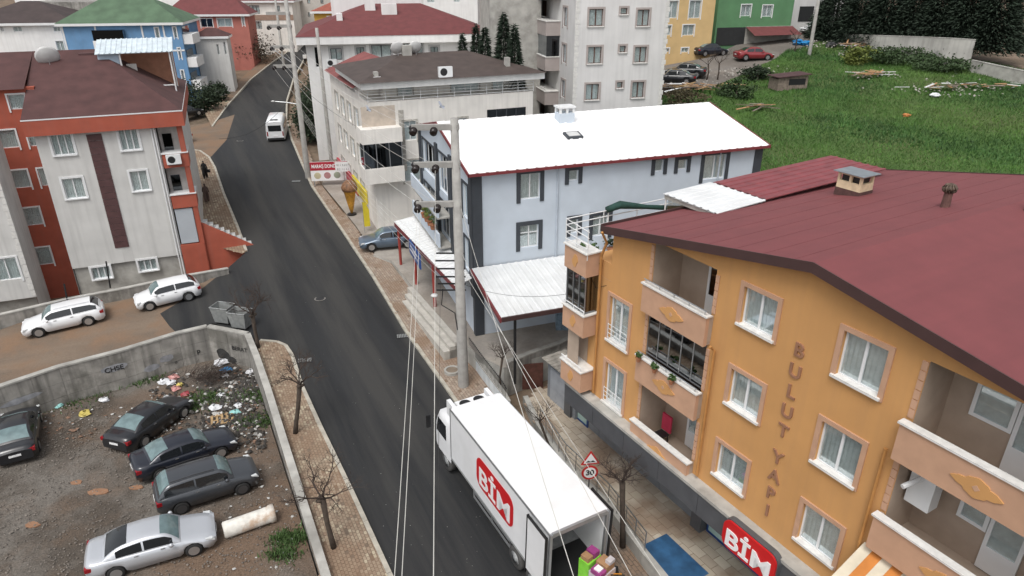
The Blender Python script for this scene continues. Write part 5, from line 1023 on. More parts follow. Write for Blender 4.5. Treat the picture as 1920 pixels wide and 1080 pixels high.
# open rear doors swung along the sides
for s in (-1, 1):
    dr = MB().box(.05, 1.25, s * 1.42 - .03, s * 1.42 + .03, z0 + .05, z1 - .08).build('rear_door', M_TW, TR); b = MB(); b.box(.05, 1.25, s * 1.42 - .045, s * 1.42 + .045, z1 - .08, z1 - .02); b.box(1.25, 1.31, s * 1.42 - .045, s * 1.42 + .045, z0, z1); b.box(.0, .05, s * 1.42 - .045, s * 1.42 + .045, z0, z1); b.build('door_seal', M_BLACK, dr)
Mlog = Matrix.Translation((4.15, 1.256, 2.62)) @ Matrix.Rotation(R(180), 4, 'Z')
bim_logo(bs, Mlog @ Matrix.Scale(.2, 4, (0, 1, 0)), 3.1, 1.55)
# chassis, guards and wheels
MB().box(.3, TL - .3, -.45, .45, .75, z0 - .13).build('chassis', M_BLACK, TR)
for s in (-1, 1):
    gd = MB(); [gd.box(2.9, 6.2, s * 1.16 - .02, s * 1.16 + .02, z, z + .1) for z in (.55, .85)]; [gd.box(x, x + .06, s * 1.15 - .03, s * 1.15 + .03, .55, 1.13) for x in (2.9, 4.5, 6.14)]; gd.build('side_guard', M_ALU, TR)
    for x in (1.15, 2.45, 7.0 + 1.95):
        w = MB(); w.lathe([(.3, -.14), (.47, -.15), (.5, -.1), (.5, .1), (.47, .15), (.3, .14)], 24, (x, s * 1.06, .5), 'y'); wo = w.build('wheel', mat('dusty_tyre', (.07, .068, .065), .9, .2, 5), TR, True)
        r = MB(); r.lathe([(.0, s * .03), (.12, s * .035), (.14, s * .015), (.27, s * .003), (.3, s * .02)], 20, (x, s * 1.2, .5), 'y'); r.build('rim', M_GREY, wo, True)
    for x in (1.8,): MB().box(x - .03, x + .03, s * .95 - .2, s * .95 + .2, .35, 1.0).build('mud_flap', M_BLACK, TR)
    MB().lathe([(.0, -.3), (.28, -.3), (.28, .3), (.0, .3)], 16, (3.6, s * .85, .75), 'x').build('tank', M_ALU, TR) if s < 0 else None
# cab
cx = TL + .12; cab = MB(); cab.grid([[(x, -w, .75), (x, -w, 1.5), (x, -w, zt - .25), (x, -w * .9, zt), (x, 0, zt + .04), (x, w * .9, zt), (x, w, zt - .25), (x, w, 1.5), (x, w, .75)] for x, w, zt in ((cx, 1.2, 3.0), (cx + .3, 1.22, 3.05), (cx + 1.3, 1.22, 2.95), (cx + 1.75, 1.15, 2.2), (cx + 1.85, 1.12, 1.5))])
cab.face([(cx + 1.85, -1.12, .75), (cx + 1.85, 1.12, .75), (cx + 1.85, 1.12, 1.25), (cx + 1.85, -1.12, 1.25)]); cab.build('cab', M_TW, TR, True)
for s in (-1, 1): MB().prism([(cx + .45, 1.75), (cx + 1.5, 1.75), (cx + 1.3, 2.6), (cx + .45, 2.6)], s * 1.225 - .012, s * 1.225 + .012, 'y').build('side_window', M_CGL, TR); b = MB(); b.box(cx + 1.75, cx + 1.85, min(s * 1.42, s * 1.62), max(s * 1.42, s * 1.62), 1.75, 2.45); b.tube([(cx + 1.6, s * 1.2, 2.5), (cx + 1.78, s * 1.5, 2.45)], .025, 6); b.tube([(cx + 1.6, s * 1.2, 1.9), (cx + 1.78, s * 1.5, 1.85)], .025, 6); b.build('mirror', M_BLACK, TR)
MB().prism([(cx + 1.36, 2.85), (cx + 1.77, 2.1), (cx + 1.83, 1.6), (cx + 1.845, 1.6), (cx + 1.785, 2.1), (cx + 1.38, 2.87)], -1.0, 1.0, 'y').build('windshield', M_CGL, TR)
b = MB(); b.box(cx - .1, cx + .5, -.75, .75, 3.35, 3.75); b.build('cooling_unit', M_TW, TR); b = MB(); [b.lathe([(.0, .011), (.26, .011), (.27, 0)], 18, (cx + .2, y, 3.752)) for y in (-.35, .35)]; b.build('cooling_fan', M_BLACK, TR); [MB().box(cx - .1, cx + .7, s * .95 - .09, s * .95 + .09, 3.1, 3.85).build('wind_deflector', M_TW, TR) for s in (-1, 1)]

# ---------------------------------------------------------------- goods on a pallet with a pallet truck behind the truck
def tloc(x, y, z): return TR.location + Matrix.Rotation(TR.rotation_euler.y, 3, 'Y').to_4x4().to_3x3() @ Vector((0, 0, 0)) + c * x + n * y + Vector((0, 0, z + x * math.tan(-TR.rotation_euler.y)))
MB().box(-1.75, -.02, -1.2, 1.2, 1.16, 1.21).build('tail_lift', M_GREY, TR)
p = tloc(-.62, -.5, 1.22); pal = empty('loaded_pallet', p, ta + .25, 'wooden pallet with wrapped boxes behind the truck', 'pallet'); M_WOOD = mat('pallet_wood', (.36, .24, .12), .8, .25, 6); M_CARD = mat('cardboard', (.35, .2, .1), .85, .15, 5); M_WRAP = mat('wrap_plastic', (.5, .47, .48), .3, .15, 5); M_LIME = mat('lime_box', (.22, .6, .05), .5, .15, 4); M_PINKB = mat('magenta_box', (.3, .05, .2), .5, .2, 6)
for k in range(5): MB().box(-.6, .6, -.4 + k * .19, -.29 + k * .19, .1, .13).build('deck_board', M_WOOD, pal)
for k in range(3): MB().box(-.58 + k * .53, -.48 + k * .53, -.4, .47, 0, .098).build('bearer', M_WOOD, pal)
for (x0, x1, y0, y1, z0_, z1_, m, nm, lab) in ((-.55, .05, -.38, .42, .135, .95, M_WRAP, 'wrapped_carton_stack', 'shrink wrapped carton stack on the pallet'), (-.5, 0, -.35, .1, .96, 1.25, M_CARD, 'carton', 'brown carton on top of the wrapped stack'), (.08, .55, -.3, .4, .135, 1.15, M_LIME, 'lime_package', 'lime green package on the pallet'), (-.52, -.05, .12, .45, .96, 1.15, M_PINKB, 'magenta_package', 'magenta package on the wrapped stack'), (-.4, -.15, .15, .4, 1.151, 1.2, M_WH, 'paper_pack', 'white paper pack on the magenta package'), (.12, .5, -.25, .05, 1.152, 1.4, M_PINKB, 'purple_package', 'purple package on top of the lime green one'), (.15, .5, .08, .36, 1.152, 1.34, M_CARD, 'small_carton', 'small brown carton on top of the lime green package'), (-.52, -.3, -.34, -.05, 1.252, 1.4, M_WRAP, 'wrapped_pack', 'small wrapped pack on the brown carton')):
    M_ = Matrix.Translation(p) @ Matrix.Rotation(ta + .25, 4, 'Z'); thing(nm, MB(M_).box(x0, x1, y0, y1, z0_, z1_), m, lab, 'package', 'goods on the pallet')
p2 = tloc(-1.35, -.8, 1.23); e = empty('pallet_truck', p2, ta + 2.6, 'orange and black pallet truck at the bottom edge behind the truck', 'pallet truck'); b = MB(); b.box(-.3, .3, -.25, .25, .2, .75); b.build('body', mat('orange_plastic', (.6, .23, .01), .4), e); b = MB(); b.box(-.34, .34, -.28, -.26, .4, .8); b.tube([(0, 0, .7), (.25, 0, 1.2), (.3, 0, 1.3)], .04, 6); b.tube([(.3, -.25, 1.3), (.3, .25, 1.3)], .03, 6); b.build('handle', M_BLACK, e); MB().box(-1.2, -.3, -.25, -.1, .08, .15).build('fork', M_BLACK, e); MB().box(-1.2, -.3, .1, .25, .08, .15).build('fork', M_BLACK, e)
# scooter far up the road
p = road(572, 118); e = empty('scooter', p, R(110), 'scooter with white box going up the road', 'scooter'); MB().box(-.35, .5, -.15, .15, .35, .75).build('body', M_BLACK, e); MB().box(-.85, -.35, -.28, .28, .8, 1.35).build('delivery_box', M_PVC, e)
for x in (-.55, .6): MB().lathe([(.0, -.06), (.28, -.06), (.28, .06), (.0, .06)], 14, (x, 0, .28), 'y').build('wheel', M_TYRE, e)
rd = MB(); rd.tube([(-.1, 0, .75), (0, 0, 1.1), (.1, 0, 1.45)], [.2, .24, .16], 8); rd.lathe([(.0, -.15), (.12, -.1), (.14, 0), (.11, .11), (.0, .14)], 10, (.12, 0, 1.66)); rd.tube([(.05, .2, 1.35), (.35, .3, 1.1), (.5, .25, 1.1)], .06, 6); rd.tube([(.05, -.2, 1.35), (.35, -.3, 1.1), (.5, -.25, 1.1)], .06, 6)
tag(rd.build('person', M_BLACK, None, True), 'rider in dark clothes on the scooter', 'person'); bpy.data.objects['person'].location = p; bpy.data.objects['person'].rotation_euler = (0, 0, R(110))
# ================================================================ POLES AND WIRES
M_POLE = mat('pole_concrete', (.33, .32, .3), .85, .15, 3, .2, 30, streak=.25); M_INS = mat('insulator', (.016, .011, .01), .25, .1); M_WIRE = mat('wire_aluminium', (.55, .54, .5), .5, .1); M_WIRED = mat('wire_black', (.02, .02, .02), .6)
def insulator(parent, p, q):
    """string of black discs from p towards q, in the parent's local space"""
    d = (Vector(q) - Vector(p)).normalized(); M = Matrix.Translation(p) @ d.to_track_quat('Z', 'Y').to_matrix().to_4x4(); b = MB(M); pr = []
    for k in range(3): pr += [(.06, .15 * k), (.17, .15 * k + .03), (.18, .15 * k + .08), (.07, .15 * k + .12)]
    b.lathe(pr, 12); b.build('insulator', M_INS, parent, True)
def up_pole(label, base, top, r0, r1, arms, name='utility_pole'):
    e = empty(name, base, 0, label, 'utility pole', 'concrete utility poles'); h = top - base
    MB().lathe([(r0, -.3), (r0, 0), (r1, h.z)], 18).build('shaft', M_POLE, e, True)
    for (z, dx, dy) in arms:
        b = MB(); b.prism([(.22, -.16), (.22, .16), (-.2, .16), (dx, dy + .08), (dx, dy - .08), (-.2, -.16)], z - .13, z + .13); b.build('cross_arm', M_POLE, e)
    return e
PB1 = road(869, 722, .12); top1 = at_y(853, 222, PB1.y); armz = [at_y(853, v, PB1.y).z - PB1.z for v in (238, 308, 382)]
P1 = up_pole('tall round concrete utility pole by the pavement with three cross arms', PB1, top1, .3, .19, [(z, -2.0, -.1) for z in armz])
W1 = []
for z in armz:
    for x in (-1.9, -.95):
        for dy, tgt in ((.12, (-1.5, 4, -.3)), (-.12, (0, -4, -.4))):
            a = Vector((x, dy, z - .12)); insulator(P1, a, a + Vector(tgt).normalized()); W1.append(PB1 + a + Vector(tgt).normalized() * .32)
lvz = [at_y(860, v, PB1.y).z - PB1.z for v in (476, 490, 505, 520, 533, 545)]
for k, z in enumerate(lvz): MB().box(-1.15 - .08 * (k % 2), .3, -.03, .03, z, z + .07).build('steel_arm', M_BLACK, P1)
b = MB(); b.tube([(-.9, 0, lvz[5] + .1), (-1.0, -.05, lvz[5] - .8), (-.3, -.2, lvz[5] - 1.2), (-.2, -.2, lvz[5] - 2.2)], .03, 6); b.build('cable_loop', M_WIRED, P1)
lp = MB(); lp.lathe([(.0, -.05), (.12, -.04), (.2, .02), (.16, .07), (.0, .1)], 12, (-1.35, -.1, lvz[5] - .25)); lp.build('street_lamp_head', M_DISH, P1, True)
PB2 = road(578, 332, .1); top2 = at_y(543, -10, PB2.y); a2 = [at_y(545, v, PB2.y).z - PB2.z for v in (25, 49, 88, 124)]
P2 = up_pole('concrete utility pole with four cross arms on the far right pavement', PB2, top2, .28, .17, [(z, -1.9, 0) for z in a2]); W2 = []
for z in a2[1:]:
    for x in (-1.8, -.9):
        a = Vector((x, -.15, z - .12)); insulator(P2, a, a + Vector((1.2, -4, 0))); W2.append(PB2 + a + Vector((1.2, -4, 0)).normalized() * .3)
        a = Vector((x, .15, z - .12)); insulator(P2, a, a + Vector((-.5, 4, .6)))
p = PB2 + Vector((1.6, 3.2, .3)); up_pole('second concrete pole standing close behind the four armed pole', p, Vector((p.x, p.y, p.z + 13.2)), .2, .15, [], 'utility_pole')
for (u, v, Y, lab) in ((520, 30, 118, 'distant concrete pole on the upper road'), (1528, 40, 88, 'concrete pole beside the white car on the upper street')):
    p = at_y(u, v, Y); gz_ = zr(Y) if u < 900 else zfield(p.x, Y); up_pole(lab, Vector((p.x, Y, gz_)), Vector((p.x, Y, gz_ + 12)), .22, .16, [(10.5, -1.2, 0)] if u < 900 else [])
def wire(a, b_, sag, label, r=.014, m=None, group='overhead power lines', n=20):
    pts = [a.lerp(b_, k / n) - Vector((0, 0, sag * 4 * (k / n) * (1 - k / n))) for k in range(n + 1)]
    tag(MB().tube(pts, r, 5).build('power_line', m or M_WIRE), label, 'wire', group)
nm = ['top outer', 'top inner', 'middle outer', 'middle inner', 'lower outer', 'lower inner']
for k in range(6): wire(W1[2 * k], W2[k], .9, f'{nm[k]} power line running from the near pole to the far pole', .009)
def near_wire(start, uv, drop, label, r=.016, m=None):
    d = ray(*uv); z = start.z - drop; q = Vector((0, 0, HC)) + d * ((z - HC) / d.z); e_ = start + (q - start) * 2.2; e_.z = start.z - drop * .6; wire(start, e_, drop * .9, label, r, m)
near_wire(W1[9], (738, 1080), 1.0, 'leftmost of the near lines hanging over the road', .01); near_wire(W1[9] + Vector((.15, 0, 0)), (752, 1080), 1.0, 'second from left of the near lines over the road', .01); near_wire(W1[7], (812, 1080), 1.0, 'third from left of the near lines over the road', .01)
near_wire(PB1 + Vector((-1, 0, lvz[3])), (819, 1080), .8, 'thin dark cable hanging over the road right of the pale lines', .008, M_WIRED)
for (u, z, lab) in ((1078, armz[2] - .2, 'left of three pale lines crossing above the truck'), (1188, lvz[0], 'middle of three pale lines crossing above the truck'), (1243, lvz[2], 'right of three pale lines crossing above the truck')): near_wire(PB1 + Vector((.2, -.2, z)), (u, 1080), .7, lab, .01)
wire(PB1 + Vector((.2, 0, lvz[4])), O.o + O.ex * 1 + Vector((0, 0, 9)), .6, 'dark service cable from the near pole to the orange block', .01, M_WIRED); wire(PB2 + Vector((0, 0, 9)), CR.o + Vector((0, 0, 9)), .4, 'dark service cable from the far pole to the cream house', .012, M_WIRED); wire(PB2 + Vector((0, 0, 8.5)), LB.o + LB.ex * 9 + Vector((0, 6, 8)), 1.2, 'dark cable crossing the road to the left block', .015, M_WIRED)
for k in range(4): wire(PB2 + Vector((-.3, 0, 7.5 - .25 * k)), PB1 + Vector((-1.1, .1, lvz[k])), 1.0, ['uppermost', 'second', 'third', 'lowest'][k] + ' low voltage line between the two poles', .008)
for (v, lab, Y) in ((190, 'street lamp on an arm from the far pole', PB2.y), (94, 'higher street lamp beside the far pole', PB2.y)):
    p = at_y(514, v, Y); e = empty('street_lamp', p, 0, lab, 'street lamp'); MB().tube([(0, 0, 0), (1.2, 0, -.1 if v > 100 else -.9), (2.4, 0, -.3 if v > 100 else -1.8)], .035, 6).build('arm', M_STEEL, e); MB().lathe([(.0, -.06), (.14, -.04), (.2, .02), (.0, .1)], 12, (-.1, 0, 0)).build('lamp_head', M_DISH, e, True)
# ================================================================ TREES
M_BARK = mat('bark', (.06, .045, .034), .9, .3, 5, .5, 20); M_TWIG = mat('twigs', (.05, .035, .028), .9, .2, 4)
def bare_tree(label, base, fork, crown, depth=5, r=.11, n0=5, spread=.7, seed=1, pollard=True, group='bare street trees'):
    rnd = random.Random(seed); e = empty('bare_tree', base, 0, label, 'tree', group); f = fork - base
    t = MB(); mid = f * .5 + Vector((rnd.uniform(-.1, .1), rnd.uniform(-.1, .1), 0)); t.tube([(0, 0, -.2), mid * .5, mid, f], [r * 1.2, r, r * .9, r * 1.1], 10)
    if pollard:
        for _ in range(3): a = rnd.uniform(0, 6.28); t.tube([f * .95, f * .98 + Vector((math.cos(a), math.sin(a), .3)) * r * 2.2], [r * .8, r * .65], 8)
    t.build('trunk', M_BARK, e, True); br = MB()
    def grow(p, d, L, rr, k):
        q = p + d * L + Vector((0, 0, L * .08)); m_ = p.lerp(q, .5) + Vector((rnd.uniform(-.1, .1), rnd.uniform(-.1, .1), rnd.uniform(-.05, .1))) * L; br.tube([p, m_, q], [rr, rr * .8, rr * .6], 5 if k > 1 else 4, False)
        if k == 0: return
        for _ in range(rnd.choice((2, 3, 3))):
            nd = (d + Vector((rnd.gauss(0, spread), rnd.gauss(0, spread), rnd.gauss(.12, spread * .6)))).normalized(); grow(q if rnd.random() < .6 else m_, nd, L * rnd.uniform(.6, .85), rr * .6, k - 1)
    for k in range(n0):
        a = 6.28 * k / n0 + rnd.uniform(-.4, .4); d = Vector((math.cos(a) * .8, math.sin(a) * .8, rnd.uniform(.4, 1.1))).normalized(); grow(f.copy(), d, crown * .36, r * .4, depth)
    br.build('branches', M_TWIG, e, False); return e
def vtop(base, u, v): q = at_y(u, v, base.y); return q
for (bu, bv, fu, fv, cr_, lab, sd, fn) in ((627, 1030, 605, 935, 2.0, 'pollarded bare tree nearest the camera on the left pavement', 3, road), (553, 815, 562, 720, 1.7, 'pollarded bare tree halfway along the left pavement', 5, road), (485, 655, 473, 590, 2.0, 'bare tree by the rubbish containers at the corner', 8, road), (1168, 1020, 1167, 905, 1.3, 'slim bare tree beside the steel railing', 11, lambda u, v: at(u, v, ZT - .3)), (938, 742, 942, 672, 1.1, 'bare sapling by the white wall near the utility pole', 14, road), (1035, 855, 1012, 790, 1.2, 'leaning bare sapling behind the truck cab', 17, lambda u, v: at(u, v, ZT - .3))):
    b0 = fn(bu, bv); b0.z += .08; bare_tree(lab, b0, vtop(b0, fu, fv), cr_, seed=sd, r=.11 if cr_ > 1.25 else .06, pollard=fn is road and cr_ > 1.2)
for (u, v, h, lab, sd) in ((1165, 215, 4.5, 'bare tree showing over the white roof', 21), (1325, 150, 4.5, 'bare thin tree beside the upper street cars', 22), (1345, 150, 5, 'second bare thin tree beside the upper street cars', 23), (1490, 98, 4, 'bare shrub near the blue rubbish sacks', 24)):
    b0 = field(u, v); bare_tree(lab, b0, b0 + Vector((0, 0, h * .35)), h * .45, 3, .08, 4, .5, sd, False, 'bare trees on the slope')
def shrub(name, label, loc, rx, ry, rz_, n, size, m, cat='shrub', group=None, trunk=True):
    e = empty(name, loc, 0, label, cat, group); leaves(n, 0, 0, rz_ * .95, rx, ry, rz_, size).build('crown', m, e)
    MB().tube([(0, 0, -.2), (0, 0, rz_ * 1.1)], [.12, .05], 6).build('trunk', M_BARK, e); return e
def conifer(label, loc, h, r, m, group):
    e = empty('conifer', loc, 0, label, 'tree', group); MB().tube([(0, 0, -.2), (0, 0, h * .92)], [h * .02 + .05, .03], 7).build('trunk', M_BARK, e); mb = MB()
    sc = .75 + r * .22
    for k in range(int(h * 9)):
        t = (k + .5) / (h * 9); z = h * (.04 + .95 * t); rr = r * (1 - t) ** .75 * (1 + .12 * math.sin(k * 2.1))
        for _ in range(int((70 * (1 - t) + 16) * min(3.4, .5 + r * .8))):
            a = random.uniform(0, 6.283); q = rr * random.uniform(.5, 1.08); p = Vector((math.cos(a) * q, math.sin(a) * q, z + random.gauss(0, .15) - q * .2)); d = Vector((math.cos(a), math.sin(a), random.uniform(-.6, .35))).normalized() * random.uniform(.2, .42) * sc; w = d.cross(Vector((random.gauss(0, 1), random.gauss(0, 1), 1))).normalized() * .06 * sc; mb.face([p - w, p + d, p + w])
    mb.build('crown', m, e); return e
M_CON = mat('conifer_needles', (.016, .03, .016), .8, .5, 4); M_BUSH = mat('bush_dark', (.02, .035, .015), .8, .5, 5); M_IVY = mat('ivy', (.035, .065, .02), .75, .5, 5)
for k, (u, v, Y, h, r) in enumerate(((868, 112, 66, 5.5, 1.1), (893, 100, 66, 6, 1.1), (910, 130, 63, 7, 1.3), (945, 135, 61, 9, 1.6), (965, 140, 60, 7.5, 1.3))): p = at_y(u, v, Y); conifer(['conifer left of the pair behind the terrace', 'slim conifer second from left behind the terrace', 'conifer in the middle of the group by the grey block', 'tallest conifer beside the grey block', 'conifer touching the grey block'][k], Vector((p.x, p.y, zr(Y) - .5 if k < 2 else 1.5)), p.z - zr(Y) + h * .5, r * 1.3, M_CON, 'conifers beside the grey block')
for k in range(7):
    u = 1585 + k * 50; p = field(u, 84 + k * 8); p.y += 4; p.z = UW[min(k // 2, 3)].z - 1.2; conifer('dense dark conifer, number %s from the left above the retaining wall' % ['one', 'two', 'three', 'four', 'five', 'six', 'seven'][k], p, 9.5 + (k % 3), 3.4, M_CON, 'row of dark conifers above the wall')
for (u, v, rx, rz_, n, lab, m) in ((590, 262, 2.0, 2.2, 5000, 'large dark bush on the bank right of the road', M_BUSH), (598, 232, 1.8, 2.6, 5000, 'tall dark bush beside the cream house', M_BUSH), (368, 208, 2.6, 1.9, 3500, 'dark evergreen bushes left of the road below the blue house', M_BUSH), (410, 190, 1.4, 1.2, 1500, 'smaller evergreen bush at the pavement edge', M_BUSH), (470, 118, 4, 2.2, 3000, 'brown winter thicket on the left bank of the upper road', mat('thicket', (.07, .055, .035), .9, .4, 5))):
    p = road(u, v); shrub('bush', lab, p, rx, rx * .8, rz_, n, .2, m, group='bushes along the road')
for (u, v, rx, rz_, n, lab, m) in ((1608, 122, 1.6, 1.0, 1800, 'bright yellow-green bush on the field', MLEAFY), (1380, 185, 1.8, 1.0, 1600, 'olive bush at the left of the field', M_IVY), (1690, 116, 4.2, .75, 4500, 'ivy mound against the retaining wall', M_IVY), (1290, 205, 2.6, .9, 1600, 'brown undergrowth behind the white roof', mat('undergrowth', (.09, .075, .04), .9, .4, 5)), (1770, 132, 3.2, .6, 2500, 'ivy mound at the right end of the wall', M_IVY), (1420, 150, 1.6, .7, 1200, 'dark weeds around the shed', M_BUSH)):
    p = field(u, v); shrub('bush', lab, p, rx, rx * .7, rz_, n, .17, m, group='bushes on the field')
# grass on the field: blades as one mass
def blades(name, pts, h, m, label, parent=None):
    mb = MB()
    for p in pts:
        a = random.uniform(0, 6.283); w = Vector((math.cos(a), math.sin(a), 0)) * h * random.uniform(.12, .22); l_ = Vector((random.gauss(0, .45), random.gauss(0, .45), 1)) * h * random.uniform(.5, 1.3)
        mb.face([p - w, p + w, p + l_])
    o = mb.build(name, m); tag(o, label, 'grass', kind='stuff'); return o
M_GRB = mat('grass_blades', (.062, .145, .024), .7, .45, .35)
sets = ([], [], []); 
while sum(map(len, sets)) < 95000:
    x, y = random.uniform(13, 75), random.uniform(44, 98)
    if not inside((x, y), fp): continue
    q = math.sin(x * .33 + 1.2 * math.sin(y * .21)) + math.sin(y * .41 + 1.7 * math.sin(x * .17)) + random.gauss(0, .55)
    sets[0 if -.9 < q < 1.0 else (1 if q >= 1.0 else 2)].append(Vector((x, y, zfield(x, y) + .15 * math.sin(x * .7) * math.cos(y * .6) + .1 * math.sin(x * .23 + y * .31))))
blades('grass', sets[0], .22, M_GRB, 'rough green grass covering the sloping field'); blades('pale_grass', sets[1], .2, mat('grass_pale', (.085, .165, .03), .7, .4, .5), 'paler yellowish grass patches on the sloping field'); blades('dark_weeds', sets[2], .26, mat('grass_dark', (.042, .11, .022), .7, .4, .6), 'darker leafy weeds in patches on the sloping field')
gp = []
for (u, v, rr, n) in ((135, 742, 1.6, 900), (60, 760, 1.5, 700), (265, 712, 1.0, 500), (478, 745, 1.0, 700), (480, 790, .9, 700), (400, 745, .9, 500), (360, 760, 1.2, 500), (545, 1010, .7, 700), (530, 1040, .6, 400), (330, 760, .8, 300)):
    c_ = lot(u, v)
    for _ in range(n): x, y = random.gauss(c_.x, rr * .6), random.gauss(c_.y, rr * .35); gp.append(Vector((x, y, lotz(x, y))))
blades('weeds', gp, .22, MLEAF, 'green weeds growing along the lot walls')
# ================================================================ LITTER, STONES, RUBBISH
def scraps(name, pts, s0, s1, m, label, cat='litter', h=.4):
    mb = MB()
    for p in pts:
        a = random.uniform(0, 6.283); s = random.uniform(s0, s1); ring = [p + Vector((math.cos(a + t) * s * random.uniform(.5, 1), math.sin(a + t) * s * random.uniform(.4, .9), random.uniform(0, s * h))) for t in (0, 1.3, 2.5, 3.8, 5)]; top = p + Vector((0, 0, s * h * 1.4)); i = [mb.pt(q) for q in ring] + [mb.pt(top)]
        mb.f += [[i[k], i[(k + 1) % 5], i[5]] for k in range(5)]
    o = mb.build(name, m); return tag(o, label, cat, kind='stuff')
def rnd_lot(n, boxes):
    o = []
    for _ in range(n): u0, v0, u1, v1 = random.choice(boxes); p = lot(random.uniform(u0, u1), random.uniform(v0, v1)); p.z = lotz(p.x, p.y) + .03; o.append(p)
    return o
HEAP = [(280, 700, 480, 830), (420, 690, 485, 800), (380, 720, 500, 850)]
scraps('stones', rnd_lot(3600, [(-20, 830, 560, 1079), (0, 780, 560, 1079), (-20, 760, 300, 860)]), .02, .075, mat('gravel', (.16, .14, .12), .9, .4, 3), 'grey gravel strewn over the parking lot', 'gravel', .6)
scraps('heap_litter', rnd_lot(130, HEAP), .06, .2, mat('litter_mixed', (.4, .39, .37), .7, .7, 1.5), 'crumpled pale bags and wrappers spread over the rubbish heap', 'litter', .7)
scraps('white_litter', rnd_lot(430, HEAP + HEAP + [(20, 760, 480, 800), (430, 860, 570, 1070)]), .03, .13, mat('litter_white', (.44, .44, .42), .7, .2, 5), 'white scraps of litter over the lot and the rubbish heap')
scraps('dark_litter', rnd_lot(900, HEAP), .05, .2, mat('litter_dark', (.05, .045, .04), .8, .5, 3), 'dark soil and rubbish clods on the heap by the wall', 'litter', .8)
scraps('brown_litter', rnd_lot(260, HEAP + [(0, 780, 480, 830)]), .05, .18, mat('litter_brown', (.2, .12, .08), .8, .4, 3), 'brown cardboard and earth scraps on the heap')
def bag(label, p, s, m):
    mb = MB(Matrix.Translation(p)); pr = []; rows = []
    for k in range(6):
        t = k / 5; r = s * (math.sin(math.pi * (.12 + .83 * t)) ** .7); rows.append([(r * math.cos(6.283 * j / 9) * random.uniform(.5, 1.35), r * math.sin(6.283 * j / 9) * random.uniform(.5, 1.35), s * .85 * t + random.uniform(-.06, .1) * s) for j in range(9)]); rows[-1].append(rows[-1][0])
    mb.grid(rows); return thing('rubbish_bag', mb, m, label, 'bag', 'rubbish bags on the lot')
MW_, MBL_, MPK, MYE, MTQ = mat('bag_white', (.66, .67, .69), .4, .15, 5), mat('bag_blue', (.02, .22, .5), .4), mat('bag_pink', (.5, .24, .22), .5, .2, 5), mat('bag_yellow', (.55, .45, .12), .5, .2, 5), mat('bag_teal', (.25, .5, .48), .5)
for (u, v, s, m, lab) in ((415, 683, .42, MW_, 'large white bag against the back wall'), (425, 697, .33, MBL_, 'bright blue bag by the wall corner'), (421, 708, .25, MW_, 'white bag just below the blue bag'), (308, 718, .33, MW_, 'white bag at the left of the heap'), (326, 710, .3, MPK, 'pink bag leaning on the white one'), (321, 720, .28, MW_, 'whitish bag among the pink ones'), (330, 731, .27, MPK, 'pale pink bag in front of the heap'), (338, 723, .2, MYE, 'yellow bag at the edge of the heap'), (415, 744, .24, MW_, 'white bag in the middle of the heap'), (403, 768, .34, MW_, 'white bag near the broken pallet'), (442, 776, .27, MTQ, 'teal bag beside the broken pallet'), (447, 763, .24, MW_, 'light bag behind the teal one'), (348, 741, .25, mat('bag_red', (.3, .04, .05), .5), 'dark red bag behind the far black sedan'), (196, 752, .26, MW_, 'white paper bag on the left of the lot'), (160, 778, .3, MYE, 'pale yellow bag on the gravel'), (95, 760, .28, MW_, 'white bag in the weeds by the wall'), (112, 762, .25, MTQ, 'pale teal bag in the weeds by the wall'), (470, 700, .3, MW_, 'grey white bag at the foot of the low wall')):
    bag(lab, lot(u, v), s, m)
c_ = lot(395, 715); tb = MB()
for _ in range(260): a = Vector((random.gauss(0, .7), random.gauss(0, .4), random.uniform(.05, .7))); d = Vector((random.gauss(.6, .4), random.gauss(.3, .4), random.gauss(.2, .3))); tb.tube([a, a + d * .4 + Vector((0, 0, .08)), a + d * .8], [.014, .01, .006], 4, False)
o = thing('brushwood_pile', tb, M_TWIG, 'heap of dark cut brushwood on the rubbish by the wall', 'brushwood'); o.location = c_; o['kind'] = 'stuff'
p = lot(418, 788); e = empty('broken_pallet', p, .4, 'broken wooden pallet lying on the rubbish', 'pallet'); [MB().box(-.6 + k * .26, -.48 + k * .26, -.5, .5, .1, .13).build('slat', M_WOOD, e) for k in range(5)]; [MB().box(-.62, .6, -.45 + k * .42, -.38 + k * .42, .02, .098).build('bearer', M_WOOD, e) for k in range(3)]
# big white pipe
p = lot(492, 982); q = lot(445, 998); t = (p - q).normalized(); e = empty('concrete_pipe', (q + (p - q) * .5) + Vector((0, 0, .36)), math.atan2(t.y, t.x), 'short white concrete pipe lying in the lot', 'pipe'); b = MB(); b.lathe([(.3, -1.05), (.36, -1.0), (.36, .85), (.4, .9), (.4, 1.1), (.31, 1.1), (.3, -1.05)], 22, (0, 0, 0), 'x'); b.build('pipe_wall', mat('pipe_white', (.6, .58, .53), .7, .2, 3, dirt=(.35, .2, .1), dirtamt=.7), e, True)
for (u, v, s) in ((185, 923, .45), (145, 905, .3), (255, 915, .3), (60, 985, .35)):
    p = lot(u, v); mb = MB(Matrix.Translation(p)); mb.prism([(math.cos(t) * s * random.uniform(.7, 1.2), math.sin(t) * s * .6 * random.uniform(.7, 1.2)) for t in (0, .8, 1.6, 2.4, 3.2, 4, 4.8, 5.6)], .0, .05); thing('clay_patch', mb, mat('clay', (.26, .14, .08), .9, .2, 4), {185: 'largest brown board piece on the gravel', 145: 'brown clay piece left of the largest one', 255: 'brown clay piece right of the largest one', 60: 'pale brown clay piece at the left of the lot'}[u], 'clay piece', 'clay pieces on the lot')
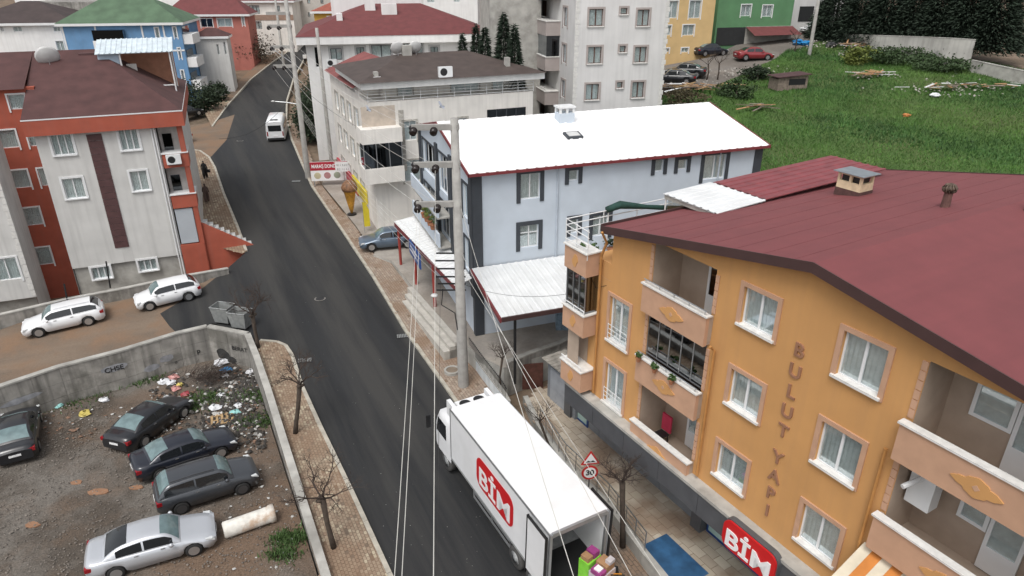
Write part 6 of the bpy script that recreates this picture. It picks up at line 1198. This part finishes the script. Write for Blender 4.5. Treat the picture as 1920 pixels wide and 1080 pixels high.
# two waste containers at the corner
M_GALV = mat('galvanised', (.33, .345, .34), .5, .2, 4, metal=.4, streak=.3)
for (u, v, lab) in ((418, 612, 'left galvanised waste container behind the wall corner'), (450, 622, 'right galvanised waste container behind the wall corner')):
    p = road(u, v); e = empty('waste_container', p + Vector((0, .45, .05)), R(-14), lab, 'waste container', 'galvanised waste containers'); b = MB(); t0, t1 = (.48, .36), (.62, .46)
    for (a, c2) in (((-1, -1), (1, -1)), ((1, -1), (1, 1)), ((1, 1), (-1, 1)), ((-1, 1), (-1, -1))): b.face([(a[0] * t0[0], a[1] * t0[1], .15), (c2[0] * t0[0], c2[1] * t0[1], .15), (c2[0] * t1[0], c2[1] * t1[1], 1.2), (a[0] * t1[0], a[1] * t1[1], 1.2)])
    b.face([(-.48, -.36, .3), (.48, -.36, .3), (.48, .36, .3), (-.48, .36, .3)]); b.build('tub', M_GALV, e); b = MB(); [b.tube(l_, .035, 6) for l_ in ([(-.62, -.46, 1.2), (.62, -.46, 1.2), (.62, .46, 1.2), (-.62, .46, 1.2), (-.62, -.46, 1.2)],)]; b.build('rim', M_GALV, e); MB().box(-.5, .5, -.36, .36, .31, .7).build('rubbish', mat('container_rubbish', (.06, .045, .035), .9, .5, 5), e)
    for x in (-.4, .4): MB().lathe([(.0, -.04), (.09, -.04), (.09, .04), (.0, .04)], 10, (x, -.25, .09), 'y').build('wheel', M_TYRE, e)
# drain grates, manhole ring
for (u, v, lab) in ((571, 676, 'drain grate at the left kerb'), (756, 630, 'drain grate at the right kerb'), (555, 340, 'small drain grate far up the right kerb')):
    p = road(u, v); e = empty('drain_grate', p + Vector((0, 0, .01)), R(12), lab, 'drain grate', 'road drain grates'); MB().box(-.4, .4, -.25, .25, -.02, .004).build('frame', M_BLACK, e); [MB().box(-.37 + k * .1, -.31 + k * .1, -.22, .22, .005, .02).build('bar', M_GALV, e) for k in range(8)]
p = road(848, 700); e = empty('manhole_ring', p + Vector((0, 0, .12)), 0, 'raised concrete manhole ring beside the pole', 'manhole'); MB().lathe([(.46, -.3), (.46, .14), (.34, .14), (.34, -.1)], 24).build('ring', M_CONCL, e); MB().lathe([(.0, .11), (.339, .1)], 20).build('lid', mat('lid_dirt', (.2, .16, .12), .9), e)
# ================================================================ STREET FURNITURE, SIGNS, PEOPLE
rail = empty('steel_railing', TER[1], 0, 'stainless steel railing along the shop terrace', 'railing'); b = [TER[1].lerp(TER[2], k / 4) for k in range(4)] + [TER[2].lerp(TER[3], k / 4) for k in range(4)] + [TER[3].lerp(TER[4], k / 4) for k in range(5)]
M_INOX = mat('stainless', (.5, .5, .49), .3, .1, metal=.85)
for h, r in ((1.0, .03), (.75, .014), (.5, .014), (.28, .014)): MB().tube([p - TER[1] + Vector((0, 0, .1 + h)) for p in b], r, 6).build('rail' if r > .02 else 'wire_rail', M_INOX, rail)
for p in b: MB().tube([p - TER[1] + Vector((0, 0, .05)), p - TER[1] + Vector((0, 0, 1.1))], .024, 6).build('post', M_INOX, rail)
p = at(1102, 950, ZT); e = empty('traffic_sign', Vector((p.x, p.y, ZT)), R(8), 'traffic sign post with bump warning triangle above a thirty limit disc', 'traffic sign'); tp = at_y(1102, 850, p.y).z - ZT
MB().tube([(0, .03, 0), (0, .03, tp)], .035, 8).build('post', M_STEEL, e); M_SR = mat('sign_rim', (.5, .02, .02), .5); zc = tp - .32
MB().prism([(-.42, zc - .24), (.42, zc - .24), (0, zc + .46)], -.02, .0, 'y').build('warning_plate', M_SR, e); MB().prism([(-.3, zc - .17), (.3, zc - .17), (0, zc + .33)], -.027, -.021, 'y').build('warning_face', M_WH, e); MB().prism([(-.22, zc - .12), (-.1, zc - .03), (0, zc - .09), (.1, zc - .03), (.22, zc - .12)], -.033, -.028, 'y').build('bump_symbol', M_BLACK, e)
zc -= .68; MB().lathe([(.0, 0), (.36, 0), (.36, -.02), (.0, -.02)], 28, (0, 0, zc), 'y').build('limit_plate', M_SR, e); MB().lathe([(.0, -.026), (.27, -.026), (.27, -.021)], 28, (0, 0, zc), 'y').build('limit_face', M_WH, e); put_text('30', .36, Matrix.Translation((0, -.03, zc)) @ Matrix.Rotation(R(90), 4, 'X'), 'limit_number', M_BLACK, e, .003, .012)
p = at(1258, 1048, ZT); thing('door_mat', MB(Matrix.Translation((p.x, p.y, ZT)) @ Matrix.Rotation(R(-59.5), 4, 'Z')).box(-1.1, 1.3, -.75, .75, .01, .03), mat('mat_blue', (.025, .085, .18), .6, .35, 2), 'blue sheet mat on the terrace in front of the shop', 'mat')
# ice cream shop boards, flags
fb = road(632, 348, .15); M_BRED = mat('board_red', (.4, .02, .04), .5); e = empty('shop_board', fb + Vector((-.6, 0, 0)), R(8), 'red and white ice cream shop board by the road', 'sign'); MB().box(-1.7, 1.7, 0, .1, .5, 2.3).build('panel', M_WH, e); MB().box(-1.7, 1.7, -.012, -.002, 1.5, 2.3).build('red_band', M_BRED, e); put_text('MARA\u015e DONDURMA', .46, Matrix.Translation((0, -.02, 1.88)) @ Matrix.Rotation(R(90), 4, 'X') @ Matrix.Scale(.72, 4, (1, 0, 0)), 'lettering', M_WH, e, .004, .012); [MB().box(x, x + .08, .02, .08, 0, .5).build('leg', M_STEEL, e) for x in (-1.5, 1.4)]
[MB().lathe([(.0, -.02), (.3, -.015), (.32, 0)], 14, (x, -.0, 1.0), 'y').build('ice_cream_print', mat('print_%d' % k, c_, .6), e) for k, (x, c_) in enumerate(((-1.1, (.5, .45, .3)), (-.2, (.4, .2, .2)), (.7, (.3, .33, .25))))]
p = fb + Vector((.9, -.5, 0)); e = empty('small_board', p, R(5), 'small white board in front of the red shop board', 'sign'); MB().box(-.75, .75, 0, .06, 1.5, 2.4).build('panel', M_PVC, e); [MB().box(-.6 + k * .17, -.6 + k * .17 + random.uniform(.04, .13), -.006, -.001, zz, zz + .2).build('faded_mark', mat('text_grey', (.4, .4, .4), .6), e) for k in range(7) for zz in (1.62, 2.02)]; MB().tube([(0, .03, 0), (0, .03, 1.5)], .04, 6).build('post', M_STEEL, e)
p = road(660, 402, .15); e = empty('cone_figure', p, 0, 'giant ice cream cone figure in orange and brown by the road', 'advertising figure'); MB().lathe([(.08, .1), (.28, .9), (.52, 2.1), (.6, 2.15)], 16).build('cone', mat('waffle', (.5, .25, .03), .7, .3, 6), e, True); MB().lathe([(.6, 2.12), (.7, 2.4), (.55, 2.75), (.25, 3.0), (.0, 3.05)], 16).build('scoop', mat('choc', (.2, .1, .05), .6, .5, 5), e, True); MB().lathe([(.4, 0), (.4, .08), (.1, .12)], 14).build('base', M_BLACK, e)
M_FY = mat('flag_yellow', (.62, .5, .03), .6, .1, 3)
for (u, v, lab) in ((684, 436, 'yellow feather flag nearest the blue grey car'), (728, 415, 'yellow feather flag by the shop pillar'), (715, 405, 'yellow feather flag left of the shop pillar')):
    p = road(u, v, .15); e = empty('feather_flag', p, R(20), lab, 'flag', 'yellow feather flags'); MB().tube([(0, 0, 0), (0, 0, 2.6)], .02, 6).build('pole', M_STEEL, e); MB().prism([(.02, .5), (.5, .5), (.5, 1.9), (.25, 2.5), (.02, 2.6)], -.01, .01, 'y').build('cloth', M_FY, e)
for (pa, pb, m, lab) in (((628, 296), (672, 330), M_BRED, 'red shop fascia on the road side of the cream house'), ((664, 328), (689, 358), M_FY, 'yellow shop fascia near the corner of the cream house')):
    xa_, za_ = CL.px(*pa); xb_, zb_ = CL.px(*pb); z1_ = (za_ + zb_) / 2; thing('shop_fascia', MB(Matrix.Translation(CL.o) @ Matrix.Rotation(CL.phi, 4, 'Z')).box(max(xa_, .2), min(xb_, CD - .2), -.22, -.04, z1_ - 1.15, z1_), m, lab, 'sign', 'shop fascias on the cream house')
bs_ = empty('canopy_sign', rf.o + rf.ex * 5.6 + rf.ey * -1.95 + Vector((0, 0, 3.1)), rf.phi, 'dark blue sign hanging from the shop canopy edge', 'sign'); MB().box(-1.6, 1.6, -.05, .03, 0, .95).build('panel', mat('sign_blue', (.02, .07, .25), .5), bs_); [MB().box(-1.2 + k * .22, -1.2 + k * .22 + random.uniform(.06, .17), -.056, -.051, zz, zz + .16).build('faded_mark', M_WH, bs_) for k in range(10) for zz in (.25, .55)]
p = at(905, 575, ZPL); e = empty('drinks_banner', Vector((p.x, p.y, ZPL)), R(-40), 'red drinks banner under the side canopy', 'banner'); MB().box(-.9, .9, -.03, .03, .6, 2.2).build('cloth', M_BRED, e); MB().tube([(-.9, 0, 0), (-.9, 0, 2.3)], .03, 6).build('post', M_STEEL, e); MB().tube([(.9, 0, 0), (.9, 0, 2.3)], .03, 6).build('post', M_STEEL, e)
p = at(925, 590, ZPL); e = empty('drinks_cooler', Vector((p.x, p.y, ZPL)), R(10), 'red and white drinks cooler under the side canopy', 'cooler'); MB().box(-.35, .35, -.3, .3, 0, 1.1).build('case', M_PVC, e); MB().box(-.36, .36, -.32, -.302, .1, .6).build('grille', M_BLACK, e); MB().box(-.36, .36, -.32, .32, 1.102, 1.7).build('header', M_BRED, e)
p = at(1060, 612, ZPL); e = empty('bottle_stack', Vector((p.x, p.y, ZPL)), 0, 'tall stack of blue water bottles in the yard corner', 'bottles'); [MB().box(-.6 + i * .41, -.21 + i * .41, -.5 + j * .35, -.17 + j * .35, k * .36, k * .36 + .34).build('bottle_pack', mat('water_blue', (.22, .3, .38), .3, .35, 6), e) for i in range(3) for j in range(3) for k in range(5)]
# yard wall, fence
YW = [road(880, 655, .9), road(905, 690, .9), road(940, 735, .85), road(950, 752, .8)]; simple_wall('white_yard_wall', YW, mat('yard_wall_paint', (.6, .64, .66), .8, .1, 2, streak=.3), 'white painted yard wall right of the utility pole', .2, 1.6)
e = empty('yard_fence', YW[0], 0, 'black iron fence on the white yard wall', 'fence')
for a, b_ in zip(YW, YW[1:]):
    n = max(2, int((b_ - a).length / .16)); MB().tube([a - YW[0] + Vector((0, 0, .75)), b_ - YW[0] + Vector((0, 0, .75))], .02, 5).build('top_rail', M_BLACK, e)
    for k in range(n): q = a.lerp(b_, k / n) - YW[0]; MB().tube([q, q + Vector((0, 0, .85))], .011, 4).build('bar', M_BLACK, e)
FW = [at(955, 690, ZPL), at(1000, 672, ZPL), at(1050, 655, ZPL), at(1100, 630, ZPL)]
for p in FW: p.z = ZPL + .4
simple_wall('yard_side_wall', FW, M_CONC, 'weathered concrete wall between the yard and the garage', .25, 2.2)
b = MB(); a0, a1 = at(1040, 690, 1.6), at(1098, 650, 1.6); gr = empty('garage', at(1030, 745, ZT), R(-59.5), 'small grey garage with rusty ribbed roof at the end of the orange block', 'garage'); MB().box(-.2, 2.4, 0, 4, -.2, 2.3).build('wall', MSG, gr); gf = Frame(gr.location, -59.5, gr); corr(gf, -.4, 2.6, -.3, 2.4, 4.2, 2.6, mat('rusty_sheet', (.27, .25, .22), .7, .4, 2, dirt=(.08, .06, .05), dirtamt=.7), 'sheet', .3, .04); MB().box(.1, 2.1, -.04, -.002, 0, 1.95).build('shutter', mat('shutter_grey', (.3, .32, .35), .5), gr)
p = at(985, 715, -.5); thing('brown_gate', MB(Matrix.Translation((p.x, p.y, -1.0)) @ Matrix.Rotation(R(10), 4, 'Z')).box(-.7, 1.0, -.04, .04, 0, 1.6), mat('gate_brown', (.1, .04, .03), .6, .3, 5), 'dark brown sheet gate between yard wall and garage', 'gate')
# people
def person(label, loc, yaw, h, m, skirt=True, stride=.12):
    s = h / 1.7; me = bpy.data.meshes.new('person'); V = [(0, 0, .95), (0, 0, 1.2), (0, .01, 1.42), (0, .02, 1.52), (0, .03, 1.64), (.1, 0, .9), (.11, stride, .5), (.11, stride - .05, .06), (.11, stride + .1, .03), (-.1, 0, .9), (-.11, -stride, .5), (-.11, -stride - .08, .08), (-.11, -stride + .06, .03), (.19, 0, 1.38), (.26, -.05, 1.1), (.27, .06, .88), (-.19, 0, 1.38), (-.26, .06, 1.1), (-.28, .16, .9), (0, .03, 1.73)]
    E_ = [(0, 1), (1, 2), (2, 3), (3, 4), (4, 19), (0, 5), (5, 6), (6, 7), (7, 8), (0, 9), (9, 10), (10, 11), (11, 12), (2, 13), (13, 14), (14, 15), (2, 16), (16, 17), (17, 18)]; rad = [.17, .16, .15, .06, .1, .11 + .05 * skirt, .08 + .07 * skirt, .06 + .05 * skirt, .045, .11 + .05 * skirt, .08 + .07 * skirt, .06 + .05 * skirt, .045, .07, .055, .04, .07, .055, .04, .085]
    me.from_pydata([(x * s, y * s, z * s) for x, y, z in V], E_, []); o = bpy.data.objects.new('person', me); COL.objects.link(o); o.modifiers.new('skin', 'SKIN'); o.modifiers.new('sub', 'SUBSURF').levels = 2; o.modifiers['sub'].render_levels = 2
    for k, r in enumerate(rad): me.skin_vertices[0].data[k].radius = (r * s, r * s)
    me.skin_vertices[0].data[0].use_root = True; me.materials.append(m); o.location = loc; o.rotation_euler = (0, 0, yaw); tag(o, label, 'person')
    MB().lathe([(.0, -.1), (.075, -.08), (.095, 0), (.08, .09), (.0, .12)], 12, (0, .045 * s, 1.64 * s)).build('head', mat('skin', (.45, .28, .2), .6) if False else m, o, True); MB().lathe([(.0, -.07), (.055, -.05), (.06, 0), (.0, .07)], 10, (0, .1 * s, 1.63 * s)).build('face', mat('skin', (.42, .27, .2), .6), o, True); return o
p = road(386, 334, .13); person('person in black carrying a bag on the corner pavement', p, R(200), 1.66, M_BLACK); thing('hand_bag', MB(Matrix.Translation(p + Vector((.38, -.05, .6)))).box(-.16, .16, -.08, .08, 0, .28), M_BLACK, 'black bag held by the person in black', 'bag')
p = road(389, 378, .13); person('person in a long brown coat on the corner pavement', p, R(20), 1.6, mat('coat_brown', (.09, .06, .05), .9))
# shed, rubble and planks on the field
p = field(1476, 165); e = empty('wooden_shed', p, R(12), 'small tilted plank shed with dark felt roof on the field', 'shed'); M_OLD = mat('old_planks', (.2, .16, .13), .9, .3, 5); [MB().box(-1.7 + k * .34, -1.38 + k * .34, -.9, -.85, -.1, 1.15 + .02 * k).build('plank', M_OLD, e) for k in range(10)]; MB().box(-1.7, 1.7, -.84, .9, -.1, 1.05).build('body', M_OLD, e); MB().prism([(-1.9, 1.2), (1.9, 1.45), (1.9, 1.53), (-1.9, 1.28)], -1.15, 1.1, 'y').build('roof', mat('felt', (.07, .035, .035), .9, .3, 4), e); MB().box(-.5, 1.4, -.93, -.905, .45, 1.05).build('tarp', M_BLACK, e)
def plank_pile(label, p, n, L, sx, sy):
    e = empty('plank_pile', p, 0, label, 'planks', 'piles of old boards on the field')
    for k in range(n):
        o = MB().box(-L / 2 * random.uniform(.5, 1), L / 2 * random.uniform(.5, 1), -.09, .09, 0, .04).build('plank', random.choice((M_WOOD, M_OLD, M_PVC, M_CARD)), e); o.location = (random.gauss(0, sx), random.gauss(0, sy), .38 + random.uniform(0, .4)); o.rotation_euler = (random.gauss(0, .15), random.gauss(0, .12), random.gauss(.1, .5))
plank_pile('scattered boards by the yellow-green bush', field(1630, 148), 22, 2.0, 1.3, .5); plank_pile('long spill of boards and rubbish on the right of the field', field(1790, 172), 34, 2.0, 2.6, .6); plank_pile('pale lumber stack beside the black cars', field(1295, 172), 34, 3.0, 1.6, .7); plank_pile('planks lying in the grass behind the white roof', field(1420, 210), 8, 3.0, .8, .4); plank_pile('stacked boards at the foot of the retaining wall', field(1605, 92), 16, 3.5, .7, .4)
rp = []
for (u, v, n, r) in ((1395, 140, 160, 1.8), (1290, 165, 120, 2.0), (1540, 88, 90, 2.0), (1600, 103, 60, 1.2), (1640, 145, 60, 1.5), (1790, 172, 110, 2.6)):
    c_ = field(u, v)
    for _ in range(n): x, y = random.gauss(c_.x, r), random.gauss(c_.y, r * .5); rp.append(Vector((x, y, zfield(x, y) + .25)))
scraps('rubble', rp, .06, .22, mat('rubble_pale', (.3, .28, .25), .85, .35, 2), 'pale rubble and rubbish strewn at the edges of the field', 'rubble', .6)
for (u, v, s, m, lab) in ((1495, 84, .8, MBL_, 'left bright blue sack beside the far utility pole'), (1512, 86, .75, MBL_, 'right bright blue sack beside the far utility pole'), (1558, 88, .7, mat('black_sack', (.03, .03, .03), .5), 'black sack near the far utility pole'), (1605, 103, .6, MW_, 'white sack on the bank below the wall'), (1752, 182, .5, MW_, 'white sack with dark top on the field'), (1699, 219, .35, mat('orange_scrap', (.5, .2, .06), .6), 'small orange object lying in the grass')): bag(lab, field(u, v), s, m)
# pigeons in flight
for (u, v, Y, lab) in ((828, 200, 40, 'grey pigeon flying in front of the cream house'), (691, 206, 46, 'dark pigeon flying by the cream house corner')):
    p = at_y(u, v, Y); e = empty('pigeon', p, R(30), lab, 'bird'); b = MB(); b.lathe([(.0, -.17), (.05, -.1), (.075, 0), (.05, .12), (.03, .17), (.0, .2)], 10, (0, 0, 0), 'x'); b.build('body', mat('pigeon_grey', (.2, .22, .25), .7), e, True)
    for s in (-1, 1): MB().face([(-.08, s * .04, .02), (.1, s * .04, .02), (.06, s * .34, .16 * s + .1), (-.06, s * .32, .15 * s + .1)]).build('wing', mat('pigeon_wing', (.26, .28, .32), .7), e)
for k, (y0, zc, mm) in enumerate(((0, 4.25, MPK), (1, 4.25, MYE), (2, 4.25, MPK))):
    pf = O.o + O.ex * (3.75 + k * .9) + O.ey * -.47 + Vector((0, 0, 7.02)); pot_plant(pf, ['left', 'middle', 'right'][k] + ' flower box hanging on the glazed orange balcony', .22, MLEAF, .6, 'flower boxes on the glazed balcony')
e = empty('chair_with_jacket', O.o + O.ex * 4.3 + O.ey * .6 + Vector((0, 0, 3.2)), O.phi, 'chair with a red jacket on the lowest orange balcony', 'chair'); MB().box(-.22, .22, -.2, .2, .4, .46).build('seat', M_BLACK, e); MB().box(-.25, .25, .2, .28, .5, 1.25).build('jacket', mat('jacket_red', (.45, .03, .07), .8), e); [MB().box(x, x + .04, y, y + .04, 0, .4).build('leg', M_BLACK, e) for x in (-.2, .16) for y in (-.2, .16)]
e = empty('boiler', O.o + O.ex * 13.9 + O.ey * .7 + Vector((0, 0, 7.3)), O.phi, 'white wall boiler on the middle right balcony', 'boiler'); MB().box(-.3, .35, -.2, .25, .2, 1.35).build('case', M_PVC, e); MB().tube([(0, -.2, 1.15), (-.1, -.6, 1.05), (-.15, -.8, 1.0)], .07, 8).build('flue', M_PVC, e)
M_AW1, M_AW2 = mat('awning_orange', (.55, .2, .04), .8), mat('awning_cream', (.6, .54, .42), .8)
e = empty('striped_awning', O.o + O.ex * 13.2 + O.ey * -.05 + Vector((0, 0, 5.9)), O.phi, 'orange and cream striped awning below the right balcony', 'awning'); [MB().prism([(0, 0), (-1.5, -.75), (-1.52, -1.0), (-1.5, -.78), (0, -.03)], k * .3, k * .3 + .298, 'x').build('stripe', M_AW1 if k % 2 else M_AW2, e) for k in range(13)]

rs = []
for _ in range(170): rs.append(road(random.uniform(560, 900), random.uniform(420, 1079), .012))
scraps('road_specks', rs, .006, .025, mat('speck_pale', (.4, .38, .36), .8, .3, 2), 'tiny pale specks of grit and paper on the asphalt', 'litter', .3)
for (u, v, lab) in ((600, 560, 'round manhole cover in the middle of the road'), (450, 264, 'manhole cover near the dirt spur')):
    p = road(u, v); e = empty('manhole_cover', p + Vector((0, 0, .006)), 0, lab, 'manhole cover'); MB().lathe([(.0, .004), (.3, .004), (.31, 0)], 20).build('lid', M_TRIM, e); MB().lathe([(.31, .0), (.31, .006), (.37, .006), (.37, 0)], 20).build('ring', M_CONC, e)
